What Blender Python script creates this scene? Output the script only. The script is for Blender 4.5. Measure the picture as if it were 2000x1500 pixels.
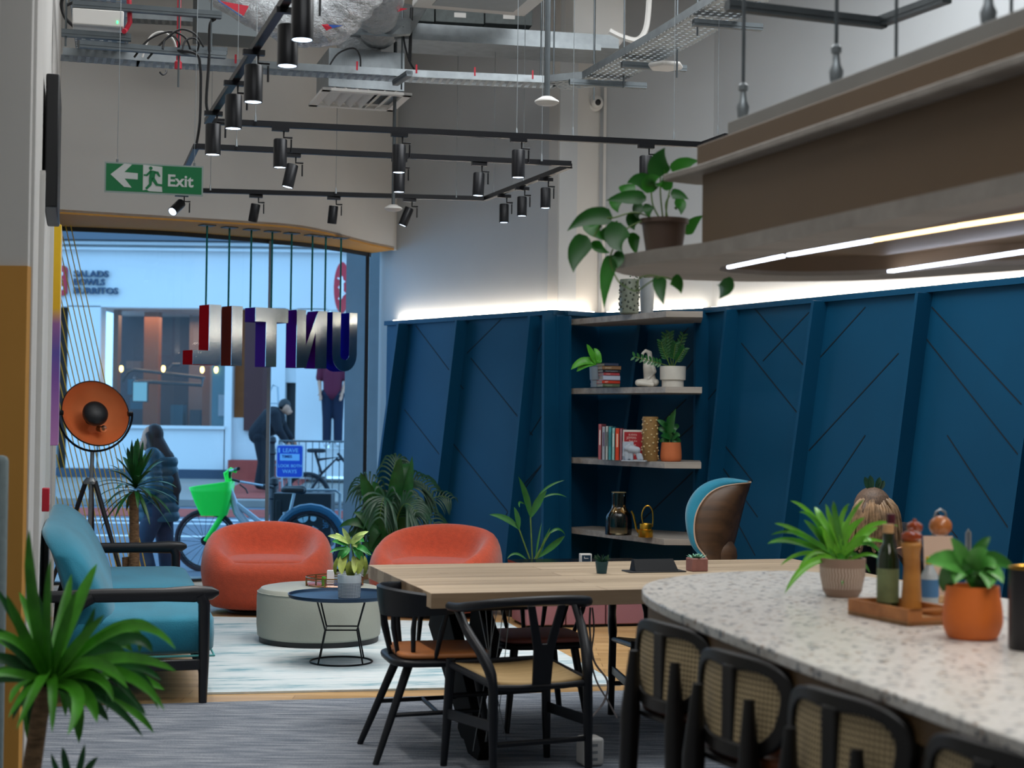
import bpy, math, random
from mathutils import Vector, Matrix
for o in list(bpy.data.objects): bpy.data.objects.remove(o, do_unlink=True)
SC = bpy.context.scene
COL = SC.collection
R = math.radians
# ---------------------------------------------------------------- camera
F_PX = 3150.0
PITCH = math.atan(67.0/F_PX); ROLL = 0.012; CAMZ = 1.5
cam_d = bpy.data.cameras.new('camera'); cam = bpy.data.objects.new('camera', cam_d); COL.objects.link(cam)
cam_d.sensor_width = 36.0; cam_d.lens = 36.0*F_PX/2000.0
CM = Matrix.Rotation(math.pi/2+PITCH, 3, 'X') @ Matrix.Rotation(ROLL, 3, 'Z')
cam.matrix_world = Matrix.Translation((0,0,CAMZ)) @ CM.to_4x4()
cam_d.clip_start = 0.05; cam_d.clip_end = 200
cam_d.dof.use_dof = True; cam_d.dof.focus_distance = 9.6; cam_d.dof.aperture_fstop = 3.0
SC.camera = cam
# ---------------------------------------------------------------- view + world
SC.view_settings.view_transform = 'Standard'; SC.view_settings.look = 'None'
SC.view_settings.gamma = 1.0; SC.view_settings.use_curve_mapping = False
SC.view_settings.exposure = 0.12
W = bpy.data.worlds.new('sky'); SC.world = W; W.use_nodes = True
bg = W.node_tree.nodes['Background']
bg.inputs['Color'].default_value = (0.31, 0.63, 1.0, 1); bg.inputs['Strength'].default_value = 2.35
def area(name, loc, size, power, col, rot=(0,0,0), sy=None, spread=180):
    d = bpy.data.lights.new(name, 'AREA'); d.energy = power; d.color = col; d.size = size
    d.spread = R(spread)
    if sy: d.shape = 'RECTANGLE'; d.size_y = sy
    o = bpy.data.objects.new(name, d); COL.objects.link(o); o.location = loc; o.rotation_euler = rot
    return o
WARM = (1.0, 0.86, 0.72); NEUT = (0.96, 0.985, 1.0)
area('fill_light_lounge', (-1.2, 9.6, 5.05), 3.2, 62, NEUT)  # this and the next two: unseen fill lamps added to brighten the room
area('fill_light_dining', (1.4, 8.6, 5.05), 3.0, 170, NEUT)
area('fill_light_near', (0.3, 3.2, 5.05), 3.0, 75, NEUT)
# ---------------------------------------------------------------- pixel helpers (2000x1500 frame) -> world points
def ray(px, py): return CM @ Vector((px-1000.0, 750.0-py, -F_PX))
C0 = Vector((0,0,CAMZ))
def Pz(px, py, z):
    r = ray(px,py); return C0 + r*((z-CAMZ)/r.z)
def Pd(px, py, d):
    r = ray(px,py); return C0 + r*(d/r.y)
def Pw(px, py, p, q, off=0.0):                       # on the vertical plane through p-q, off towards the camera
    r = ray(px,py); n = Vector((q[1]-p[1], -(q[0]-p[0]), 0)).normalized()
    if n.y > 0: n = -n
    pp = Vector((p[0],p[1],0)) + n*off
    t = (pp-Vector((0,0,0))).dot(n)/Vector((r.x,r.y,0)).dot(n)
    return C0 + r*t
def L(px, d): return ((px-1000.0)/F_PX)*d             # sideways metres at depth d
# ---------------------------------------------------------------- objects
def tag(o, label=None, cat=None, group=None, kind=None):
    if label: o['label'] = label
    if cat: o['category'] = cat
    if group: o['group'] = group
    if kind: o['kind'] = kind
    return o
def thing(name, label, cat, loc=(0,0,0), rz=0.0, group=None):
    o = bpy.data.objects.new(name, None); COL.objects.link(o); o.empty_display_size = .05
    o.location = loc; o.rotation_euler = (0,0,R(rz)); return tag(o, label, cat, group)
def struct(o): o['kind'] = 'structure'; return o
class MB:
    def __init__(s): s.v=[]; s.f=[]; s.m=[]; s.mi=0
    def add(s, vs, fs, M=None):
        b = len(s.v)
        if M is not None: vs = [M @ Vector(v) for v in vs]
        s.v += [tuple(v) for v in vs]
        for f in fs: s.f.append(tuple(i+b for i in f)); s.m.append(s.mi)
        return s
    def box(s, c, d, rot=(0,0,0), taper=1.0):
        x,y,z = [k/2 for k in d]; t=taper
        vs = [(-x*t,-y*t,-z),(x*t,-y*t,-z),(x*t,y*t,-z),(-x*t,y*t,-z),(-x,-y,z),(x,-y,z),(x,y,z),(-x,y,z)]
        from mathutils import Euler
        M = Matrix.Translation(c) @ Euler(rot).to_matrix().to_4x4()
        return s.add(vs, [(0,3,2,1),(4,5,6,7),(0,1,5,4),(1,2,6,5),(2,3,7,6),(3,0,4,7)], M)
    def beam(s, p, q, w, h, up=(0,0,1), w2=None, h2=None):
        p=Vector(p); q=Vector(q); d=(q-p).normalized(); u=Vector(up)
        a=d.cross(u)
        if a.length<1e-5: a=d.cross(Vector((0,1,0)))
        a.normalize(); b=a.cross(d).normalized(); w2=w2 or w; h2=h2 or h; vs=[]
        for P_,ww,hh in ((p,w,h),(q,w2,h2)):
            for i,j in ((-1,-1),(1,-1),(1,1),(-1,1)): vs.append(P_+a*(i*ww/2)+b*(j*hh/2))
        return s.add(vs, [(0,1,2,3),(7,6,5,4),(0,4,5,1),(1,5,6,2),(2,6,7,3),(3,7,4,0)])
    def tube(s, pts, r, n=8, flat=1.0, closed=False):
        pts=[Vector(p) for p in pts]; N=len(pts); rs = r if isinstance(r,(list,tuple)) else [r]*N
        tn=[]
        for i in range(N):
            a=pts[(i-1)%N] if closed else pts[max(0,i-1)]; b=pts[(i+1)%N] if closed else pts[min(N-1,i+1)]
            tn.append((b-a).normalized())
        u=Vector((0,0,1))
        if abs(tn[0].dot(u))>.95: u=Vector((1,0,0))
        a=(u-tn[0]*u.dot(tn[0])).normalized(); vs=[]
        for i in range(N):
            a=(a-tn[i]*a.dot(tn[i])).normalized(); b=tn[i].cross(a)
            for k in range(n):
                t=2*math.pi*k/n; vs.append(pts[i]+a*(math.cos(t)*rs[i])+b*(math.sin(t)*rs[i]*flat))
        fs=[]
        for i in range(N if closed else N-1):
            j=(i+1)%N
            for k in range(n): fs.append((i*n+k, i*n+(k+1)%n, j*n+(k+1)%n, j*n+k))
        if not closed: fs += [tuple(range(n-1,-1,-1)), tuple((N-1)*n+k for k in range(n))]
        return s.add(vs,fs)
    def lathe(s, prof, c=(0,0,0), n=32, sx=1, sy=1, M=None, jit=0, cap=True):
        vs=[]; fs=[]; N=len(prof)
        for r,z in prof:
            for k in range(n):
                t=2*math.pi*k/n; rr=r*(1+jit*random.uniform(-1,1)); vs.append((c[0]+rr*math.cos(t)*sx, c[1]+rr*math.sin(t)*sy, c[2]+z))
        for i in range(N-1):
            for k in range(n): fs.append((i*n+k,i*n+(k+1)%n,(i+1)*n+(k+1)%n,(i+1)*n+k))
        if cap and prof[0][0]>1e-6: fs.append(tuple(range(n-1,-1,-1)))
        if cap and prof[-1][0]>1e-6: fs.append(tuple((N-1)*n+k for k in range(n)))
        return s.add(vs,fs,M)
    def prism(s, poly, z0, z1, M=None):
        n=len(poly); ar=sum(poly[i][0]*poly[(i+1)%n][1]-poly[(i+1)%n][0]*poly[i][1] for i in range(n))
        if ar<0: poly=poly[::-1]
        vs=[(x,y,z0) for x,y in poly]+[(x,y,z1) for x,y in poly]
        fs=[tuple(range(n-1,-1,-1)), tuple(range(n,2*n))]+[(i,(i+1)%n,n+(i+1)%n,n+i) for i in range(n)]
        return s.add(vs,fs,M)
    def plate(s, poly, y0, y1, M=None):               # polygon drawn in x,z, thick along y
        T = Matrix(((1,0,0,0),(0,0,-1,0),(0,1,0,0),(0,0,0,1)))
        return s.prism(poly, -y1, -y0, (M @ T) if M is not None else T)
    def ball(s, c, r, n=16, M=None):
        if not isinstance(r,(list,tuple)): r=(r,r,r)
        m=max(6,n//2); prof=[(math.sin(math.pi*i/m),-math.cos(math.pi*i/m)) for i in range(m+1)]
        vs=[]; fs=[]
        for rr,z in prof:
            for k in range(n): t=2*math.pi*k/n; vs.append((c[0]+rr*math.cos(t)*r[0],c[1]+rr*math.sin(t)*r[1],c[2]+z*r[2]))
        for i in range(m):
            for k in range(n): fs.append((i*n+k,i*n+(k+1)%n,(i+1)*n+(k+1)%n,(i+1)*n+k))
        return s.add(vs,fs,M)
    def cush(s, c, d, e=0.35, ez=0.5, n=32, M=None):   # soft rounded block
        def sp(w,p): return math.copysign(abs(w)**p, w)
        m=14; vs=[]; fs=[]
        for i in range(m+1):
            a=-math.pi/2+math.pi*i/m; cz=sp(math.sin(a),ez); cr=sp(math.cos(a),ez)
            for k in range(n):
                t=2*math.pi*k/n; vs.append((c[0]+d[0]/2*cr*sp(math.cos(t),e), c[1]+d[1]/2*cr*sp(math.sin(t),e), c[2]+d[2]/2*cz))
        for i in range(m):
            for k in range(n): fs.append((i*n+k,i*n+(k+1)%n,(i+1)*n+(k+1)%n,(i+1)*n+k))
        return s.add(vs,fs,M)
    def capsule(s, p, q, r0, r1, n=14, flat=1.0):
        p=Vector(p); q=Vector(q); d=(q-p); ln=d.length; d.normalize(); pts=[]; rs=[]
        for k in range(5): a=math.pi/2*k/4; pts.append(p-d*r0*math.cos(a)); rs.append(max(.0005,r0*math.sin(a)))
        for k in range(1,5): pts.append(p+(q-p)*k/4); rs.append(r0+(r1-r0)*k/4)
        for k in range(1,5): a=math.pi/2*k/4; pts.append(q+d*r1*math.sin(a)); rs.append(max(.0005,r1*math.cos(a)))
        return s.tube(pts, rs, n, flat)
    def leaf(s, base, tip, w, ctrl=None, prof='lance', nrm=(0,-1,.35), n=9, fold=.18):
        P={'lance':[(0,.12),(.15,.62),(.4,1),(.65,.85),(.88,.38),(1,.0)],'heart':[(0,.25),(.05,.8),(.2,1),(.45,.95),(.7,.62),(.9,.2),(1,.0)],
           'strap':[(0,.55),(.2,.85),(.5,1),(.75,.8),(.92,.4),(1,.0)],'oval':[(0,.15),(.12,.7),(.35,1),(.6,.98),(.85,.6),(.96,.25),(1,.0)]}[prof]
        base=Vector(base); tip=Vector(tip); c=Vector(ctrl) if ctrl is not None else (base+tip)/2; N=Vector(nrm); vs=[]; fs=[]
        for i in range(n+1):
            t=i/n; p=base*(1-t)**2+c*2*t*(1-t)+tip*t*t; d=((c-base)*(1-t)+(tip-c)*t)
            if d.length<1e-6: d=tip-base
            d.normalize(); a=d.cross(N)
            if a.length<1e-3: a=d.cross(Vector((1,0,0)))
            a.normalize(); u=a.cross(d).normalized(); k=0
            while k<len(P)-2 and P[k+1][0]<t: k+=1
            (t0,w0),(t1,w1)=P[k],P[k+1]; ww=(w0+(w1-w0)*(t-t0)/(t1-t0))*w/2
            vs += [p-a*ww+u*(ww*fold*2), p, p+a*ww+u*(ww*fold*2)]
        for i in range(n):
            b=i*3; fs += [(b,b+1,b+4,b+3),(b+1,b+2,b+5,b+4)]
        return s.add(vs,fs)
    def build(s, name, mat, parent=None, smooth=None, bevel=0, remesh=0, sm=0, sub=0, loc=None, seg=2):
        me=bpy.data.meshes.new(name); me.from_pydata(s.v,[],s.f)
        mats = mat if isinstance(mat,(list,tuple)) else [mat]
        for m in mats: me.materials.append(m)
        me.polygons.foreach_set('material_index', s.m); me.update()
        if smooth is None: smooth=35
        if smooth:
            me.polygons.foreach_set('use_smooth',[True]*len(me.polygons))
            if smooth<180: me.set_sharp_from_angle(angle=R(smooth))
        o=bpy.data.objects.new(name,me); COL.objects.link(o); o.parent=parent
        if loc is not None: o.location=loc
        if remesh:
            r=o.modifiers.new('r','REMESH'); r.mode='VOXEL'; r.voxel_size=remesh; r.use_smooth_shade=True
        if sm:
            r=o.modifiers.new('s','SMOOTH'); r.factor=.5; r.iterations=sm
        if sub:
            r=o.modifiers.new('u','SUBSURF'); r.levels=sub; r.render_levels=sub
        if bevel:
            b=o.modifiers.new('b','BEVEL'); b.width=bevel; b.segments=seg; b.limit_method='ANGLE'; b.angle_limit=R(40)
        return o
def copy_tree(o, parent=None):
    c=o.copy(); COL.objects.link(c); c.parent=parent
    for ch in list(o.children): copy_tree(ch, c)
    return c
def text(mb, body, size, M, ext=.001, off=0.0, align='LEFT', sx=1.0):   # lettering in x,z of matrix M, facing -y
    cu=bpy.data.curves.new('t','FONT'); cu.body=body; cu.size=size; cu.extrude=ext; cu.offset=off; cu.align_x=align; cu.resolution_u=3
    ob=bpy.data.objects.new('t',cu); COL.objects.link(ob); dg=bpy.context.evaluated_depsgraph_get()
    me=ob.evaluated_get(dg).to_mesh()
    T=Matrix(((sx,0,0,0),(0,0,-1,0),(0,1,0,0),(0,0,0,1)))
    mb.add([v.co.copy() for v in me.vertices],[tuple(p.vertices) for p in me.polygons], M@T)
    ob.evaluated_get(dg).to_mesh_clear(); bpy.data.objects.remove(ob); bpy.data.curves.remove(cu)
def frame(p, q, z=0.0):                               # matrix at p (x,y), x axis towards q, z up
    d=Vector((q[0]-p[0], q[1]-p[1],0)).normalized()
    return Matrix(((d.x,-d.y,0,p[0]),(d.y,d.x,0,p[1]),(0,0,1,z),(0,0,0,1)))
def spline(pts, k=8, closed=False):
    out=[]; n=len(pts); P=[Vector(p) for p in pts]
    for i in range(n if closed else n-1):
        p0=P[(i-1)%n] if closed else P[max(0,i-1)]; p1=P[i]; p2=P[(i+1)%n]; p3=P[(i+2)%n] if closed else P[min(n-1,i+2)]
        for j in range(k):
            t=j/k; out.append(0.5*((2*p1)+(p2-p0)*t+(2*p0-5*p1+4*p2-p3)*t*t+(3*p1-p0-3*p2+p3)*t**3))
    if not closed: out.append(P[-1])
    return out
# ---------------------------------------------------------------- materials
def H(h):
    h=h.lstrip('#'); c=[int(h[i:i+2],16)/255 for i in (0,2,4)]
    return tuple([(x/12.92 if x<=.04045 else ((x+.055)/1.055)**2.4) for x in c])+(1,)
_M={}
def nodes(name):
    m=bpy.data.materials.new(name); m.use_nodes=True; nt=m.node_tree; return m, nt, nt.nodes['Principled BSDF']
def mat(name, col, rough=.5, metal=0, var=0, vs=6, bump=0, bs=40, stretch=None, coat=0, sheen=0, spec=.5):
    if name in _M: return _M[name]
    m,nt,b=nodes(name); c=H(col) if isinstance(col,str) else col
    b.inputs['Base Color'].default_value=c; b.inputs['Roughness'].default_value=rough; b.inputs['Metallic'].default_value=metal
    b.inputs['Specular IOR Level'].default_value=spec
    if coat: b.inputs['Coat Weight'].default_value=coat
    if sheen: b.inputs['Sheen Weight'].default_value=sheen
    if var or bump:
        tc=nt.nodes.new('ShaderNodeTexCoord'); mp=nt.nodes.new('ShaderNodeMapping'); nt.links.new(tc.outputs['Object'],mp.inputs[0])
        if stretch: mp.inputs['Scale'].default_value=stretch
        if var:
            n=nt.nodes.new('ShaderNodeTexNoise'); n.inputs['Scale'].default_value=vs; n.inputs['Detail'].default_value=5; nt.links.new(mp.outputs[0],n.inputs['Vector'])
            r=nt.nodes.new('ShaderNodeValToRGB'); r.color_ramp.elements[0].position=.3; r.color_ramp.elements[1].position=.7
            r.color_ramp.elements[0].color=tuple(x*(1-var) for x in c[:3])+(1,); r.color_ramp.elements[1].color=tuple(min(1,x*(1+var)) for x in c[:3])+(1,)
            nt.links.new(n.outputs['Fac'],r.inputs[0]); nt.links.new(r.outputs[0],b.inputs['Base Color'])
        if bump:
            n=nt.nodes.new('ShaderNodeTexNoise'); n.inputs['Scale'].default_value=bs; n.inputs['Detail'].default_value=4; nt.links.new(mp.outputs[0],n.inputs['Vector'])
            u=nt.nodes.new('ShaderNodeBump'); u.inputs['Strength'].default_value=bump; u.inputs['Distance'].default_value=.01
            nt.links.new(n.outputs['Fac'],u.inputs['Height']); nt.links.new(u.outputs[0],b.inputs['Normal'])
    _M[name]=m; return m
def ramp(nt, src, stops):
    r=nt.nodes.new('ShaderNodeValToRGB'); e=r.color_ramp.elements
    while len(e)<len(stops): e.new(.5)
    for i,(p,c) in enumerate(stops): e[i].position=p; e[i].color=H(c) if isinstance(c,str) else c
    nt.links.new(src,r.inputs[0]); return r
def emit(name, col, s):
    if name in _M: return _M[name]
    m=bpy.data.materials.new(name); m.use_nodes=True; nt=m.node_tree; nt.nodes.clear()
    e=nt.nodes.new('ShaderNodeEmission'); e.inputs[0].default_value=col if len(col)==4 else tuple(col)+(1,); e.inputs[1].default_value=s
    o=nt.nodes.new('ShaderNodeOutputMaterial'); nt.links.new(e.outputs[0],o.inputs[0]); _M[name]=m; return m
def glass(name, tint=(1,1,1,1), ior=1.45, refl=1.0):
    m=bpy.data.materials.new(name); m.use_nodes=True; nt=m.node_tree; nt.nodes.clear()
    t=nt.nodes.new('ShaderNodeBsdfTransparent'); t.inputs[0].default_value=tint
    g=nt.nodes.new('ShaderNodeBsdfGlossy'); g.inputs['Roughness'].default_value=.02
    f=nt.nodes.new('ShaderNodeFresnel'); f.inputs[0].default_value=ior
    mu=nt.nodes.new('ShaderNodeMath'); mu.operation='MULTIPLY'; mu.inputs[1].default_value=refl; nt.links.new(f.outputs[0],mu.inputs[0])
    x=nt.nodes.new('ShaderNodeMixShader'); o=nt.nodes.new('ShaderNodeOutputMaterial')
    nt.links.new(mu.outputs[0],x.inputs[0]); nt.links.new(t.outputs[0],x.inputs[1]); nt.links.new(g.outputs[0],x.inputs[2]); nt.links.new(x.outputs[0],o.inputs[0])
    _M[name]=m; return m
def mapped(nt, scale, rot=(0,0,0), out='Object'):
    tc=nt.nodes.new('ShaderNodeTexCoord'); mp=nt.nodes.new('ShaderNodeMapping'); nt.links.new(tc.outputs[out],mp.inputs[0])
    mp.inputs['Scale'].default_value=scale; mp.inputs['Rotation'].default_value=rot; return mp
def noise(nt, mp, scale=1, detail=5, rough=.5):
    n=nt.nodes.new('ShaderNodeTexNoise'); n.inputs['Scale'].default_value=scale; n.inputs['Detail'].default_value=detail; n.inputs['Roughness'].default_value=rough
    nt.links.new(mp.outputs[0],n.inputs['Vector']); return n
def wood(name, a, b_, rot=0, rough=.5, sc=(1.2,16,16), bump=.1, planks=0):
    m,nt,b=nodes(name); mp=mapped(nt,sc,(0,0,rot)); n=noise(nt,mp,1.0,6,.6)
    r=ramp(nt,n.outputs['Fac'],[(.3,a),(.7,b_)]); out=r.outputs[0]
    if planks:
        m2=mapped(nt,(1,1,1),(0,0,rot)); br=nt.nodes.new('ShaderNodeTexBrick'); nt.links.new(m2.outputs[0],br.inputs['Vector'])
        br.inputs['Scale'].default_value=planks; br.inputs['Mortar Size'].default_value=.004; br.inputs['Brick Width'].default_value=1.6; br.inputs['Row Height'].default_value=.16
        br.inputs['Color1'].default_value=(1,1,1,1); br.inputs['Color2'].default_value=(.72,.70,.68,1); br.inputs['Mortar'].default_value=(.55,.5,.45,1)
        mx=nt.nodes.new('ShaderNodeMixRGB'); mx.blend_type='MULTIPLY'; mx.inputs[0].default_value=1; nt.links.new(out,mx.inputs[1]); nt.links.new(br.outputs[0],mx.inputs[2]); out=mx.outputs[0]
    nt.links.new(out,b.inputs['Base Color']); b.inputs['Roughness'].default_value=rough
    u=nt.nodes.new('ShaderNodeBump'); u.inputs['Strength'].default_value=bump; u.inputs['Distance'].default_value=.003; nt.links.new(n.outputs['Fac'],u.inputs['Height']); nt.links.new(u.outputs[0],b.inputs['Normal'])
    _M[name]=m; return m
m_white=mat('wall_paint','#c8c6c2',.85,var=.03,vs=1.5,bump=.03,bs=120)
m_whitec=mat('wall_paint_cool_lit','#b9bdc0',.85,var=.03,vs=1.5,bump=.03,bs=120)  # same white paint, with the bluer light on some faces put into its colour
m_tan=mat('tan_paint','#c08a3c',.7,var=.03,vs=2)
m_blue=mat('blue_panel','#0b4a6c',.5,var=.05,vs=2,bump=.02,bs=60,spec=.22)
m_blueg=mat('blue_groove','#082c44',.6)
m_black=mat('black_paint','#0b0d12',.45)
m_blackw=mat('black_wood','#101218',.38,var=.15,vs=8,stretch=(1,1,.2))
m_blackm=mat('black_metal','#0d0f14',.4,metal=.6)
m_steel=mat('galvanised_steel','#8d9498',.38,metal=.75,var=.12,vs=14)
m_steelk=mat('dark_steel','#5d6468',.45,metal=.7,var=.1,vs=14)
m_wplas=mat('white_plastic','#d6d4d0',.45)
m_teal=mat('teal_fabric','#157a94',.85,var=.14,vs=5,bump=.25,bs=180,sheen=.3,stretch=(1,.35,1))
m_coral=mat('coral_fabric','#c04a2b',.9,var=.10,vs=30,bump=.5,bs=110,sheen=.35)
m_beige=mat('beige_leather','#a5a79c',.6,var=.04,vs=3,bump=.08,bs=120)
m_tanl=mat('tan_leather','#b9733f',.5,var=.08,vs=6,bump=.08,bs=90)
m_pinkl=mat('pink_leather','#b0685c',.55,var=.06,vs=6)
m_terra=mat('terracotta','#c46a3c',.8,var=.08,vs=6,bump=.1,bs=50)
m_orange=mat('orange_glaze','#d1691f',.55,var=.05,vs=6,bump=.05,bs=40)
m_greyc=mat('grey_ceramic','#9aa0a3',.55,var=.05,vs=10,bump=.06,bs=60)
m_whitec2=mat('white_ceramic','#cfcabf',.45,var=.05,vs=12,bump=.06,bs=60)
m_soil=mat('soil','#2a2019',.95,var=.3,vs=60,bump=.6,bs=80)
m_leafd=mat('leaf_dark','#1d5a25',.42,var=.3,vs=14,spec=.5)
m_leafm=mat('leaf_mid','#4a9a24',.42,var=.28,vs=12,spec=.5)
m_leafl=mat('leaf_light','#7fbe3a',.45,var=.3,vs=14)
m_leafp=mat('leaf_pale','#b9d27c',.45,var=.35,vs=26)
m_leafk=mat('leaf_deep','#1f4a33',.42,var=.3,vs=14)
m_stem=mat('stem_green','#5c7a35',.6,var=.2,vs=30)
m_bark=mat('bark','#7d6247',.9,var=.4,vs=24,bump=.9,bs=30,stretch=(1,1,3.5))
m_gold=mat('gold_metal','#d2a03a',.28,metal=1)
m_copper=mat('copper','#e5804a',.42,metal=.35,var=.05,vs=5)
m_glassw=glass('window_glass',(.93,.97,1,1),1.5,.9)
m_glassa=glass('amber_glass',(.80,.72,.55,1),1.5,1.1)
m_oak=wood('oak','#a88256','#cfa677',0,.5)
m_oakt=wood('oak_table','#a18c72','#c9b498',0,.48,(.9,13,13),.1,1)
m_oakg=wood('grey_oak','#8b8379','#b3aaa0',0,.55)
m_walnut=wood('walnut','#3b2817','#5e4128',0,.5)
# ================================================================= ROOM SHELL
def carpet_mat():
    m,nt,b=nodes('carpet'); mp=mapped(nt,(1,1,1),(0,0,R(-16)))
    m2=mapped(nt,(3.2,46,1),(0,0,R(-16))); n=noise(nt,m2,1,6,.65); m3=mapped(nt,(140,420,1),(0,0,R(-16))); n3=noise(nt,m3,1,2)
    mx=nt.nodes.new('ShaderNodeMixRGB'); mx.inputs[0].default_value=.35; nt.links.new(n.outputs['Fac'],mx.inputs[1]); nt.links.new(n3.outputs['Fac'],mx.inputs[2])
    r=ramp(nt,mx.outputs[0],[(.34,'#363d4a'),(.47,'#606874'),(.62,'#9fa3a8')]); nt.links.new(r.outputs[0],b.inputs['Base Color']); b.inputs['Roughness'].default_value=.95
    u=nt.nodes.new('ShaderNodeBump'); u.inputs['Strength'].default_value=.5; u.inputs['Distance'].default_value=.004; nt.links.new(n3.outputs['Fac'],u.inputs['Height']); nt.links.new(u.outputs[0],b.inputs['Normal']); return m
def rug_mat():
    m,nt,b=nodes('rug'); m1=mapped(nt,(1.1,4.2,1)); n=noise(nt,m1,1.3,9,.68); m2=mapped(nt,(2,26,1)); n2=noise(nt,m2,1,6,.7)
    mx=nt.nodes.new('ShaderNodeMixRGB'); mx.inputs[0].default_value=.4; nt.links.new(n.outputs['Fac'],mx.inputs[1]); nt.links.new(n2.outputs['Fac'],mx.inputs[2])
    r=ramp(nt,mx.outputs[0],[(.36,'#3f7f90'),(.42,'#86a6b0'),(.48,'#b9c6ca'),(.57,'#cbd2d4'),(.68,'#a3abb0')]); nt.links.new(r.outputs[0],b.inputs['Base Color']); b.inputs['Roughness'].default_value=.95
    return m
def wfloor_mat(): return wood('wood_floor','#a8834f','#c9a676',0,.45,(1.0,9,9),.05,1.4)

cp=MB(); a=Pz(-200,1391,0); b=Pz(1900,1331,0)
cp.prism([(a.x,a.y),(b.x,b.y),(9,b.y+.3),(9,-3.2),(-6.5,-3.2),(-6.5,a.y)],.0,.006); struct(cp.build('floor',carpet_mat(),smooth=0))
# ceiling + far walls
c_=MB(); c_.box((1,6.6,5.3),(16,20,.2)); struct(c_.build('ceiling',mat('ceiling_paint','#b4b2ae',.9),smooth=0))
HZ=5.2
def wallseg(mb,p,q,z0,z1,th=.2,away=True):
    M=frame(p,q); l=math.hypot(q[0]-p[0],q[1]-p[1]); y0,y1=(0,th) if away else (-th,0)
    mb.prism([(0,y0),(l,y0),(l,y1),(0,y1)],z0,z1,M)
LW0=(-3.93,13.95); LW1=(-1.85,6.2)
w=MB(); wallseg(w,LW1,LW0,0,HZ,.25); struct(w.build('wall_left',m_white,smooth=0))
# pier at the left whose face looks at the camera: tan below, white above
w=MB(); w.box((-2.3,6.19,HZ/2+1.03),(.88,.05,HZ-2.06)); struct(w.build('wall_left_pier',m_white,smooth=0))
w=MB(); w.box((-2.3,6.18,1.03),(.888,.06,2.06)); struct(w.build('wall_left_pier',m_tan,smooth=0))
w=MB(); w.box((-2.75,1.6,HZ/2),(.15,9.4,HZ)); struct(w.build('wall_left',m_white,smooth=0))
w=MB(); w.box((1,-3.1,HZ/2),(15,.15,HZ)); struct(w.build('wall_back',m_white,smooth=0))
# soffit beam top-left, sloping in the corner
w=MB(); w.prism([(-2.7,2.4),(-1.62,5.0),(-1.95,6.15),(-2.7,6.15)],3.35,HZ); struct(w.build('trim_1',m_white,smooth=0))
# the lines of the right-hand wall (front face of the blue panelling)
A0=(-1.38,15.62); A1=(.365,13.46); C1=(.74,13.80); J=(1.545,13.10); B1=(3.166,9.97); B2=(5.9,4.6); B3=(6.6,-3.1)
PT=2.40
def off(p,q,d):
    n=Vector((q[1]-p[1],-(q[0]-p[0]),0)).normalized()
    if n.y>0: n=-n
    n=-n; return (p[0]+n.x*d,p[1]+n.y*d),(q[0]+n.x*d,q[1]+n.y*d)
def wall(name,p,q,d,z0,z1,m,th=.2,ext=0):
    p2,q2=off(p,q,d); v=Vector((q2[0]-p2[0],q2[1]-p2[1],0)).normalized()*ext
    p2=(p2[0]-v.x,p2[1]-v.y); q2=(q2[0]+v.x,q2[1]+v.y); w=MB(); wallseg(w,p2,q2,z0,z1,th); return struct(w.build(name,m,smooth=0))
dA=Vector((A1[0]-A0[0],A1[1]-A0[1])).normalized()
wall('wall_right',A0,(A1[0]-dA.x*.10,A1[1]-dA.y*.10),.10,0,HZ,m_whitec,.2,.0)
dC=Vector((C1[0]-A1[0],C1[1]-A1[1])).normalized(); A2=(A1[0]+dC.x*.10,A1[1]+dC.y*.10)
wall('wall_right',(A1[0]+dC.x*.10,A1[1]+dC.y*.10),(C1[0]+dC.x*.16,C1[1]+dC.y*.16),.10,0,HZ,m_white,.12,.0)
wall('wall_right',C1,J,.10,0,HZ,m_whitec,.2,.09)
wall('wall_right',J,B1,.10,0,HZ,m_whitec,.2,.06)
wall('wall_right',B1,B2,.10,0,HZ,m_whitec,.2,.05)
wall('wall_right',B2,B3,.10,0,HZ,m_white,.2)
# vertical trims where the white wall turns
for px in (1167,1181):
    p=Pw(px,300,C1,J,-.09); w=MB(); w.box((p.x,p.y,(PT+HZ)/2),(.025,.02,HZ-PT)); struct(w.build('trim_2',m_white,smooth=0))
# blue panelling, one slab per wall face, with its slanting ribs, top rail and fine grooves
AP=tuple(Pw(755,700,A0,A1)[:2])
def panel(name,p,q,ribs,grooves,z1=PT,rail=.035):
    w=MB(); wallseg(w,p,q,0,z1-.001,.095); o=struct(w.build(name,m_blue,smooth=0))
    r=MB(); l=math.hypot(q[0]-p[0],q[1]-p[1]); r.prism([(0,-rail),(l,-rail),(l,.09),(0,.09)],z1-.03,z1+.012,frame(p,q)); r.build('top_rail',m_blue,o,smooth=0)
    for (x0,y0,x1,y1) in ribs:
        a=Pw(x0,y0,p,q,.03); b=Pw(x1,y1,p,q,.03); d=(b-a)*(-.06/(b-a).length); 
        if b.z>.05: t=(a.z-.02)/(a.z-b.z); b=a+(b-a)*t
        n=Vector((q[1]-p[1],-(q[0]-p[0]),0)).normalized()
        r=MB(); r.beam(a+n*(.03 if n.y<0 else -.03),b+n*(.03 if n.y<0 else -.03),.03,.13,up=n); r.build('rib',m_blue,o,smooth=0)
    if grooves:
        g=MB()
        for (x0,y0,x1,y1) in grooves:
            a=Pw(x0,y0,p,q,.0005); b=Pw(x1,y1,p,q,.0005); n=Vector((q[1]-p[1],-(q[0]-p[0]),0)).normalized(); g.beam(a,b,.009,.004,up=n)
        g.build('groove',mat('blue_groove2','#041826',.7),o,smooth=0)
    return o
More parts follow.
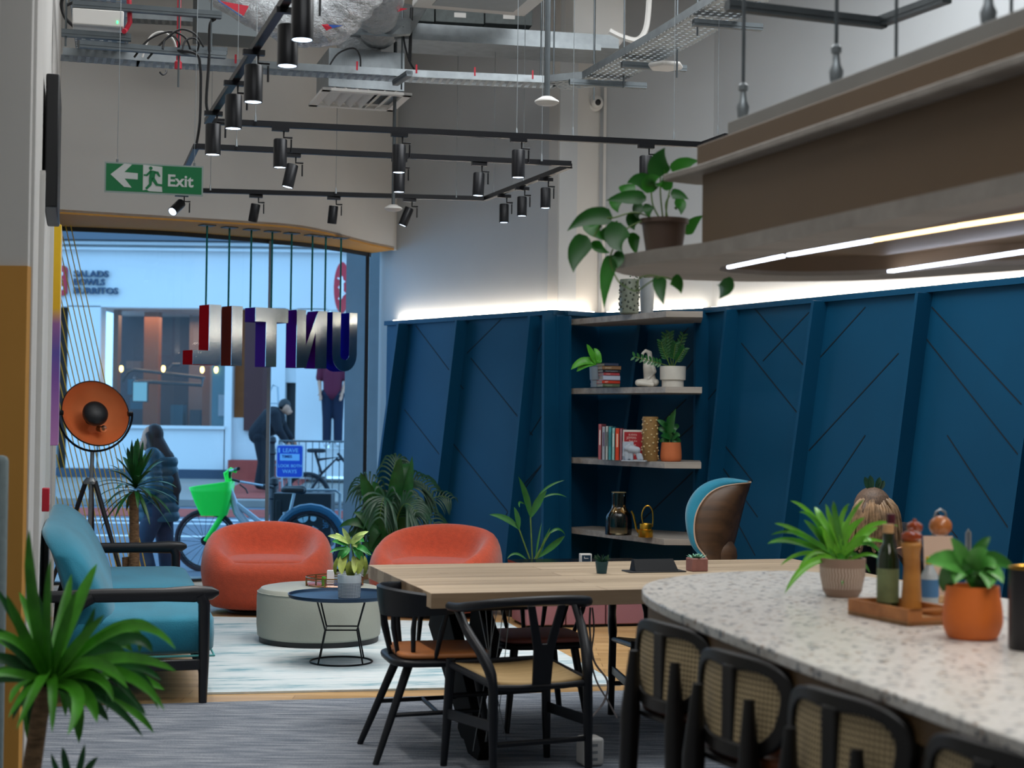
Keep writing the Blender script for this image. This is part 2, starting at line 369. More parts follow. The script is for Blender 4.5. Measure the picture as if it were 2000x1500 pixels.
panel('trim_3',AP,A1,[(793,632,757,900),(907,626,862,1010),(1050,618,1003,1080),(1078,612,1076,1080)],
      [(812,636,905,760),(980,622,912,690),(920,700,1040,850),(880,860,1000,1010),(1068,650,1034,720),(1035,850,1066,800),(790,800,860,890),(1060,905,1012,960),(985,1010,1064,900)])
panel('trim_4',A2,C1,[(1098,618,1098,1080)],[])
panel('trim_5',C1,J,[(1262,628,1213,1010)],[(1345,640,1270,720),(1365,690,1330,735),(1340,780,1255,860),(1365,820,1310,870),(1355,920,1240,1030),(1362,1010,1320,1060)])
panel('trim_6',J,B1,[(1376,606,1374,1080),(1437,604,1388,1080),(1608,588,1541,1090),(1812,572,1745,1100)],
      [(1470,598,1588,735),(1448,670,1560,810),(1580,610,1490,705),(1375,790,1420,735),(1395,890,1480,1010),(1416,870,1470,940),(1440,1020,1475,1085),(1600,700,1690,600),(1580,880,1755,690),(1600,985,1690,850),
       (1720,1030,1760,940),(1820,600,1995,790),(1850,850,1975,1040),(1800,650,1998,900),(1830,1000,1870,1050)])
panel('trim_7',B1,B2,[(2060,556,1985,1100),(2300,530,2200,1100)],[])
# LED cove strips lying on the panels, washing the wall above
m_led=emit('led_warm',(1.0,.85,.68,1),30)
def led(p,q,lab,t0=0,t1=1):
    p2=(p[0]+(q[0]-p[0])*t0,p[1]+(q[1]-p[1])*t0); q2=(p[0]+(q[0]-p[0])*t1,p[1]+(q[1]-p[1])*t1)
    l=math.hypot(q2[0]-p2[0],q2[1]-p2[1]); s=MB(); s.prism([(0,.035),(l,.035),(l,.06),(0,.06)],PT+.013,PT+.021,frame(p2,q2))
    tag(s.build('led_strip',m_led,smooth=0),lab,'light','LED strips on top of the blue panelling')
led(AP,A1,'glowing LED strip on top of the blue panels beside the shop window',.02,.98)
led(A1,C1,'short glowing LED strip above the dark corner left of the shelves',.05,.95)
led(C1,J,'glowing LED strip behind the topmost grey wall shelf',.05,.97)
led(J,B1,'long glowing LED strip on the blue panels right of the shelves',.02,.98)
led(B1,B2,'glowing LED strip on the blue panels nearest the camera',.02,.98)
#BULK
# ---- curved bulkhead over the window, tan soffit, curved glass
def curve(pts,k=6): return [ (v.x,v.y) for v in spline([Vector((L(x,d),d,0)) for x,d in pts],k)]
BK=curve([(60,12.75),(108,12.8),(385,13.26),(480,13.42),(562,13.6),(625,13.95),(681,14.5),(725,14.95),(766,15.3)])
GL=curve([(60,13.65),(108,13.7),(340,14.0),(530,14.55),(600,14.8),(660,15.15),(700,15.45),(722,15.62)])
bk=MB(); bk.prism(BK+[(x+.02,y+.28) for x,y in BK[::-1]],3.10,HZ); struct(bk.build('wall_front',m_white,smooth=30))
sf=MB(); sf.prism(BK[1:]+GL[::-1][:-1],3.085,3.12); struct(sf.build('trim_8',m_tan,smooth=0))
bk=MB(); bk.prism([(x,y) for x,y in GL]+[(x+.02,y+.2) for x,y in GL[::-1]],3.12,HZ); struct(bk.build('wall_front_outer',m_white,smooth=0))
fl=MB(); fl.prism([(-6.5,-3.2),(9,-3.2),(9,13),(1.2,16),(-1.3,16)]+[(x,y+.03) for x,y in GL[::-1]]+[(-6.5,13.6)],-.1,0); struct(fl.build('floor',wfloor_mat(),smooth=0))
fr=MB()
for z0,z1,o2 in ((3.05,3.085,.03),(.04,.07,.05)):
    fr.prism([(x,y-o2) for x,y in GL]+[(x,y+o2) for x,y in GL[::-1]],z0,z1)
win=struct(fr.build('window_1',mat('grey_frame','#30363c',.5,metal=.3),smooth=0))
gl=MB(); n=len(GL)
for i in range(n-1): gl.add([(GL[i][0],GL[i][1],.07),(GL[i+1][0],GL[i+1][1],.07),(GL[i+1][0],GL[i+1][1],3.06),(GL[i][0],GL[i][1],3.06)],[(0,1,2,3)])
gl.build('window_pane',m_glassw,win,smooth=180)
mu=MB(); p=Pd(526,700,14.5); mu.box((p.x,p.y,1.56),(.03,.05,3.02)); mu.build('mullion',mat('grey_alu','#8a949b',.4,metal=.5),win,smooth=0)
mu=MB(); mu.box((GL[-1][0]-.03,GL[-1][1]-.05,1.56),(.035,.05,3.05)); mu.build('mullion',m_black,win,smooth=0)
# timber-fronted low plinth under the window
pl=MB(); BP=[(x,y) for x,y in BK]; pl.prism([(x+.0,y+.05) for x,y in BP[:-4]]+[(x,y-.02) for x,y in GL[::-1][3:]],.0,.045)
struct(pl.build('trim_9',m_oak,smooth=0))
# ---- rug
rg=MB(); P=[Pz(402,1357,0),Pz(1212,1340,0),Pz(992,1219,0),Pz(356,1206,0)]
rc=sum(P,Vector())/4; ang=math.atan2(P[1].y-P[0].y,P[1].x-P[0].x)
Mi=(Matrix.Translation((rc.x,rc.y,0))@Matrix.Rotation(ang,4,'Z')).inverted()
rg.prism([tuple((Mi@Vector((p.x,p.y,0)))[:2]) for p in P],.001,.012)
o=rg.build('rug',rug_mat(),smooth=0); o.location=(rc.x,rc.y,0); o.rotation_euler=(0,0,ang)
tag(o,'large pale grey and teal distressed area rug under the ottoman','rug')
# ---- things on the left wall
def gradmat():
    m,nt,b=nodes('gradient_panel'); tc=nt.nodes.new('ShaderNodeTexCoord'); s=nt.nodes.new('ShaderNodeSeparateXYZ'); nt.links.new(tc.outputs['Generated'],s.inputs[0])
    r=ramp(nt,s.outputs[2],[(0,'#b87ab0'),(.3,'#7c4f9a'),(.42,'#5a4b98'),(.55,'#8d5a90'),(.62,'#d8a81e'),(1,'#e2b81c')]); nt.links.new(r.outputs[0],b.inputs['Base Color']); b.inputs['Roughness'].default_value=.3
    return m
def onleft(d): return (-3.93+(13.95-d)*(2.08/7.75), d)
x,y=onleft(8.0); s=MB(); s.box((.0,0,0),(.06,.8,.61)); o=s.build('wall_speaker',m_black,bevel=.008); o.rotation_euler=(0,0,R(15.0)); o.location=(onleft(7.7)[0]+.042,7.7,2.74)
tag(o,'tall narrow black panel fixed high on the left wall','speaker')
x,y=onleft(10.6); s=MB(); s.box((0,0,0),(.05,.55,1.42)); o=s.build('gradient_panel',gradmat(),bevel=.004); o.location=(x+.03,y,2.0); o.rotation_euler=(0,0,R(15)); tag(o,'upright glossy panel fading from yellow to purple on the left wall','panel')
x,y=onleft(8.0); t=thing('fire_call_point','small red fire alarm call point on the white left wall','alarm',(x+.02,y,1.07),15)
s=MB(); s.box((.01,0,0),(.035,.09,.115)); s.build('housing',mat('red_plastic','#b3122a',.4),t,bevel=.004)
s=MB(); s.box((.0285,0,0),(.004,.05,.05)); s.build('glass_plate',m_wplas,t,smooth=0)
# door frame strips on the left wall
for i,(d,wd,hh) in enumerate(((7.0,.07,2.55),(9.4,.07,2.6),(11.9,.06,2.9))):
    x,y=onleft(d); s=MB(); s.box((0,0,hh/2),(.035,wd,hh)); o=s.build('trim_10',m_wplas,smooth=0); o.location=(x+.005,y,0); o.rotation_euler=(0,0,R(15)); struct(o)
# grey acoustic screen at the far left
t=thing('acoustic_screen','grey fabric acoustic screen standing at the far left edge','screen',(-1.96,5.62,0),0)
s=MB(); s.box((0,0,.70),(.42,.05,1.3)); s.build('fabric_panel',mat('grey_felt','#7c8a8c',.95,bump=.3,bs=200,var=.08,vs=40),t,bevel=.02)
s=MB(); s.box((0,0,.02),(.42,.3,.04)); s.build('foot',m_black,t,smooth=0)
# string screen in front of the window
m_string=mat('yellow_cord','#d8b843',.6)
t=thing('string_screen','fan of slanting yellow cords stretched across the left of the window','screen',(0,0,0))
for i in range(22):
    x0=138-10.2*i; x1=290-9.4*i; y0=440; y1=1135
    if x0<110: k=(110-x0)/(x1-x0); y0=440+(1135-440)*k; x0=110
    if y0>1080: continue
    a=Pd(x0,y0,13.55+.0006*(x0-108)); b=Pd(x1,y1,13.55+.0006*(x1-108)); s=MB(); s.tube([a,b],.0048,5); s.build('cord',m_string,t)
# ================================================================= STREET OUTSIDE
GZ=-.2; DF=28.0
def gz(d): return GZ if d<17 else GZ+(d-17)*(.53/11.0)       # the street rises towards the shops
m_asph=mat('asphalt','#5f6a78',.85,var=.1,vs=3); m_pave=mat('paving','#8d8a86',.85,var=.08,vs=2); m_brickr=mat('red_paving','#9b4238',.85,var=.12,vs=6)
m_fac=mat('facade_render','#d8dadb',.85,var=.02,vs=1); m_facd=mat('facade_plinth','#3c4a5c',.8)
s=MB(); s.box((0,15.5,GZ-.05),(16,2.9,.1)); struct(s.build('pavement_near',m_pave,smooth=0))
def slope(mb,x0,x1,d0,d1,dz=0):
    z0=gz(d0)+dz; z1=gz(d1)+dz; mb.add([(x0,d0,z0),(x1,d0,z0),(x1,d1,z1),(x0,d1,z1),(x0,d0,z0-.1),(x1,d0,z0-.1),(x1,d1,z1-.1),(x0,d1,z1-.1)],[(0,1,2,3),(7,6,5,4),(0,4,5,1),(1,5,6,2),(2,6,7,3),(3,7,4,0)])
s=MB(); slope(s,-15,9,16.95,24,-.005); struct(s.build('road',m_asph,smooth=0))
s=MB(); slope(s,-15,9,22.6,23.6,.004); struct(s.build('road_red_strip',m_brickr,smooth=0))
s=MB(); slope(s,-15,9,24,28.3,.06); slope(s,-15,9,23.95,24.2,.10); struct(s.build('pavement_far',m_pave,smooth=0))
s=MB(); slope(s,L(450,26),L(575,26),24.6,28.2,.075); struct(s.build('pavement_brick',m_brickr,smooth=0))
m_line=mat('road_line','#d5d8da',.7)
for d,wd in ((20.3,.12),(21.7,.10),(22.15,.10)):
    s=MB(); slope(s,-15,9,d,d+wd,.004); struct(s.build('road_line',m_line,smooth=0))
def fx(px): return Pd(px,800,DF).x
def fz(py,px=400): return Pd(px,py,DF).z
FY=DF
def fbox(mb,x0,x1,y0,y1,dy0,dy1):       # facade box from pixel extents, depth offsets
    xa,xb=fx(x0),fx(x1); za,zb=fz(y1),fz(y0); mb.box(((xa+xb)/2,FY+(dy0+dy1)/2,(za+zb)/2),(abs(xb-xa),dy1-dy0,abs(zb-za)))
s=MB(); fbox(s,-250,900,478,602,0,.4); fbox(s,130,193,600,940,0,.4); fbox(s,190,440,836,940,0,.4); fbox(s,438,452,600,940,0,.4)
fbox(s,524,556,600,945,.0,.4); fbox(s,577,636,600,945,0,.4); fbox(s,-250,106,600,940,0,.4); fbox(s,452,524,815,945,.15,.4); fbox(s,672,900,600,900,-.1,.4); fbox(s,636,672,600,900,.6,.9); fbox(s,556,577,600,745,.1,.4)
fbox(s,600,900,872,925,-.6,.0)
wf=struct(s.build('facade',m_fac,smooth=0))
s=MB(); fbox(s,-250,450,917,944,-.03,0); s.build('plinth',m_facd,wf,smooth=0)
s=MB(); fbox(s,-250,900,487,492,-.16,0); fbox(s,-250,900,476,482,-.22,0); s.build('cornice',m_fac,wf,smooth=0)
s=MB(); fbox(s,-250,900,380,474,-.35,.4); s.build('fascia_band',mat('slate_band','#56606c',.7),wf,smooth=0)
s=MB(); fbox(s,106,130,600,940,.3,.4); s.build('side_recess',mat('dark_recess','#3a3230',.8),wf,smooth=0)
s=MB(); fbox(s,453,556,897,945,-.32,.02); s.build('brick_step',m_brickr,wf,smooth=0)
s=MB(); fbox(s,555,578,744,945,.25,.35); s.build('door',mat('black_door','#0c1118',.4),wf,smooth=0)
s=MB(); fbox(s,450,475,600,816,.3,.4); s.build('timber_panel',mat('shop_timber','#a35a1c',.6,var=.1,vs=4),wf,smooth=0)
s=MB(); fbox(s,475,526,600,840,.05,.4); s.build('brown_pier',mat('brown_pier','#4a2422',.7),wf,smooth=0)
s=MB(); fbox(s,190,440,832,838,-.06,.1); s.build('sill',m_fac,wf,smooth=0)
# shop interior behind its window
sh=thing('shop_interior','dim brown restaurant interior behind the shop window across the street','shop',(0,0,0))
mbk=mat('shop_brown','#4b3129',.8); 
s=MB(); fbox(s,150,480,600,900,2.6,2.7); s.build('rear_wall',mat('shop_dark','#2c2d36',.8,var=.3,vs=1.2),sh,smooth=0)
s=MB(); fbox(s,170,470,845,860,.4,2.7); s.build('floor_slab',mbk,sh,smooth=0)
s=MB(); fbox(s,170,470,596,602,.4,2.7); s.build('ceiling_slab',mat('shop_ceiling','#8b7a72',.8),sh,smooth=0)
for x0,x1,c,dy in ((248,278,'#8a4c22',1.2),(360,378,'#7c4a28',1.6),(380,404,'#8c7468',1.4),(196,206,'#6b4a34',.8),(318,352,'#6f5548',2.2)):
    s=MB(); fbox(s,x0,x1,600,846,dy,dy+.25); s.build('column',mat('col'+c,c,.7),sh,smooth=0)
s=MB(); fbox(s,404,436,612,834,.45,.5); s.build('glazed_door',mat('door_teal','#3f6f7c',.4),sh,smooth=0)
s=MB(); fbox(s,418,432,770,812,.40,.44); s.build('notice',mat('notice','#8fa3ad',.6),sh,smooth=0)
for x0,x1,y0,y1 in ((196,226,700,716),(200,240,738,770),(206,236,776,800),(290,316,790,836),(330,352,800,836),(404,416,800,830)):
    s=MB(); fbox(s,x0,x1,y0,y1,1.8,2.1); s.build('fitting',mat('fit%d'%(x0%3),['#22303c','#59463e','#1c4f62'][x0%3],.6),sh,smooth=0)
s=MB(); s.tube([Pd(238,745,28.7),Pd(250,726,28.7),Pd(262,722,28.7),Pd(400,738,28.7)],.03,6); s.tube([Pd(265,733,28.6),Pd(266,744,28.6),Pd(395,752,28.6),Pd(395,738,28.6)],.035,6)
s.tube([Pd(330,722,28.7),Pd(338,712,28.7),Pd(352,712,28.7)],.03,6); s.build('pipework',m_black,sh)
area('shop_glow',(fx(310),FY+1.4,fz(612)),2.0,32,(1.0,.72,.5),sy=1.2)
m_bulb=emit('bulb_amber',(1.0,.62,.16,1),9)
for k,(x,y) in enumerate(((237,720),(319,720),(395,722),(422,722))):
    t=thing('pendant_bulb',['leftmost amber bulb glowing in the shop window across the street','second amber bulb from the left in the shop across the street','third amber bulb from the left in the shop across the street','rightmost amber bulb glowing in the shop across the street'][k],'light bulb',tuple(Pd(x,y,28.42)),0,'amber bulbs in the shop opposite')
    s=MB(); s.ball((0,0,0),(.035,.035,.06),10); s.build('bulb',m_bulb,t); s=MB(); s.lathe([(.03,.05),(.03,.1),(.01,.13)],n=8); s.build('socket',m_black,t)
sc=thing('screen','small blue lit screen hanging in the shop window','screen',tuple(Pd(274,765,28.35)))
s=MB(); s.box((0,0,0),(.28,.04,.37)); s.build('casing',m_black,sc,smooth=0)
s=MB(); s.box((0,-.022,0),(.24,.004,.33)); s.build('display',emit('screen_blue',(.15,.42,.6,1),.9),sc,smooth=0)
gp=MB(); p0=Pd(192,605,28.1); p1=Pd(438,836,28.1); gp.add([(p0.x,28.1,p1.z),(p1.x,28.1,p1.z),(p1.x,28.1,p0.z),(p0.x,28.1,p0.z)],[(0,1,2,3)]); struct(gp.build('window_2',m_glassw,smooth=0))
# lettering and signs on the facade
m_ltr=mat('dark_letters','#2c4560',.6)
for body,px,py,wd in (('SALADS',144,540,68),('BOWLS',143,556,61),('BURRITOS',143,573,87)):
    q=Pd(px,py,DF-.05); s=MB(); text(s,body,.150,Matrix.Translation(q),.02,.004,sx=1.0)
    xs=[v[0] for v in s.v]; k=(wd/F_PX*DF)/(max(xs)-min(xs)); x0=min(xs); s.v=[(x0+(v[0]-x0)*k,v[1],v[2]) for v in s.v]
    tag(s.build('sign_lettering',m_ltr,smooth=0),'dark raised word %s on the white facade across the street'%body,'lettering','dark words on the white facade')
def rrect(w_,h_,r,n=5):
    out=[]
    for cx,cy,a0 in ((w_/2-r,h_/2-r,0),(-w_/2+r,h_/2-r,90),(-w_/2+r,-h_/2+r,180),(w_/2-r,-h_/2+r,270)):
        for k in range(n+1): a=R(a0+90*k/n); out.append((cx+r*math.cos(a),cy+r*math.sin(a)))
    return out
m_red=mat('sign_red','#b3142e',.5)
t=thing('square_sign','red rounded square sign with a white letter E on the facade','sign',tuple(Pd(103,548,DF-.06)))
s=MB(); s.plate(rrect(.50,.52,.07),-.04,.04); s.build('board',m_red,t,smooth=0); s=MB(); text(s,'E',.42,Matrix.Translation((-.02,-.045,-.15)),.004,.012); s.build('letter',mat('sign_white','#e6e6e6',.5),t,smooth=0)
t=thing('round_sign','red round projecting sign at the right of the facade, partly hidden','sign',tuple(Pd(668,562,DF-.7)))
s=MB(); s.lathe([(.0,-.05),(.42,-.05),(.44,0),(.42,.05),(0,.05)],n=28,M=Matrix.Rotation(R(90),4,'X')@Matrix.Rotation(R(0),4,'Z')); o=s.build('disc',m_red,t); o.scale=(.32,1,1)
s=MB(); s.tube([(.1,0,.1),(.1,.72,.1)],.02,8); s.tube([(.1,0,-.1),(.1,.72,-.1)],.02,8); s.build('bracket',m_black,t)
s=MB(); s.ball((0,-.06,0),(.035,.01,.2),10); s.tube([(-.07,-.06,.16),(.05,-.06,.1),(-.05,-.06,0),(.06,-.06,-.1),(-.05,-.06,-.2)],.016,6); s.build('emblem',mat('sign_white','#e6e6e6',.5),t)
# outer stone pier beyond the curved end of the glass
s=MB(); a=Pd(674,800,16.6); b=Pd(716,800,16.2); s.box(((a.x+b.x)/2+.1,16.6,1.6),(.42,.5,3.8)); struct(s.build('pier',mat('outer_pier','#7f8890',.8,var=.05),smooth=0))
# ---------------------------------------------------------------- people (bodies are one voxel-fused surface)
m_skin=mat('skin','#b98a72',.6); m_hairb=mat('hair_brown','#2a2024',.6,var=.3,vs=40,stretch=(6,6,.6)); m_jkt=mat('teal_puffer','#12475a',.45,var=.1,vs=5)
m_jean=mat('blue_jeans','#162f48',.85,var=.15,vs=20); m_shoe=mat('dark_shoe','#17191d',.6)
def body(mb,j):
    """j: joints dict -> fused capsules"""
    c=mb.capsule; mid=lambda a,b,t=.5: Vector(a)*(1-t)+Vector(b)*t
    c(j['pel'],j['chest'],.125,.135,flat=1); c(j['chest'],j['neck'],.12,.055); c(j['neck'],j['head'],.05,.055)
    h=Vector(j['head']); mb.ball(h,(.076,.095,.115),18); f=Vector(j['face']).normalized()
    mb.ball(h+f*.03+Vector((0,0,-.05)),(.055,.06,.065),14); mb.capsule(h+f*.085+Vector((0,0,.005)),h+f*.112+Vector((0,0,-.025)),.010,.014,8)
    mb.capsule(h+f*.085+Vector((0,0,-.06)),h+f*.09+Vector((0,0,-.062)),.014,.012,8)
    sd=f.cross(Vector((0,0,1))).normalized()
    for sgn in (-1,1):
        mb.ball(h+sd*(.075*sgn)+Vector((0,0,-.01)),(.016,.022,.03),8); mb.ball(h+f*.082+sd*(.032*sgn)+Vector((0,0,.018)),(.013,.013,.010),8)
    for s_ in ('l','r'):
        c(j['neck'],j['sh'+s_],.05,.058); c(j['chest'],j['sh'+s_],.09,.058); c(j['sh'+s_],j['el'+s_],.05,.038); c(j['el'+s_],j['ha'+s_],.038,.026)
        e=Vector(j['el'+s_]); w_=Vector(j['ha'+s_]); d=(w_-e).normalized(); palm=w_+d*.06; c(w_,palm,.026,.03,flat=.6)
        a=d.cross(Vector((.3,.9,.1))).normalized()
        for k,(o_,ln) in enumerate(((-.024,.06),(-.008,.075),(.008,.07),(.024,.055))):
            b0=palm+a*o_+d*.015; b1=b0+d*ln*.55+Vector((0,-.004,-.004)); c(b0,b1,.009,.0085,8); c(b1,b1+d*ln*.4+Vector((0,-.012,-.012)),.0085,.007,8)
        c(w_+d*.02+a*-.02,w_+d*.055+a*-.055,.011,.008,8)
        c(j['pel'],j['hi'+s_],.11,.10); c(j['hi'+s_],j['kn'+s_],.088,.058); c(j['kn'+s_],j['an'+s_],.056,.036)
        an=Vector(j['an'+s_]); ft=Vector(j['ft'+s_]); c(an,ft,.04,.03)
def person(label,j,jacket,trous,hair,shoe,loc,rz,jw=1.0,sleeve=1.0,group=None,cuts=()):
    t=thing('person',label,'person',loc,rz,group)
    b=MB(); body(b,j); b.build('body',m_skin,t,remesh=.011,sm=3)
    V=Vector; c=MB(); P_,C_,N_=V(j['pel']),V(j['chest']),V(j['neck'])
    c.capsule(P_+(C_-P_)*.05,C_,.16*jw,.17*jw); c.capsule(C_,N_-(N_-C_)*.3,.155*jw,.085*jw)
    for s_ in ('l','r'):
        sh,el,ha=V(j['sh'+s_]),V(j['el'+s_]),V(j['ha'+s_]); c.capsule(C_+(sh-C_)*.5,sh,.12*jw,.085*jw); e2=sh+(el-sh)*min(1,sleeve*2)
        c.capsule(sh,e2,.08*jw,.066*jw)
        if sleeve>.5: c.capsule(el,el+(ha-el)*.95,.064*jw,.045*jw)
    c.build('top',jacket,t,remesh=.013,sm=4)
    c=MB()
    for s_ in ('l','r'):
        hi,kn,an=V(j['hi'+s_]),V(j['kn'+s_]),V(j['an'+s_]); c.capsule(P_,hi,.135,.12); c.capsule(hi,kn,.108,.082); c.capsule(kn,an+(kn-an)*.04,.08,.075)
    c.build('trousers',trous,t,remesh=.014,sm=4)
    for s_ in ('l','r'):
        an,ft=V(j['an'+s_]),V(j['ft'+s_]); c=MB(); d=(ft-an); c.capsule(an+V((0,0,-.02)),ft+V((0,0,.0)),.052,.042,12); c.build('shoe',shoe,t)
    return t
# woman walking left past the window
z0=GZ; 
jw={'pel':(0,0,.86),'chest':(-.02,0,1.20),'neck':(-.04,0,1.36),'head':(-.085,0,1.475),'face':(-1,-.12,-.45),
 'shl':(-.02,-.165,1.31),'ell':(.02,-.21,1.06),'hal':(-.12,-.20,.90),'shr':(-.03,.165,1.31),'elr':(-.05,.2,1.07),'har':(-.2,.15,.95),
 'hil':(0,-.085,.80),'knl':(-.12,-.09,.48),'anl':(-.02,-.09,.10),'ftl':(-.14,-.09,.045),'hir':(.02,.085,.80),'knr':(.06,.09,.45),'anr':(.10,.09,.09),'ftr':(-.03,.09,.045)}
wpos=(L(312,15.2),15.2,GZ)
pw=person('woman with long dark hair in a teal puffer jacket walking left outside','' or jw,m_jkt,m_jean,m_hairb,m_shoe,wpos,0,1.0)
c=MB()
for i in range(7):                                            # quilted rolls of the jacket
    z=.74+i*.085; c.lathe([(.0,z-.05),(.192,z-.048),(.207,z-.03),(.214,z),(.207,z+.03),(.192,z+.048),(0,z+.05)],(-.005-.004*i,0,0),24,1.0,.82)
for sgn in (-1,):
    for i in range(5):
        t_=i/4.; p=Vector((-.02,-.175,1.27))*(1-t_)+Vector((.015,-.225,1.03))*t_; c.ball(p,(.088,.075,.05),14)
    for i in range(3):
        t_=i/2.; p=Vector((0,-.22,1.0))*(1-t_)+Vector((-.10,-.21,.92))*t_; c.ball(p,(.065,.065,.05),14)
c.build('puffer_jacket',m_jkt,pw,remesh=.009,sm=2)
c=MB(); h=Vector(jw['head']); c.ball(h+Vector((.045,0,.03)),(.085,.094,.108),18); c.capsule(h+Vector((.03,0,-.02)),(.06,0,1.25),.098,.10); c.capsule((.055,0,1.28),(.15,-.02,1.0),.098,.075); c.capsule((.14,-.02,1.0),(.175,-.02,.86),.07,.03); c.capsule(h+Vector((.0,-.07,.03)),(.02,-.10,1.24),.03,.035)
c.build('hair',m_hairb,pw,remesh=.01,sm=2)
# man bending by the stepladder, dark clothes
m_dk=mat('dark_clothes','#10151f',.9); m_mar=mat('maroon_shirt','#5c1430',.9); m_dkt=mat('dark_trousers','#0f1a33',.9)
jb={'pel':(-.12,0,.88),'chest':(.10,0,1.14),'neck':(.2,0,1.25),'head':(.30,0,1.32),'face':(1,-.1,-.5),'shl':(.14,-.16,1.2),'ell':(.22,-.2,.95),'hal':(.34,-.16,.78),'shr':(.14,.16,1.2),'elr':(.25,.2,.96),'har':(.38,.14,.82),
 'hil':(-.1,-.08,.84),'knl':(-.04,-.09,.46),'anl':(-.10,-.09,.09),'ftl':(.05,-.09,.04),'hir':(-.1,.08,.84),'knr':(.04,.09,.46),'anr':(-.0,.09,.09),'ftr':(.14,.09,.04)}
bm=person('person in dark clothes leaning over beside the stepladder across the street',jb,m_dk,m_dk,m_hairb,m_shoe,(L(522,25.6),25.6,gz(25.6)+.1),0,1.15)
c=MB(); h=Vector(jb['head']); c.ball(h+Vector((-.02,0,.03)),(.10,.095,.105),14); c.build('hair',m_black,bm)
js={'pel':(0,0,.92),'chest':(0,0,1.26),'neck':(0,0,1.46),'head':(0,0,1.58),'face':(.6,-1,-.1),'shl':(-.18,0,1.4),'ell':(-.23,0,1.14),'hal':(-.2,-.1,.92),'shr':(.18,0,1.4),'elr':(.23,-.02,1.14),'har':(.18,-.12,.92),
 'hil':(-.09,0,.88),'knl':(-.09,0,.48),'anl':(-.09,0,.09),'ftl':(-.09,-.13,.04),'hir':(.09,0,.88),'knr':(.1,0,.48),'anr':(.1,0,.09),'ftr':(.12,-.13,.04)}
mz=Pd(643,873,27.2).z
sm_=person('person in a maroon shirt and dark trousers standing at the far right doorway',js,m_mar,m_dkt,m_hairb,mat('white_shoe','#c9ccd0',.6),(L(650,27.3),27.3,mz),0,1.0,.45)
c=MB(); c.ball((0,.01,1.61),(.092,.10,.10),14); c.build('hair',m_hairb,sm_)
# ---------------------------------------------------------------- bicycles
def wheel(parent,c,r,name='wheel',mt=None,sp=True):
    t=MB(); t.tube([(c[0]+r*math.cos(a),c[1],c[2]+r*math.sin(a)) for a in [2*math.pi*k/40 for k in range(40)]],.024,8,closed=True); w_=t.build(name,mt or mat('tyre','#24202a',.8),parent)
    t=MB(); t.tube([(c[0]+(r-.035)*math.cos(a),c[1],c[2]+(r-.035)*math.sin(a)) for a in [2*math.pi*k/36 for k in range(36)]],.010,6,closed=True); t.build('rim',m_black,w_)
    t=MB(); t.tube([(c[0],c[1]-.04,c[2]),(c[0],c[1]+.04,c[2])],.05 if name=='wheel' else .03,12)
    if sp:
        for k in range(20): a=2*math.pi*k/20; b=a+.5; t.tube([(c[0]+.03*math.cos(b),c[1]+(.02 if k%2 else -.02),c[2]+.03*math.sin(b)),(c[0]+(r-.03)*math.cos(a),c[1],c[2]+(r-.03)*math.sin(a))],.0022,4)
    t.build('spokes',m_blackm,w_)
D1=17.4
def q(px,py,dy=0): v=Pd(px,py,D1); return (v.x,v.y+dy,v.z)
m_green=mat('bike_green','#14f04a',.4); m_silver=mat('bike_silver','#a9b8c4',.35,metal=.3)
gb=thing('hire_bicycle','green and white hire bicycle with a green front basket outside the window','bicycle',(0,0,0))
hub=Pd(402,1071,D1); wheel(gb,(hub.x,D1,GZ+.345),.32); wheel(gb,(hub.x+1.12,D1,GZ+.345),.32)
hz=GZ+.345
s=MB(); s.tube([(hub.x,D1-.06,hz),q(436,1005,-.06),q(444,968,-.03),q(449,940)],[.02,.028,.034,.03],10); s.tube([(hub.x,D1+.06,hz),q(436,1005,.06),q(444,968,.03)],[.02,.026,.03],10); s.build('fork',m_green,gb)
s=MB(); s.tube([q(449,944),q(446,928),q(452,917),q(462,921)],[.03,.03,.028,.02],10); s.tube([q(452,917),q(440,925),q(444,940)],.024,8); s.build('stem_cover',m_green,gb)
bs=MB(); 
def bk_(z,l0,l1,w0,cx): return [(cx+x,D1+y,z) for x,y in rrect(l0*2,w0*2,.05,4)]
top=Pd(412,945,D1); rings=[]
for tt,lx,wy in ((0,.215,.17),(.25,.20,.16),(.6,.17,.14),(1,.125,.11)): rings.append(bk_(0,lx,0,wy,0)); rings[-1]=[(top.x+.03*tt+(x)+.01,y,top.z+(.03*(x/.2) if tt==0 else 0)-.33*tt) for x,y,z in rings[-1]]
nr=len(rings[0]); vs=[v for r_ in rings for v in r_]; fs=[(i*nr+k,i*nr+(k+1)%nr,(i+1)*nr+(k+1)%nr,(i+1)*nr+k) for i in range(3) for k in range(nr)]+[tuple(3*nr+k for k in range(nr))]
bs.add(vs,fs); o=bs.build('basket',m_green,gb,smooth=60); sol=o.modifiers.new('s','SOLIDIFY'); sol.thickness=.012
s=MB(); s.tube([q(449,955,0),q(463,1000,0),q(490,1035,0),q(530,1062,0),q(600,1085)],[.03,.045,.05,.045,.03],12); s.tube([q(462,985),q(486,1003),q(520,1030),q(560,1055)],.028,10); s.tube([q(601,1095),q(562,1046),q(556,1000)],.022,10); s.tube([q(560,1060),(hub.x+1.12,D1,hz)],.018,8); s.build('frame',m_silver,gb)
s=MB(); s.tube([q(556,1045),q(575,962)],.017,10); s.build('seat_post',mat('bright_post','#b9c6d2',.3,metal=.5),gb)
s=MB(); s.cush(q(573,957),(.26,.15,.06)); s.capsule(q(556,955),q(590,957),.03,.05,12); s.build('saddle',m_black,gb)
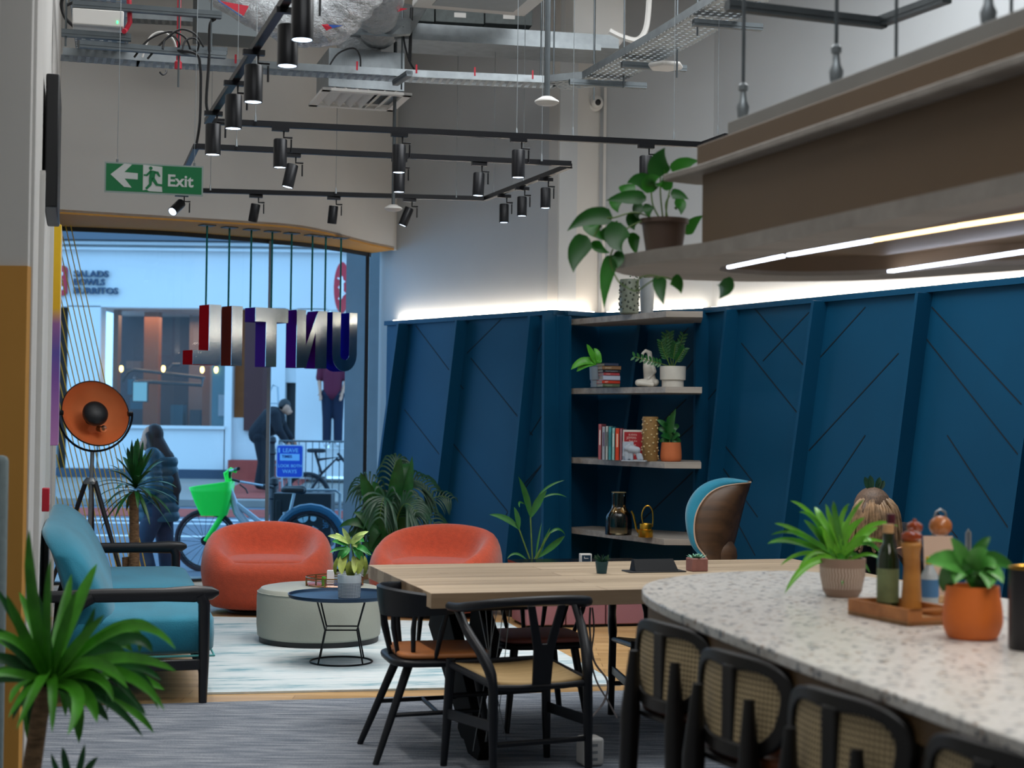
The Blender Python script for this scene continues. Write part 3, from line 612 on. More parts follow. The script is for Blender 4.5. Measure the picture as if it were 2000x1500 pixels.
for a_,b_ in (((452,919,-.1),(470,915,-.32)),((466,941,.05),(508,951,.3))):
    s=MB(); s.tube([q(*a_),q(*b_)],.012,8); s.build('handlebar',m_silver,gb); v=Vector(q(*b_)); u=(v-Vector(q(*a_))).normalized(); s=MB(); s.tube([v-u*.02,v+u*.12],.019,10); s.build('grip',m_black,gb)
s=MB(); s.tube([q(452,919,-.1),q(449,935,0),q(466,941,.05)],.014,8); s.tube([q(468,946),q(480,955),q(484,964)],.008,6); s.build('handlebar_bend',m_black,gb)
s=MB(); cx=hub.x+1.12; s.tube([(cx+.37*math.cos(a),D1,hz+.37*math.sin(a)) for a in [R(10+k*16) for k in range(11)]],.045,8); s.build('mudguard',mat('mudguard_teal','#1d5876',.3),gb)
# delivery box with stickers, on the bicycle behind
D2=18.6
db=thing('delivery_box','large black delivery box covered in stickers behind the green bicycle','box',tuple(Pd(594,1015,D2)))
s=MB(); s.prism([(-.33,-.2),(.33,-.2),(.33,.2),(-.33,.2)],-.30,.31); s.box((-.27,-.21,-.02),(.06,.01,.5)); s.build('casing',mat('box_black','#0e151c',.6,var=.2,vs=8),db,bevel=.02)
s=MB(); s.lathe([(0,-.004),(.062,-.004),(.062,.004),(0,.004)],n=20,M=Matrix.Translation((.01,-.206,.04))@Matrix.Rotation(R(90),4,'X')); s.lathe([(0,-.004),(.035,-.004),(.035,.004),(0,.004)],n=16,M=Matrix.Translation((.13,-.206,.03))@Matrix.Rotation(R(90),4,'X')); s.box((.0,-.206,-.10),(.08,.006,.07)); s.box((.14,-.206,-.11),(.08,.006,.08),(0,R(30),0)); s.build('sticker',mat('sticker_pale','#9fc0cf',.5),db,smooth=0)
s=MB(); text(s,'GUUR',.09,Matrix.Translation((.24,-.206,.16))@Matrix.Rotation(R(90),4,'Y'),.001,.001); text(s,'1',.07,Matrix.Translation((-.005,-.212,.02)),.001,.002); s.build('lettering',mat('sticker_ink','#3d6a86',.5),db,smooth=0)
s=MB(); s.beam((-.2,-.206,.05),(-.13,-.206,-.06),.008,.004,up=(0,1,0)); s.beam((-.22,-.206,-.02),(-.12,-.206,.0),.008,.004,up=(0,1,0)); s.beam((-.12,-.206,-.1),(-.05,-.206,-.2),.008,.004,up=(0,1,0)); s.build('scribble',mat('sticker_pale','#9fc0cf',.5),db,smooth=0)
for sx in (-.2,.2):
    s=MB(); s.tube([(sx,0,-.3),(sx,0,GZ-Pd(594,1015,D2).z)],.02,8); s.build('leg',m_black,db)
# road sign on a post
sp=Pd(566,901,20.5); g0=gz(20.5)
t=thing('road_sign','blue road sign reading LOOK BOTH WAYS on a post outside','sign',(sp.x,sp.y,g0))
zc=sp.z-g0
s=MB(); s.tube([(0,.03,0),(0,.03,zc+.2)],.02,10); s.build('post',m_steel,t)
s=MB(); s.plate(rrect(.345,.42,.03),-.008,.006,Matrix.Translation((0,0,zc))); s.build('border',mat('sign_edge','#a9bfd2',.5),t,smooth=0)
s=MB(); s.plate(rrect(.32,.395,.025),-.011,.0,Matrix.Translation((0,0,zc))); b_=s.build('board',mat('sign_blue','#0b46b8',.4),t,smooth=0)
s=MB()
for body_,x,y,sz,mi in (('LEAVE',-.09,.115,.072,0),('LOOK BOTH',-.148,-.075,.053,0),('WAYS',-.09,-.15,.066,0)): text(s,body_,sz,Matrix.Translation((x,-.014,zc+y)),.001,.001)
s.box((.0,-.0125,zc+.052),(.25,.003,.085)); s.box((-.135,-.0125,zc+.14),(.02,.003,.06)); s.build('lettering',mat('sign_pale','#7db7e6',.5),t,smooth=0)
s=MB(); text(s,'TIMES',.05,Matrix.Translation((-.10,-.016,zc+.045)),.001,.001); s.build('small_lettering',mat('sign_blue2','#123a86',.5),t,smooth=0)
# bollards, railing, stepladder, parked bicycle
m_bol=mat('bollard_black','#0d141d',.5)
for k,(px,py,d,h_) in enumerate(((532,850,23.0,1.0),(535,930,19.2,1.0))):
    z=gz(d); v=Pd(px,py,d); hh=v.z-z; s=MB(); s.lathe([(.07,0),(.07,.12),(.045,.16),(.045,hh-.28),(.06,hh-.26),(.045,hh-.22),(.04,hh-.12),(.06,hh-.09),(.05,hh-.03),(.0,hh)],n=14)
    o=s.build('bollard',m_bol); o.location=(v.x,d,z); tag(o,['black street bollard left of the blue road sign, farther one','black street bollard nearest the window beside the delivery box'][k],'bollard','black bollards outside')
t=thing('guard_rail','dark metal guard railing across the street at the right','railing',(0,0,0)); d=23.4; a=Pd(545,861,d); b=Pd(742,861,d); z=gz(d)
s=MB(); s.tube([(a.x,d,a.z),(b.x,d,a.z)],.014,6); s.tube([(a.x,d,z+.12),(b.x,d,z+.12)],.012,6); s.build('rail',m_steelk,t)
s=MB()
for k in range(16): x=a.x+(b.x-a.x)*k/15; s.tube([(x,d,z),(x,d,a.z)],.008,5)
s.build('uprights',m_steelk,t)
t=thing('cycle_hoop','grey tubular cycle stand behind the delivery box','stand',(0,0,0)); d=19.6; a=Pd(592,957,d); b=Pd(664,955,d); z=gz(d)
s=MB(); s.tube([(a.x,d,z),(a.x,d,a.z-.04),(a.x+.05,d,a.z),(b.x-.05,d,a.z),(b.x,d,a.z-.04),(b.x,d,z)],.018,8); s.build('hoop',m_steel,t)
t=thing('stepladder','pale aluminium stepladder standing across the street','ladder',(0,0,0)); d=25.9; z=gz(d)+.08; top=Pd(533,752,d); bl=Pd(520,905,d); br=Pd(552,905,d); m_al=mat('ladder_alu','#a7b4bd',.4,metal=.4)
s=MB(); s.tube([(bl.x,d,z),(top.x-.05,d,top.z-.1),(top.x,d,top.z),(top.x+.08,d,top.z-.03),(br.x,d,z)],.018,6); s.tube([(bl.x,d+.8,z),(top.x-.05,d+.1,top.z-.6)],.015,6); s.tube([(br.x,d+.8,z),(top.x+.09,d+.1,top.z-.6)],.015,6); s.build('rails',m_al,t)
for k in range(6):
    f=(k+.6)/6.8; x0=bl.x+(top.x-.05-bl.x)*f; x1=br.x+(top.x+.08-br.x)*f; zz=z+(top.z-z)*f; s=MB(); s.box(((x0+x1)/2,d,zz),(x1-x0,.09,.025)); s.build('tread',m_al,t,smooth=0)
D3=22.4; z3=gz(D3)
def q3(px,py): v=Pd(px,py,D3); return (v.x,D3,v.z)
t=thing('parked_bicycle','dark bicycle parked behind the railing beyond the blue sign','bicycle',(0,0,0))
c1=Pd(600,935,D3); c2=Pd(690,937,D3)
wheel(t,(c1.x,D3,z3+.33),.31,mt=m_bol); wheel(t,(c2.x+.25,D3,z3+.33),.31,mt=m_bol)
s=MB(); a=q3(618,888); s.tube([(c1.x,D3,z3+.33),q3(628,925),q3(616,884)],.02,6); s.tube([q3(628,925),q3(660,893),q3(620,898)],.02,6); s.tube([q3(660,885),(c2.x+.25,D3,z3+.33)],.02,6); s.tube([q3(662,900),q3(656,898),q3(672,897)],.014,6); s.build('frame',m_bol,t)
s=MB(); s.cush(q3(618,880),(.26,.12,.06)); s.build('saddle',m_bol,t)
# ================================================================= FURNITURE
# ---- teal sofa, seen from its side
sf_=thing('sofa','long teal fabric sofa with black wooden frame against the left wall','sofa',(-1.585,8.40,0),14.5)
LN=3.02
for y0,nm in ((0,'near'),(LN,'far')):
    s=MB(); s.tube([(0,y0,0),(.003,y0,.25),(.0,y0,.52),(-.02,y0,.56)],[.021,.028,.031,.034],12); s.build('leg',m_blackw,sf_)
    s=MB(); s.tube([(-.80,y0,0),(-.78,y0,.22),(-.72,y0,.42),(-.62,y0,.53),(-.56,y0,.56)],[.022,.03,.032,.034,.03],12); s.build('leg',m_blackw,sf_)
    s=MB(); s.tube([(-.78,y0,.565),(-.5,y0,.568),(-.2,y0,.568),(-.05,y0,.57),(.04,y0,.573),(.075,y0,.575)],[.03,.036,.036,.044,.034,.012],14,flat=.62); s.build('armrest',m_blackw,sf_)
    s=MB(); s.beam((-.78,y0,.20),(0,y0,.205),.03,.055); s.build('side_rail',m_blackw,sf_,bevel=.006)
s=MB(); s.beam((-.02,0,.205),(-.02,LN,.205),.03,.055); s.beam((-.74,0,.20),(-.74,LN,.20),.03,.055); s.build('frame_rail',m_blackw,sf_,bevel=.006)
for k in range(2):
    y=.05+(LN-.1)*(k+.5)/2
    s=MB(); s.cush((-.33,y,.345),(.80,(LN-.1)/2-.004,.23),.16,.32,40); o=s.build('seat_cushion',m_teal,sf_,smooth=180)
    s=MB(); s.tube([(-.33+.39*c_,y+((LN-.1)/4-.012)*d_,.24) for c_,d_ in ((-1,-1),(1,-1),(1,1),(-1,1))],.006,6,closed=True); s.build('piping',mat('teal_piping','#5fb3b4',.8),o)
s=MB()
prof=[(-.66,.24),(-.70,.5),(-.79,.80),(-.83,.87),(-.79,.895),(-.70,.87),(-.60,.78),(-.50,.60),(-.44,.44),(-.44,.30),(-.5,.24)]
pp=spline([Vector((x,0,z)) for x,z in prof],4,True); ny=26; vs=[]; fs=[]; m_=len(pp); cx=sum(p.x for p in pp)/m_; cz=sum(p.z for p in pp)/m_
for i in range(ny+1):
    t=i/ny; y=.06+(LN-.12)*t; e=min(t,1-t)*ny; k=1.0 if e>=3 else [.55,.86,.96][int(e)] if e<3 else 1
    if e==0: k=.6
    y2=y; dz=.0
    for p in pp: vs.append((cx+(p.x-cx)*k,y2,cz+(p.z-cz)*(k if k<1 else 1)))
for i in range(ny):
    for j in range(m_): fs.append((i*m_+j,i*m_+(j+1)%m_,(i+1)*m_+(j+1)%m_,(i+1)*m_+j))
fs+=[tuple(range(m_-1,-1,-1)),tuple(ny*m_+j for j in range(m_))]
for v in range(len(vs)):
    x,y,z=vs[v]
    if y<.25: vs[v]=(x,.06+(y-.06)*1.0,z)
s.add(vs,fs); s.build('backrest',m_teal,sf_,smooth=180)
# ---- coral tub armchairs
def tub(label,loc,rz,group):
    t=thing('tub_armchair',label,'armchair',loc,rz,group)
    # front is local -y. ring of profiles around the seat
    N=72; rings=[]
    for k in range(N):
        a=2*math.pi*k/N; fx_,fy_=math.cos(a),math.sin(a)          # a=90deg is the back
        back=max(0.0,math.sin(a)); front=max(0.0,-math.sin(a))
        Rx=.515; Ry=.46
        e=2.5; rr=(abs(fx_/Rx)**e+abs(fy_/Ry)**e)**(-1/e)
        h=.40+.30*(0.5+0.5*math.tanh((fy_+.15)*2.6))
        h=.42+.28*(max(0,fy_+.75)/1.75)**.62
        th=.19 if fy_>-.72 else .19
        h=max(h,.40)
        pr=[(rr*.78,.015),(rr*.86,.05),(rr*.955,.18),(rr,.30),(rr*.985,max(.34,h-.16)),(rr*.93,h-.05),(rr-.10,h),(rr-.155,h-.035),(rr-.19,max(.385,min(h-.1,.55))),(rr-.20,.385),(rr*.3,.385),(.0,.385)]
        rings.append([(fx_*r_,fy_*r_,z) for r_,z in pr])
    M_=len(rings[0]); vs=[v for r_ in rings for v in r_]; fs=[]
    for k in range(N):
        for j in range(M_-1): fs.append((k*M_+j,((k+1)%N)*M_+j,((k+1)%N)*M_+j+1,k*M_+j+1))
    fs.append(tuple(k*M_ for k in range(N-1,-1,-1)))
    s=MB(); s.add(vs,fs); s.build('shell',m_coral,t,smooth=180,sub=1,remesh=0,sm=4)
    s=MB(); s.cush((0,-.07,.375),(.70,.60,.11),.7,.62,40); s.build('seat_cushion',m_coral,t,smooth=180)
    s=MB(); s.lathe([(.30,.0),(.30,.02),(.28,.03)],n=28); s.build('base',m_black,t)
    return t
GRP='coral tub armchairs'
tub('coral fabric tub armchair in front of the shop window',(L(528,12.42),12.42,0),8,GRP)
tub('coral fabric tub armchair beside the palm and the blue panels',(L(856,12.35),12.35,0),-14,GRP)
# ---- ottoman
ot=thing('ottoman','round beige upholstered ottoman on the pale rug','ottoman',(L(630,10.74),10.74,.012))
s=MB(); s.lathe([(.0,.03),(.39,.03),(.405,.045),(.412,.12),(.412,.30),(.405,.33),(.385,.352),(.34,.36),(0,.362)],n=72); s.build('cushion',m_beige,ot)
s=MB(); s.lathe([(.0,.0),(.392,.0),(.395,.034),(.0,.034)],n=64); s.build('base',m_black,ot)
s=MB(); s.tube([(.407*math.cos(a),.407*math.sin(a),.327) for a in [2*math.pi*k/60 for k in range(60)]],.004,6,closed=True); s.build('piping',m_beige,ot)
OZ=.012+.362
tr=thing('round_tray','round tray with a gold wire gallery rail on the ottoman','tray',(L(659,10.78),10.78,OZ))
s=MB(); s.lathe([(0,0),(.185,0),(.19,.006),(.185,.012),(0,.010)],n=48); s.build('mirror_base',mat('tray_mirror','#c9a08a',.12,metal=1),tr)
s=MB(); s.tube([(.19*math.cos(a),.19*math.sin(a),.055) for a in [2*math.pi*k/48 for k in range(48)]],.0045,6,closed=True); s.tube([(.19*math.cos(a),.19*math.sin(a),.04) for a in [2*math.pi*k/48 for k in range(48)]],.003,6,closed=True)
for k in range(6): a=k*math.pi/3+.3; s.tube([(.19*math.cos(a),.19*math.sin(a),.0),(.19*math.cos(a),.19*math.sin(a),.055)],.006,8)
s.build('rail',mat('brushed_brass','#a98456',.3,metal=1),tr)
c=MB(); c.box((0,0,.046),(.045,.045,.088)); o=c.build('candle_box',mat('white_card','#dfe3e8',.6),bevel=.002); o.location=(L(651,10.74),10.74,OZ+.0125); tag(o,'small white box standing on the gold-railed tray','box')
c=MB(); c.lathe([(0,0),(.014,0),(.017,.03),(.012,.05),(0,.05)],n=12); c2=c.build('tray_ornament',m_leafm); c2.location=(L(638,10.72),10.72,OZ+.0125); tag(c2,'tiny green ornament on the gold-railed tray','ornament')
# ---- black tray side table
st=thing('side_table','round black tray side table with bent wire legs','side table',(L(674,9.80),9.80,.012))
s=MB(); s.lathe([(0,.392),(.312,.392),(.322,.398),(.326,.416),(.320,.416),(.314,.402),(0,.400)],n=72); s.build('table_top',mat('navy_metal','#1c3550',.35,metal=.4),st)
a0=R(45-16+20)
def pt(r_,k,z): a=a0+k*math.pi/2; return (r_*math.cos(a),r_*math.sin(a),z)
for k in range(4):
    s=MB(); s.tube([pt(.205,k,.392),pt(.135,k,.205),pt(.188,k,.006)],.005,8); s.build('leg',m_blackm,st)
s=MB(); s.tube([pt(.135,k,.205) for k in range(4)],.0045,6,closed=True); s.build('brace',m_blackm,st)
s=MB(); s.tube([(.188*math.cos(a),.188*math.sin(a),.006) for a in [2*math.pi*k/56 for k in range(56)]],.005,8,closed=True); s.build('base_ring',m_blackm,st)
# ---- dining table
TX,TY=-.333,6.89; TR=16.6
dt=thing('dining_table','long oak communal table with thick top and black crossed legs','dining table',(TX,TY,0),TR)
s=MB(); s.prism([(0,0),(2.36,0),(2.36,1.34),(.0,1.34)],.684,.75); s.build('table_top',m_oakt,dt,bevel=.002)
for x in (.30,2.0):
    for (ya,yb,x0) in ((.12,.95,-.03),(.62,.34,.03)):
        s=MB(); s.beam((x+x0,ya,0.0),(x+x0,yb if ya<.3 else .30,.615),.05,.16,up=(0,1,0),w2=.05,h2=.34); s.build('leg',mat('matt_black','#07080b',.8,spec=.2),dt,bevel=.003)
    s=MB(); s.box((x,.63,.672),(.34,1.1,.022)); s.build('mounting_plate',m_black,dt,smooth=0)
    s=MB()
    for k in range(3): s.tube([(x-.08+.05*k,.1,.05),(x+.02+.03*k,.10,.66)],.002,4); s.tube([(x+.08-.05*k,.1,.05),(x-.06+.03*k,.10,.66)],.002,4)
    s.build('tension_wire',m_steel,dt)
# ---- spindle-back chair
m_navyw=mat('navy_black_wood','#0a0e15',.42,spec=.35)
def spindle(label,loc,rz,pad,group):
    t=thing('spindle_chair',label,'chair',loc,rz,group)       # front is local +y
    s=MB(); s.cush((0,0,.425),(.47,.46,.045),.45,.5,36); s.build('seat',m_navyw,t,smooth=180)
    s=MB(); s.cush((0,.015,.455),(.43,.42,.035),.35,.45,36); s.build('seat_pad',pad,t,smooth=180)
    for sx in (-1,1):
        s=MB(); s.tube([(sx*.15,.15,.42),(sx*.205,.22,0)],[.021,.014],12); s.build('leg',m_navyw,t)
        s=MB(); s.tube([(sx*.13,-.14,.42),(sx*.225,-.30,0)],[.021,.014],12); s.build('leg',m_navyw,t)
        s=MB(); s.tube([(sx*.178,.187,.21),(sx*.18,-.225,.20)],.010,10); s.build('stretcher',m_navyw,t)
    s=MB(); s.tube([(-.178,-.02,.205),(.178,-.02,.205)],.010,10); s.build('stretcher',m_navyw,t)
    s=MB(); rings=[]; N=40
    for k in range(N+1):
        u=-1+2*k/N; a=R(-90)+u*R(112); r=.275; h=.105*max(0.0,math.cos(u*math.pi/2*.80))**1.2+.022; zt=.745-.045*abs(u)**2; th=.024
        c,sn=math.cos(a),math.sin(a); oy=.02
        for rr,z in ((r,zt-h),(r+th*.5,zt-h*.5),(r+th*.7,zt-.004),(r,zt+.004),(r-th*.3,zt-.004),(r-th*.4,zt-h*.5)): rings.append((c*rr,oy+sn*rr*.98,z))
    fs=[]
    for k in range(N):
        for j in range(6): fs.append((k*6+j,k*6+(j+1)%6,(k+1)*6+(j+1)%6,(k+1)*6+j))
    fs+=[(5,4,3,2,1,0),tuple(N*6+j for j in range(6))]
    s.add(rings,fs); s.build('back_rail',m_navyw,t,smooth=60)
    for u in (-.78,-.5,-.25,0,.25,.5,.78):
        a=R(-90)+u*R(112); b=R(-90)+u*R(100); s=MB(); s.tube([(.205*math.cos(b),.0+.20*math.sin(b),.43),(.25*math.cos((a+b)/2),.01+.245*math.sin((a+b)/2),.57),(.276*math.cos(a),.02+.27*math.sin(a),.70)],[.009,.0125,.009],8); s.build('spindle',m_navyw,t)
    return t
spindle('black spindle-back chair with tan leather pad at the left end of the table',(-.33,7.25,.006),-76,m_tanl,'chairs around the communal table')
spindle('black spindle-back chair with pink leather pad on the far side of the table',(.13,7.95,.006),196,m_pinkl,'chairs around the communal table').scale=(1,1,.95)
# ---- wishbone chair
m_cord=wood('paper_cord','#8b7047','#b89a68',0,.8,(3,160,3),.6)
def wish(label,loc,rz,group):
    t=thing('wishbone_chair',label,'chair',loc,rz,group)
    for sx in (-1,1):
        s=MB(); s.tube(spline([(sx*.215,-.235,0),(sx*.215,-.225,.22),(sx*.215,-.215,.42),(sx*.235,-.16,.52),(sx*.262,-.06,.61),(sx*.272,.02,.69)],4),[.017]*4+[.02]*5+[.023]*4+[.021]*4+[.018]*4,12); s.build('leg',m_navyw,t)
        s=MB(); s.tube([(sx*.245,.235,0),(sx*.235,.225,.2),(sx*.225,.215,.46)],[.015,.02,.021],12); s.build('leg',m_navyw,t)
        s=MB(); s.beam((sx*.215,-.22,.245),(sx*.237,.225,.225),.014,.045); s.build('stretcher',m_navyw,t,bevel=.004)
        s=MB(); s.tube([(sx*.213,-.21,.41),(sx*.226,.215,.435)],.015,10,flat=1); s.build('seat_rail',m_navyw,t)
    s=MB(); s.tube([(-.215,-.22,.17),(.215,-.22,.17)],[.012,.012],10); s.build('stretcher',m_navyw,t)
    s=MB(); s.tube([(-.235,.222,.30),(.235,.222,.30)],.011,10); s.build('stretcher',m_navyw,t)
    s=MB(); s.tube([(-.213,-.215,.40),(-.1,-.222,.395),(.1,-.222,.395),(.213,-.215,.40)],.013,10); s.tube([(-.226,.22,.44),(.226,.22,.44)],.014,10); s.build('seat_rail',m_navyw,t)
    s=MB(); vs=[]; fs=[]; n=10
    for i in range(n+1):
        for j in range(n+1):
            u=i/n*2-1; v=j/n*2-1; wd=.205+.012*v; z=.428+.012*v-.022*(1-u*u)*(1-.4*v*v)+.006; vs.append((u*wd,v*.205,z))
    for i in range(n):
        for j in range(n): fs.append((i*(n+1)+j,(i+1)*(n+1)+j,(i+1)*(n+1)+j+1,i*(n+1)+j+1))
    s.add(vs,fs); o=s.build('seat',m_cord,t,smooth=180); q_=o.modifiers.new('s','SOLIDIFY'); q_.thickness=.022
    pts=[(.285,.11,.70),(.286,.0,.705),(.27,-.11,.722),(.20,-.215,.742),(.10,-.265,.752),(0,-.28,.755),(-.10,-.265,.752),(-.20,-.215,.742),(-.27,-.11,.722),(-.286,0,.705),(-.285,.11,.70)]
    pts=spline(pts,4); s=MB(); s.tube(pts,[.013]+[.019]*(len(pts)-2)+[.013],12,flat=.85); s.build('back_rail',m_navyw,t)
    s=MB(); pl_=[(-.042,0),(.042,0),(.046,.14),(.085,.33),(.052,.33),(.012,.17),(-.012,.17),(-.052,.33),(-.085,.33),(-.046,.14)]
    M=Matrix.Translation((0,-.222,.405))@Matrix.Rotation(R(7.5),4,'X'); s.plate(pl_,-.006,.006,M); s.build('y_splat',m_navyw,t,bevel=.003)
    return t
wish('black wishbone chair with woven cord seat at the near side of the table',(.045,6.84,.006),24,'chairs around the communal table')
wish('black wishbone chair with woven cord seat on the far side, partly behind the stools',(.78,8.02,.006),192,'chairs around the communal table').scale=(1,1,.94)

# ---- charger block and cables under the table
t=thing('power_adapter','white cube power adapter on the carpet behind the stools','adapter',(L(1160,7.02),7.02,.0065),20)
s=MB(); s.box((0,0,.06),(.095,.10,.12)); s.build('casing',m_wplas,t,bevel=.012)
s=MB()
for z in (.03,.06,.09): s.box((.0,-.0505,z),(.03,.002,.012))
s.build('socket',mat('socket_grey','#8b8f92',.5),t,smooth=0)
c=MB(); c.tube(spline([Pd(1148,1440,7.0)+Vector((0,0,.0)),Pd(1150,1410,7.02),Pd(1180,1370,7.15),Pd(1186,1330,7.25),Pd(1160,1290,7.35),Pd(1152,1230,7.45),Pd(1153,1187,7.5)],6),.005,6)
c.tube(spline([Pd(1205,1402,7.1),Pd(1188,1370,7.2),Pd(1165,1330,7.3),Pd(1155,1285,7.4),Pd(1160,1230,7.5),Pd(1157,1187,7.55)],6),.004,6)
tag(c.build('power_cable',mat('grey_cable','#7d7778',.6)),'grey power cable hanging from the communal table to the floor','cable')
# ---- low pink cabinet with black top, behind the table
PC0=(.10,11.55); 
t=thing('low_cabinet','low dusty pink cabinet with a black top under the wall shelves','cabinet',(PC0[0],PC0[1],0),14)
m_pink=mat('dusty_pink','#a06c74',.8,var=.05,vs=3)
for k in range(3):
    s=MB(); s.box((.02+.145+.30*k,.2,.225),(.292,.42,.41)); s.build('cabinet_body' if k==0 else 'cabinet_body',m_pink,t,bevel=.006)
s=MB(); s.box((.47,.22,.01),(.86,.38,.02)); s.build('plinth',m_black,t,smooth=0)
s=MB(); s.box((.47,.2,.445),(.96,.48,.022)); s.build('top',mat('black_lacquer','#0a0c10',.25),t,smooth=0)
p=Pd(1143,1083,11.75); t=thing('desk_clock','small white cube desk clock on the low cabinet','clock',(p.x,11.72,.457),12)
s=MB(); s.box((0,0,.035),(.085,.05,.068)); s.build('casing',m_wplas,t,bevel=.004)
s=MB(); s.box((0,-.026,.036),(.065,.003,.045)); s.build('display',mat('clock_face','#22384a',.3),t,smooth=0)
s=MB(); s.box((0,-.0285,.036),(.03,.002,.004)); s.box((-.014,-.0285,.042),(.004,.002,.015)); s.build('clock_hand',m_wplas,t,smooth=0)
# ---- items on the communal table (z=.75)
TZ=.7505
def on_t(px,py): p=Pz(px,py,.75); return (p.x,p.y,TZ)
t=thing('succulent_pot','spiky little succulent in a dark teal tapered pot on the table','potted plant',on_t(1175,1120))
s=MB(); s.lathe([(0,0),(.024,0),(.032,.058),(.028,.058),(.026,.05),(0,.05)],n=20); s.build('pot',mat('teal_pot','#164650',.5),t)
s=MB()
for k in range(16): a=k*2.4; e=.25+.06*k/2; r_=.045*math.cos(e); s.leaf((0,0,.05),(r_*math.cos(a),r_*math.sin(a),.05+.052*math.sin(e)+.012),.012,None,'strap',(math.cos(a+1.5),math.sin(a+1.5),.2),5)
s.build('succulent',m_leafk,t)
t=thing('socket_unit','black wedge-shaped pop-up socket unit on the communal table','socket',on_t(1279,1117),TR)
s=MB(); s.prism([(-.15,-.045),(.15,-.045),(.15,.07),(-.15,.07)],0,.006); s.build('base_plate',m_black,t,bevel=.002)
s=MB(); s.add([(-.115,-.03,.006),(.115,-.03,.006),(.115,.05,.006),(-.115,.05,.006),(-.105,.02,.062),(.105,.02,.062),(.105,.05,.058),(-.105,.05,.058)],[(0,3,2,1),(4,5,6,7),(0,1,5,4),(1,2,6,5),(2,3,7,6),(3,0,4,7)]); s.build('lid',mat('gloss_black','#05070b',.6,spec=.2),t,bevel=.002)
t=thing('succulent_pot','pale rosette succulent in a pink cube pot on the table','potted plant',on_t(1361,1115),TR)
s=MB(); s.box((0,0,.032),(.085,.085,.064)); s.build('pot',mat('pink_concrete','#9c6b64',.8,var=.08,vs=40),t,bevel=.004)
s=MB()
for k in range(18): a=k*2.4; r_=.012+.0018*k; s.leaf((0,0,.06),(r_*1.4*math.cos(a),r_*1.4*math.sin(a),.088-.0006*k),.016,None,'oval',(math.cos(a),math.sin(a),-1),5)
s.build('succulent',mat('sage','#7fb39a',.6,var=.15,vs=40),t)
# ---- high-backed teal chair with walnut shell
t=thing('shell_chair','high curved lounge chair, walnut outside and teal inside, right of the shelves','chair',(L(1404,10.6),10.6,0),0)
def sp_(px,py,dy=0): p=Pd(px,py,10.6+dy); return Vector((p.x-L(1404,10.6),p.y-10.6,p.z))
# outer shell: one edge profile (light line) and one rear profile, lofted and bulged
E=[(1378,1088),(1362,1066),(1356,1040),(1358,1010),(1368,985),(1384,965),(1404,953),(1428,947),(1467,942)]
Rr=[(1426,1088),(1432,1070),(1438,1050),(1443,1030),(1448,1010),(1453,990),(1458,972),(1463,957),(1467,942)]
E=[(1398,1125)]+E; Rr=[(1418,1125)]+Rr
Ee=spline([sp_(x,y,-.16+.02*i) for i,(x,y) in enumerate(E)],4); Rs=spline([sp_(x,y,.10) for x,y in Rr],4); vs=[];fs=[];n=10;m_=len(Ee)
for i in range(m_):
    for j in range(n+1):
        u=j/n; p=Ee[i]*(1-u)+Rs[i]*u; b=math.sin(u*math.pi)*.09*math.sin(math.pi*min(1,(i+3)/(m_+3))); p=p+Vector((.3*b,-b,0)); vs.append(tuple(p))
for i in range(m_-1):
    for j in range(n): a=i*(n+1)+j; fs.append((a,a+1,a+n+2,a+n+1))
s=MB(); s.add(vs,fs); o=s.build('outer_shell',m_walnut,t,smooth=180); q_=o.modifiers.new('s','SOLIDIFY'); q_.thickness=-.012; q_.offset=1
s=MB(); s.tube(Ee,.0055,8); s.build('shell_edge',mat('pale_ply','#b59a84',.5),t)
T_=[(1400,1125),(1372,1090),(1352,1066),(1341,1035),(1338,1000),(1345,975),(1362,952),(1388,937),(1420,932),(1467,940)]
Ts=spline([sp_(x,y,-.02+.01*i) for i,(x,y) in enumerate(T_)],4)
In=spline([sp_(x,y,.14) for x,y in Rr],4); vs=[];fs=[];n=14
for i in range(m_):
    for j in range(n+1):
        u=j/n
        if u<.4: v=u/.4; p=Ee[i]*(1-v)+Ts[i]*v; p=p+Vector((-.02*math.sin(v*math.pi),-.03*math.sin(v*math.pi),0))
        else: v=(u-.4)/.6; p=Ts[i]*(1-v)+In[i]*v; p=p+Vector((0,.10*math.sin(v*math.pi),0))
        vs.append(tuple(p))
for i in range(m_-1):
    for j in range(n): a=i*(n+1)+j; fs.append((a,a+n+1,a+n+2,a+1))
s=MB(); s.add(vs,fs); s.build('upholstery',m_teal,t,smooth=180)
s=MB(); s.cush((-.12,.05,.42),(.52,.52,.12),.5,.5); s.build('seat',m_teal,t,smooth=180)
s=MB(); s.capsule((.0,.02,.36),(.02,.05,.62),.10,.12,12); s.build('back_support',m_walnut,t)
for k in range(4): a=R(45+90*k); s=MB(); s.tube([(-.1+.05*math.cos(a),.05+.05*math.sin(a),.37),(-.1+.3*math.cos(a),.05+.3*math.sin(a),0)],[.018,.012],10); s.build('leg',m_black,t)
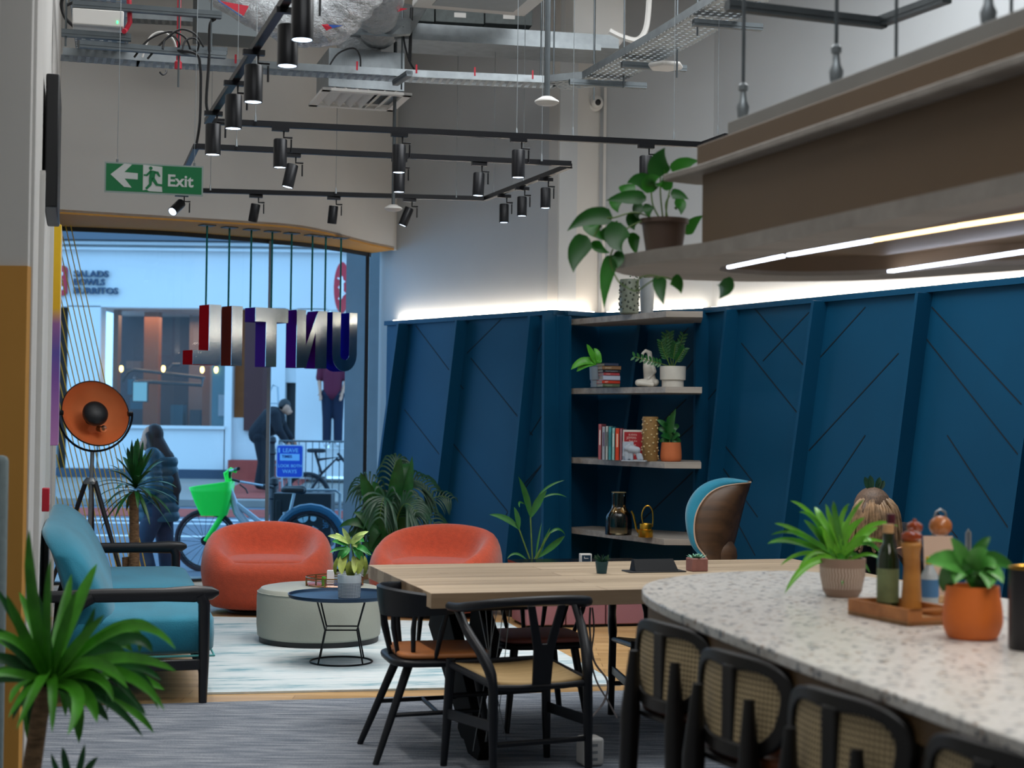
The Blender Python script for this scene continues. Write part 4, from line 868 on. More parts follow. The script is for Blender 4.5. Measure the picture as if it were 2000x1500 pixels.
# ================================================================= COUNTER AND STOOLS
def terr():
    m,nt,b=nodes('terrazzo'); mp=mapped(nt,(1,1,1)); v=nt.nodes.new('ShaderNodeTexVoronoi'); v.inputs['Scale'].default_value=70; nt.links.new(mp.outputs[0],v.inputs['Vector'])
    n=noise(nt,mp,26,4,.6); r1=ramp(nt,v.outputs['Color'],[(0,'#6d737e'),(.12,'#4a505c'),(.14,'#d4d0c8'),(.5,'#e2ded8'),(.8,'#d9d4cc'),(.82,'#8e6f55'),(.86,'#d6d1c9'),(1,'#ebe8e2')])
    r2=ramp(nt,n.outputs['Fac'],[(.36,'#7c828c'),(.43,'#ffffff'),(1,'#ffffff')]); mx=nt.nodes.new('ShaderNodeMixRGB'); mx.blend_type='MULTIPLY'; mx.inputs[0].default_value=.8
    nt.links.new(r1.outputs[0],mx.inputs[1]); nt.links.new(r2.outputs[0],mx.inputs[2]); nt.links.new(mx.outputs[0],b.inputs['Base Color']); b.inputs['Roughness'].default_value=.28; return m
m_terr=terr(); m_bronze=mat('bronze_paint','#6e5434',.45,metal=.3,var=.05,vs=3)
CP=[(1.17,6.26),(1.01,6.28),(.754,6.16),(.54,5.88),(.456,5.57),(.464,5.18),(.560,4.62),(.725,3.87),(.83,3.47),(.945,2.98),(1.13,2.45),(1.45,2.1),(1.9,2.05),(2.25,2.4),(2.3,3.1),(2.1,4.1),(1.85,4.9),(1.63,5.45),(1.42,5.98)]
cps=[(v.x,v.y) for v in spline([Vector((x,y,0)) for x,y in CP],5,True)]
ccx=sum(x for x,y in cps)/len(cps); ccy=sum(y for x,y in cps)/len(cps)
def inset(pts,d):
    n=len(pts); out=[]
    for i in range(n):
        a=Vector(pts[i-1]); b=Vector(pts[(i+1)%n]); t_=(b-a).normalized(); nn=Vector((-t_.y,t_.x)); c_=Vector((ccx,ccy))-Vector(pts[i])
        if nn.dot(c_)<0: nn=-nn
        out.append((pts[i][0]+nn.x*d,pts[i][1]+nn.y*d))
    return out
CZ=.92
ct=thing('counter','boat-shaped speckled terrazzo counter with a bronze apron in the right foreground','counter',(0,0,0))
s=MB(); s.prism(cps,CZ-.032,CZ); s.build('counter_top',m_terr,ct,bevel=.004)
s=MB(); s.prism(inset(cps,.022),CZ-.095,CZ-.033); s.build('apron',m_bronze,ct)
s=MB(); s.prism(inset(cps,.045),CZ-.13,CZ-.095); s.build('apron_lip',mat('beige_edge','#8f8168',.6),ct)
s=MB(); s.prism(inset(cps,.36),0.006,CZ-.13); s.build('base',m_walnut,ct)
# ---- cane bar stools
def canem():
    m,nt,b=nodes('cane'); mp=mapped(nt,(1,1,1)); br=nt.nodes.new('ShaderNodeTexBrick'); br.offset=0; br.inputs['Scale'].default_value=70; br.inputs['Brick Width'].default_value=1; br.inputs['Row Height'].default_value=1; br.inputs['Mortar Size'].default_value=.26; br.inputs['Mortar Smooth'].default_value=.2
    sp=nt.nodes.new('ShaderNodeSeparateXYZ'); cb=nt.nodes.new('ShaderNodeCombineXYZ'); nt.links.new(mp.outputs[0],sp.inputs[0]); nt.links.new(sp.outputs[0],cb.inputs[0]); nt.links.new(sp.outputs[2],cb.inputs[1]); nt.links.new(cb.outputs[0],br.inputs['Vector'])
    br.inputs['Color1'].default_value=H('#3a2c1c'); br.inputs['Color2'].default_value=H('#4a3822'); br.inputs['Mortar'].default_value=H('#cdb68c'); nt.links.new(br.outputs[0],b.inputs['Base Color']); b.inputs['Roughness'].default_value=.7; return m
m_cane=canem(); m_stool=mat('stool_wood','#120f0e',.4,var=.15,vs=10)
def stool(label,loc,rz):
    t=thing('cane_stool',label,'bar stool',loc,rz,'cane-backed counter stools')     # front is local +y
    W2=.25; z0,z1=.625,.89
    def yb(x): return -.215+.10*(x/W2)**2*.55
    # back outline, flat-topped D
    ol=[]
    for k in range(48):
        a=2*math.pi*k/48; e=.62 if math.sin(a)>0 else .78
        x=math.copysign(abs(math.cos(a))**e,math.cos(a))*W2; z=(z0+z1)/2+math.copysign(abs(math.sin(a))**e,math.sin(a))*(z1-z0)/2; x*=1-.16*max(0,(z1-z)/(z1-z0))**1.5; ol.append((x,yb(x)-.015*(1-(z-z0)/(z1-z0)),z))
    s=MB(); rr=[]; fs=[]; n=len(ol)
    for k in range(n):
        x,y,z=ol[k]; cx,cz=0,(z0+z1)/2; vx,vz=x-cx,z-cz; l=math.hypot(vx,vz); f=(l-.042)/l; xi,zi=cx+vx*f,cz+vz*f
        rr+=[(x,y-.013,z),(x,y+.013,z),(xi,yb(xi)-.015*(1-(zi-z0)/(z1-z0))+.013,zi),(xi,yb(xi)-.015*(1-(zi-z0)/(z1-z0))-.013,zi)]
    for k in range(n):
        for j in range(4): fs.append((k*4+j,k*4+(j+1)%4,((k+1)%n)*4+(j+1)%4,((k+1)%n)*4+j))
    s.add(rr,fs); s.box((0,-.22,(z0+z1)/2),(.055,.026,z1-z0-.06)); s.build('back_frame',m_stool,t,bevel=.005)
    for sx in (-1,1):
        s=MB(); pts=[]
        vs=[];fs=[];nx,nz=6,8
        for i in range(nx+1):
            for j in range(nz+1):
                z=z0+.028+(z1-z0-.056)*j/nz; zz=abs((z-(z0+z1)/2)/((z1-z0)/2)); xm=W2*(1-zz**2.6)**.45*(1-.16*((z1-z)/(z1-z0))**1.5)-.02; xm=max(xm,.03); x=sx*(.022+(xm-.022)*i/nx); vs.append((x,yb(x)-.015*(1-(z-z0)/(z1-z0)),z))
        for i in range(nx):
            for j in range(nz): a=i*(nz+1)+j; fs.append((a,a+nz+1,a+nz+2,a+1))
        s.add(vs,fs); s.build('cane_panel',m_cane,t,smooth=180)
        s=MB(); s.tube([(sx*.17,-.258,0),(sx*.15,-.252,.35),(sx*.14,-.248,.60),(sx*.13,-.244,.79)],[.02,.027,.031,.014],12,flat=1.0); s.build('leg',m_stool,t)
        s=MB(); s.tube([(sx*.19,.19,0),(sx*.17,.17,.6)],[.016,.022],12); s.build('leg',m_stool,t)
        s=MB(); s.tube([(sx*.19,-.27,.2),(sx*.18,.18,.2)],.011,8); s.build('footrest',m_stool,t)
    s=MB(); s.tube([(-.18,.18,.26),(.18,.18,.26)],.012,8); s.build('footrest',m_blackm,t)
    s=MB(); s.cush((0,-.01,.60),(.44,.44,.03),.5,.5); s.build('seat_frame',m_stool,t,smooth=180)
    s=MB(); s.cush((0,-.01,.628),(.42,.41,.05),.42,.5); s.build('seat_pad',mat('saddle_leather','#8f4a22',.4,var=.12,vs=6),t,smooth=180)
    return t
ST=[(.45,4.83,'farthest from the camera'),(.575,4.22,'second from the counter tip'),(.72,3.62,'third from the counter tip'),(.90,3.06,'cut off by the bottom right corner')]
for i,(x,y,w_) in enumerate(ST):
    a=-67
    # back centre sits at (x,y); seat lies towards the counter
    f=Vector((math.cos(R(a+90)),math.sin(R(a+90))))*.225
    stool('dark cane-backed stool with tan seat, %s'%w_,(x+f.x,y+f.y,.006),a)
# ================================================================= HANGING LETTERS IN THE WINDOW
SA=(L(375,13.3),13.30); SB=(L(697,14.32),14.32)
MS=frame(SA,SB,0); sl=math.hypot(SB[0]-SA[0],SB[1]-SA[1])
def sx_(px):                                  # pixel column on the letter face plane -> local x, local z helper
    r=ray(px,650); n=Vector((-(SB[1]-SA[1]),SB[0]-SA[0],0)); t=(Vector((SA[0],SA[1],0))-Vector((0,0,0))).dot(n)/Vector((r.x,r.y,0)).dot(n)
    p=Vector((r.x*t,r.y*t)); return ((p-Vector(SA)).dot(Vector((SB[0]-SA[0],SB[1]-SA[1])).normalized()))
zt=Pw(400,594,SA,SB).z; zb=Pw(400,712,SA,SB).z; hh=zt-zb
m_face=mat('brushed_silver','#cfd6da',.13,metal=1.0,var=.04,vs=3)
def side_mat(n,c): return mat('letter_side_'+n,c,.9,spec=.02)
def X(p): return sx_(p)
arc=lambda cx,cz,rx,rz,a0,a1,n=10:[(cx+rx*math.cos(R(a0+(a1-a0)*k/n)),cz+rz*math.sin(R(a0+(a1-a0)*k/n))) for k in range(n+1)]
LET=[('L','red','#a80812',[(X(377),0),(X(431),0),(X(431),1),(X(408),1),(X(408),.235),(X(377),.235)],[408]),
 ('I','rust','#6a2414',[(X(452),0),(X(473),0),(X(473),1),(X(452),1)],[452]),
 ('T','plum','#46207c',[(X(498),1),(X(498),.76),(X(519),.76),(X(519),0),(X(540),0),(X(540),.76),(X(562),.76),(X(562),1)],[495,536]),
 ('N','violet','#45086a',[(X(579),0),(X(598),0),(X(616),.62),(X(616),0),(X(638),0),(X(638),1),(X(621),1),(X(597),.38),(X(597),1),(X(579),1)],[574,615]),
 ('U','indigo','#0f0a80',[(X(649),1),(X(649),.25)]+arc((X(649)+X(697))/2,.26,(X(697)-X(649))/2,.30,180,360)+[(X(697),1),(X(682),1),(X(682),.24)]+arc((X(665)+X(682))/2,.24,(X(682)-X(665))/2,.08,0,-180,6)+[(X(665),1)],[641,671])]
for nm,cn,cc,poly,rods in LET:
    sz=1.0
    t=thing('letter_%s'%nm.lower(),'hanging silver letter %s with %s sides in the shop window, seen in mirror writing'%(nm,cn),'letter',(SA[0],SA[1],zb),math.degrees(math.atan2(SB[1]-SA[1],SB[0]-SA[0])),'hanging letters spelling UNTIL in reverse')
    pl_=[(x,z*hh) for x,z in poly]
    s=MB(); s.plate(pl_,0,.175); s.build('letter_side',side_mat(cn,cc),t,smooth=30)
    s=MB(); s.plate(pl_,-.004,0.0); s.build('letter_face',m_face,t,smooth=0)
    for rx in rods:
        x=X(rx); top=3.083-zb; s=MB(); s.tube([(x,.06,hh),(x,.06,top)],.0085,8); s.build('rod',mat('teal_rod','#0c6a68',.25,metal=.6),t)
        s=MB(); s.box((x,.06,top-.004),(.115,.10,.008)); s.build('ceiling_plate',m_steelk,t,smooth=0)
# ================================================================= TRACK LIGHTS
TZ0=3.2
m_trk=mat('track_black','#0a0c12',.35,metal=.3); m_lens=emit('spot_lens',(.62,.78,1,1),7)
def pz(px,py): return Pz(px,py,TZ0)
def track(name,label,pts,group=None):
    t=thing(name,label,'track',tuple(pts[0]),0,group); p0=Vector(pts[0])
    for a,b in zip(pts,pts[1:]):
        s=MB(); s.beam(Vector(a)-p0,Vector(b)-p0,.034,.034); s.beam(Vector(a)-p0-Vector((0,0,.012)),Vector(b)-p0-Vector((0,0,.012)),.038,.008); s.build('rail',m_trk,t,smooth=0)
    return t
k1=track('light_track','long black ceiling light track from the top of the picture across to the shelves',[pz(575,-25),pz(405,237),pz(1372,283)+Vector((0,0,0)),pz(1420,266)],'black ceiling light tracks')
k2=track('light_track','middle black light track, corner beside the exit sign, crossing to the white column',[pz(358,338),pz(383,286),pz(1115,320)],'black ceiling light tracks')
k3=track('light_track','rear black light track above the shop window with a slanting right arm',[pz(385,372),pz(948,388),pz(1113,324)],'black ceiling light tracks')
spotd=bpy.data.lights.new('spot_beam','SPOT'); spotd.energy=34; spotd.spot_size=R(62); spotd.spot_blend=.7; spotd.color=(1,.93,.86); spotd.shadow_soft_size=.04
def spot(label,px,py,length=.165,tilt=(0,0),r=.040,on=True,stem=.075,beam=True):
    p=pz(px,py); t=thing('track_spotlight',label,'spotlight',tuple(p),16,'black cylinder track spotlights')
    s=MB(); s.box((0,0,-.028),(.10,.032,.024)); s.build('adapter',m_trk,t,smooth=0)
    s=MB(); s.tube([(.02,0,-.03),(.02,0,-stem),(.03+r,0,-stem-.0)],.006,8); s.tube([(.024+r,0,-stem-.01),(.024+r,0,-stem-.085)],.005,6); s.build('stem',m_trk,t)
    M=Matrix.Translation((.0,0,-stem-.012))@Matrix.Rotation(R(tilt[1]),4,'Y')@Matrix.Rotation(R(tilt[0]),4,'X')
    s=MB(); s.lathe([(0,0),(r-.004,0),(r,-.006),(r,-length),(r-.003,-length-.002),(r-.005,-length+.006),(0,-length+.012)],n=26,M=M); s.build('can',m_trk,t)
    s=MB(); s.lathe([(0,-length+.001),(r-.006,-length+.001),(r-.006,-length+.003),(0,-length+.003)],n=22,M=M); s.build('lens',m_lens if on else m_trk,t)
    if beam and on:
        o=bpy.data.objects.new('beam',spotd); COL.objects.link(o); o.parent=t; o.matrix_local=M@Matrix.Translation((0,0,-length-.01))
    return t
spot('nearest black track spotlight, cut by the top edge beside the sloping track',592,-52,.17,(0,0),.043)
spot('second nearest track spotlight on the sloping track at the top',563,8,.17,(0,0),.043)
spot('third track spotlight along the sloping track, with a lit lens',496,91,.17,(0,0),.043)
spot('fourth track spotlight along the sloping track',457,152,.17,(0,0),.043)
spot('fifth track spotlight, at the corner end of the sloping track',417,212,.17,(0,0),.043)
for px,py,l_ in ((548,243,'leftmost spotlight on the long front cross track'),(780,254,'second spotlight on the front cross track, near the drop pipe'),(1013,265,'third spotlight on the front cross track, before the white column'),(1262,277,'rightmost spotlight on the front cross track, behind the trailing plant')): spot(l_,px,py)
spot('tilted spotlight leftmost on the middle track',572,295,.15,(0,12),.038)
spot('upright spotlight on the middle track overlapping the drop pipe',780,304,.15,(0,0),.038)
spot('spotlight on the middle track left of the white column',936,312,.15,(0,2),.038)
for px,py,l_ in ((1066,343,'spotlight nearest the corner on the slanting arm of the rear track'),(1020,361,'middle spotlight of three on the slanting arm of the rear track'),(985,376,'leftmost of three spotlights on the slanting arm of the rear track')): spot(l_,px,py,.14,(0,0),.036)
spot('tilted spotlight left on the rear track above the window',500,376,.135,(12,8),.036)
spot('spotlight on the rear track above the hanging letters',652,380,.135,(6,4),.036)
spot('spotlight tilted left on the rear track beside the drop pipe sensor',800,384,.145,(5,20),.036)
spot('strongly tilted lit spotlight just below the exit sign',355,374,.14,(-38,42),.036)
# hanging wires of the tracks
wl=[(1009,'front cross track at the third spotlight'),(1119,'front cross track in front of the white column',264),(1316,'front cross track above the trailing plant',272),(1402,'right end corner of the front cross track',262),(499,'left part of the front cross track',237),(462,'left part of the middle track',286),(656,'rear track above the hanging letters',378),(891,'rear track just left of its corner',386),(964,'corner where the rear track bends',382),(1022,'middle of the slanting arm of the rear track',360),(1058,'right part of the middle track',315),(411,'left end of the rear track by the exit sign',372)]
wl[0]=(1009,wl[0][1],266)
for i,(x1,wt,y1) in enumerate(wl):
    p=pz(x1,y1); s=MB(); s.tube([(0,0,0),(0,0,HZ-TZ0)],.0022,5); s.lathe([(.002,.05),(.006,.03),(.008,0)],n=8); o=s.build('suspension_wire',m_steel); o.location=p
    tag(o,'thin steel wire down to the '+wt,'wire','thin wires holding the light tracks')
# ================================================================= EXIT SIGN
m_sg=mat('exit_green','#047a44',.45); m_sw=mat('exit_white','#d8dcda',.5)
p=Pd(301,350,7.6); t=thing('exit_sign','green hanging sign with an arrow, a running figure and the word Exit','sign',tuple(p),14)
EW,EH=.455,.142
s=MB(); s.plate([(-EW/2,-EH/2),(EW/2,-EH/2),(EW/2,EH/2),(-EW/2,EH/2)],-.006,.006); s.build('border',mat('sign_grey_edge','#9fb0ac',.5),t,smooth=0)
s=MB(); w_,h_=EW/2-.007,EH/2-.007; s.plate([(-w_,-h_),(w_,-h_),(w_,h_),(-w_,h_)],-.0075,-.0); s.build('panel',m_sg,t,smooth=0)
def zp(x,y): return ((x-860)/530*EW-.0, -(y-1005)/165*EH)   # sign drawing units
s=MB(); D0,D1_=-.0092,-.0078
s.plate([zp(*q_) for q_ in [(627,990),(700,928),(740,932),(700,975),(772,978),(772,1012),(702,1010),(740,1058),(700,1056)]],D0,D1_); s.build('arrow',m_sw,t,smooth=0)
s=MB(); s.plate([zp(800,930),zp(903,936),zp(903,1050),zp(905,1075),zp(835,1074),zp(820,1066),zp(800,1070)],D0+.0004,D1_); s.build('doorway',m_sw,t,smooth=0)
s=MB(); d0,d1=-.0104,-.0088; c_=zp(841,947); s.plate([(c_[0]+.0085*math.cos(a),c_[1]+.0085*math.sin(a)) for a in [2*math.pi*k/14 for k in range(14)]],d0,d1)
for pl_ in ([(838,958),(868,962),(862,1006),(832,1000)],[(838,958),(848,966),(822,992),(803,990),(803,982),(817,982)],[(862,962),(882,964),(894,990),(886,994),(872,976),(860,974)],[(832,998),(852,1004),(846,1040),(822,1066),(812,1058),(832,1034)],[(845,998),(864,1002),(880,1030),(914,1034),(912,1046),(870,1042),(846,1012)]): s.plate([zp(*q_) for q_ in pl_],d0,d1)
s.build('running_figure',m_sg,t,smooth=0)
s=MB(); text(s,'Exit',.078,Matrix.Translation((zp(930,1040)[0],-.0085,zp(930,1040)[1])),.0008,.0018); s.build('lettering',m_sw,t,smooth=0)
for x in (-.17,.185):
    s=MB(); s.tube([(x,0,EH/2-.01),(x,0,EH/2+.015)],.006,8); s.tube([(x,0,EH/2),(x+.012,0,HZ-p.z)],.0013,4); s.build('hanging_wire',m_steel,t)
# ================================================================= CABLE TRAYS, DUCTS, PIPES
def tray(name,label,pts,w=.20,h=.05,cat='cable tray',group='galvanised cable trays',m=m_steel,step=.055):
    p0=Vector(pts[0]); t=thing(name,label,cat,tuple(p0),0,group)
    for a,b in zip(pts,pts[1:]):
        a=Vector(a)-p0; b=Vector(b)-p0; d=(b-a); ln=d.length; d.normalize(); sd=d.cross(Vector((0,0,1))).normalized()
        s=MB()
        for k in (-1,1): s.beam(a+sd*(k*w/2)+Vector((0,0,h/2)),b+sd*(k*w/2)+Vector((0,0,h/2)),.004,h)
        s.build('side_flange',m,t,smooth=0)
        s=MB()
        for k in range(6): s.beam(a+sd*w*((k+.5)/6-.5),b+sd*w*((k+.5)/6-.5),w/6*.55,.003)
        k=0.0
        while k<ln: s.beam(a+d*k-sd*w/2,a+d*k+sd*w/2,step*.42,.0035); k+=step
        s.build('perforated_base',m,t,smooth=0)
    return t
def P39(px,py,z=3.9): return Pz(px,py,z)
tray('cable_tray','perforated cable tray crossing the ceiling space above the light tracks',[P39(122,113),P39(270,124),P39(560,142),P39(830,157),P39(1085,168)])
tray('cable_tray','cable tray running from above the white column towards the top right',[P39(1085,168),P39(1170,160),P39(1320,78),P39(1460,-5),P39(1640,-110)],.30)
tray('cable_tray','upper left stack of galvanised trays beside the trunk wall, vertical run',[Pz(200,110,3.95),Pz(195,30,4.0),Pz(190,-60,4.0)],.34)
tray('cable_tray','rear cable tray behind the looping black cables',[Pz(250,40,4.6),Pz(400,48,4.6),Pz(560,58,4.6)],.16)
# red clips on the tray
s=MB()
for x,y in ((465,130),(582,137),(700,143),(815,149),(928,154),(1040,160)): q_=P39(x,y)+Vector((0,-.10,.03)); s.box(q_,(.012,.012,.06))
p=thing('tray_clips','row of small red clips along the crossing cable tray','clip',(0,0,0)); s.build('clip',m_red,p,smooth=0)
# unistrut bars
def bar(label,a,b,w=.04,group='galvanised support bars'):
    a=Vector(a); b=Vector(b); s=MB(); s.beam((0,0,0),b-a,w,w); s.beam(Vector((0,0,.004)),b-a+Vector((0,0,.004)),w*1.15,w*.5); o=s.build('support_bar',m_steelk,smooth=0); o.location=a; return tag(o,label,'bar',group)
bar('horizontal steel bar at the top left, crossing over the round tray',Pd(142,8,9.0),Pd(432,30,9.3))
bar('second steel bar at the top left under the first, short',Pd(120,64,9.0),Pd(256,74,9.1))
bar('steel bar at top left carrying the black cable loops',Pd(154,86,9.0),Pd(440,108,9.4))
bar('short steel bar end beside the black cable loops',Pd(350,96,9.6),Pd(443,100,9.7))
bar('short steel bar under the right cable tray near the column',Pz(1112,160,3.86),Pz(1262,168,3.86))
bar('steel bar under the right cable tray carrying the flat white access point',Pz(1214,126,3.86),Pz(1340,134,3.86))
bar('steel bar under the right cable tray nearest the top edge',Pz(1354,44,3.86),Pz(1488,54,3.86))
bar('blurred near steel bar at the top right, sloping left part',Pd(1420,10,5.4),Pd(1728,46,5.6),.035)
bar('blurred near steel bar at the top right, going up to the corner',Pd(1722,42,5.6),Pd(1850,-5,5.2),.035)
bar('steel bar under the cable tray by the window, end on',Pz(772,162,3.86),Pz(800,143,3.86))
# threaded drop rods
for i,(x,y0,d) in enumerate(((1160,120,11.6),(1218,172,11.2),(1322,152,10.4),(1362,70,9.6),(1160,195,11.9),(784,175,11.6),(1056,165,11.6),(1081,170,11.6),(348,170,9.3),(128,90,9.0),(412,100,9.3))):
    p=Pd(x,y0,d); s=MB(); s.tube([(0,0,0),(0,0,HZ-p.z)],.006,6); o=s.build('drop_rod',m_steelk); o.location=p
    tag(o,'threaded ceiling rod '+['right of the thick drop pipe, before the column','through the white conduit loop by the column','carrying the bar with the flat access point','nearest the top edge on the right tray','at the junction of the two long trays','beside the square air vent','left of the thick drop pipe','just right of the thick drop pipe','inside the red sprinkler pipe cluster','at the top left corner by the wall','beside the right end of the top left bar'][i],'rod','threaded ceiling rods')
# red sprinkler pipe
p=Pd(348,128,9.6); s=MB(); s.tube([(0,0,0),(0,0,HZ-p.z)],.012,10); s.lathe([(.0,-.02),(.022,-.02),(.022,.02),(.012,.03)],n=10); o=s.build('sprinkler_pipe',m_red); o.location=p; tag(o,'thin red vertical sprinkler pipe among the cable loops','pipe')
# white data box with green light
p=Pd(192,42,9.1); t=thing('control_box','white control box with a tiny green light at the top left','box',tuple(p),14)
s=MB(); s.box((0,0,0),(.28,.20,.09)); s.build('casing',m_wplas,t,bevel=.006)
s=MB(); s.box((.105,-.102,-.02),(.008,.004,.014)); s.build('indicator',emit('green_led',(.05,1,.2,1),4),t,smooth=0)
s=MB(); s.tube([Pd(250,-20,9.1)-p,Pd(252,40,9.1)-p,Pd(244,56,9.1)-p,Pd(232,58,9.0)-p],.014,8); s.build('red_cable',m_red,t)
# black cables
def cab(label,pts,r=.008,d=9.2,m=None,group='loose black ceiling cables'):
    q_=[Pd(x,y,d+(.02*i)) for i,(x,y) in enumerate(pts)]; p0=q_[0]; s=MB(); s.tube(spline([v-p0 for v in q_],6),r,6); o=s.build('cable',m or m_black); o.location=p0; return tag(o,label,'cable',group)
cab('black cable curling down beside the top left corner',[(122,-5),(120,12),(128,36),(150,57)],.010)
cab('black cable running along the top steel bar and down towards the track corner',[(130,10),(160,3),(260,12),(330,20),(412,24),(420,36),(410,50),(408,120),(403,200),(410,226)],.009)
cab('black cable dropping to the middle track beside the exit sign',[(245,84),(252,92),(320,97),(380,104),(391,130),(392,180),(390,240),(384,280)],.008)
cab('outermost black cable loop above the left tray',[(262,112),(290,78),(330,62),(360,72),(372,96)],.006)
cab('wide black cable loop beside the red pipe',[(288,115),(318,82),(350,58),(380,66),(398,92)],.006)
cab('small round black cable loop right of the red pipe',[(356,98),(362,80),(378,74),(388,84),(384,100),(372,98)],.006)
cab('narrow black cable loop left of the red pipe',[(318,96),(322,78),(338,70),(350,84),(346,100)],.006)
cab('pale cable arcing above the left tray',[(278,112),(292,74),(315,62),(336,74),(344,92)],.006,9.4,m_wplas)
cab('black cable arching over the crossing tray in front of the foil duct',[(640,134),(660,105),(690,94),(703,110),(704,136)],.006,11.4)
cab('black cable hanging down from the long grey duct to the tray',[(787,52),(790,85),(800,120),(812,140)],.007,11.5)
cab('pair of black cables hanging above the tray by the vent',[(804,15),(802,70),(800,120)],.012,11.6)
cab('short black hook of cable under the left tray',[(312,141),(318,146),(324,143),(325,138)],.006,9.5)
cab('white flexible conduit looping beside the white air unit',[(1190,60),(1215,72),(1245,78),(1262,55),(1268,0),(1268,-30)],.022,11.4,m_wplas)
# foil ducts
def foil():
    m,nt,b=nodes('foil'); b.inputs['Metallic'].default_value=1; b.inputs['Base Color'].default_value=H('#c9cdd0'); b.inputs['Roughness'].default_value=.26; mp=mapped(nt,(1,1,1)); n=noise(nt,mp,16,6,.7)
    u=nt.nodes.new('ShaderNodeBump'); u.inputs['Strength'].default_value=1; u.inputs['Distance'].default_value=.05; nt.links.new(n.outputs['Fac'],u.inputs['Height']); nt.links.new(u.outputs[0],b.inputs['Normal']); return m
m_foil=foil()
def duct(label,pts,r,seed=1):
    random.seed(seed); q_=[Pd(x,y,d) for x,y,d in pts]; p0=q_[0]; path=spline([v-p0 for v in q_],8); rs=[r*(1+.05*math.sin(i*1.9)+random.uniform(-.035,.035)) for i in range(len(path))]
    t=thing('foil_duct',label,'duct',tuple(p0),0,'crinkled foil air ducts'); s=MB(); s.tube(path,rs,22)
    for i,v in enumerate(s.v): s.v[i]=tuple(c+random.uniform(-.006,.006) for c in v)
    s.build('duct_skin',m_foil,t,smooth=180); return t,p0
t,p0=duct('large foil duct sweeping down at the top centre left',[(400,-60,10.6),(500,5,10.6),(580,40,10.5),(640,38,10.4),(690,-10,10.3),(720,-70,10.2)],.165,2)
def patch(t,p0,pts,c):
    s=MB(); s.v=[tuple(Pd(x,y,d)-p0) for x,y,d in pts]; s.f=[tuple(range(len(pts)))]; s.m=[0]; o=s.build('printed_mark',c,t,smooth=0); q_=o.modifiers.new('s','SOLIDIFY'); q_.thickness=.003
m_bl=mat('mark_blue','#1c4a9a',.5)
patch(t,p0,[(430,2,10.38),(486,12,10.36),(476,31,10.36)],m_red); patch(t,p0,[(424,-2,10.39),(430,4,10.38),(474,33,10.36),(468,30,10.37)],m_bl)
patch(t,p0,[(628,48,10.2),(641,47,10.19),(650,54,10.18),(638,60,10.2)],m_red); patch(t,p0,[(641,48,10.185),(670,50,10.16),(650,55,10.18)],m_bl)
t,p0=duct('foil duct bending into the long grey duct at top centre',[(760,-60,10.4),(745,-5,10.9),(735,30,11.4),(740,55,11.8)],.15,5)
patch(t,p0,[(750,18,10.85),(772,16,10.84),(775,23,10.84),(762,23,10.85)],m_bl); patch(t,p0,[(776,15,10.84),(796,17,10.86),(776,23,10.85)],m_red)
duct('foil boot hanging down onto the square white air vent',[(700,52,12.0),(702,90,12.0),(700,130,12.0),(700,165,12.0)],.17,7)
# galvanised ducts
vx=Pd(702,195,12.0)
t=thing('air_vent','square white louvred ceiling air vent under the foil duct','vent',(vx.x,vx.y,vx.z),16)
s=MB()
for a,b,c_,d_ in (((0,-.30),(.66,.06),0,0),((0,.30),(.66,.06),0,0),((-.30,0),(.06,.66),0,0),((.30,0),(.06,.66),0,0)): s.box((a[0],a[1],-.0),(b[0],b[1],.02))
s.build('frame',m_wplas,t,smooth=0)
for k in range(6):
    s=MB(); s.box((-.24+.082*k+.03,0,.012),(.07,.54,.006),(0,R(35 if k<4 else -35),0)); s.build('louvre',m_wplas,t,smooth=0)
s=MB(); s.box((0,0,.17),(.56,.56,.28)); s.build('plenum',m_steel,t,smooth=0)
p=Pd(720,80,12.3); b_=Pd(1190,85,12.0)
s=MB(); L_=(Pd(1190,80,12.4)-Pd(690,70,12.0)).length; s.box((L_/2,0,0),(L_,.55,.10)); s.box((L_/2-.2,-.3,-.06),(L_+.1,.04,.045)); o=s.build('long_duct',m_steel,smooth=0); q0=Pd(690,68,12.0); o.location=q0; q1=Pd(1190,80,12.4); o.rotation_euler=(0,0,math.atan2(q1.y-q0.y,q1.x-q0.x)); tag(o,'long flat galvanised duct running right above the light tracks','duct')
s=MB(); q2=Pd(760,60,11.6); s.add([tuple(Pd(x,y,d)-q2) for x,y,d in ((705,8,11.9),(760,5,11.9),(832,20,11.9),(800,70,11.5),(765,72,11.4),(680,66,11.4),(680,35,11.6),(800,42,11.6))],[(6,7,4,5),(0,1,7,6),(1,2,3,7),(3,4,7)]); o=s.build('duct_hood',m_steel,smooth=0); o.location=q2; q_=o.modifiers.new('s','SOLIDIFY'); q_.thickness=.02; tag(o,'angular galvanised duct hood at the left end of the long duct','duct')
s=MB(); s.box((0,0,0),(.45,.4,.5)); o=s.build('duct_box',mat('duct_dark','#6c7376',.5,metal=.5),smooth=0); o.location=Pd(440,15,12.2); o.rotation_euler=(0,0,R(16)); tag(o,'square galvanised duct box behind the sloping track at the top','duct')
for k,(x0,x1) in enumerate(((800,843),(846,940),(942,1033))):
    a=Pd(x0,34+k*3,12.2+.04*k); b=Pd(x1,38+k*3,12.25+.04*k); t=thing('grey_box',['leftmost grey galvanised box on the long duct, partly hidden by the foil','middle grey galvanised box with a white label on the long duct','rightmost grey galvanised box with a white label on the long duct'][k],'box',tuple((a+b)/2),10,'grey boxes on the long duct')
    s=MB(); s.box((0,0,0),((b-a).length,.30,.115)); s.build('casing',mat('galv_matt','#5d6464',.7,var=.15,vs=20),t,bevel=.004)
    if k: s=MB(); s.box((.0,-.152,-.0),(.09,.003,.036)); s.build('label',m_wplas,t,smooth=0)
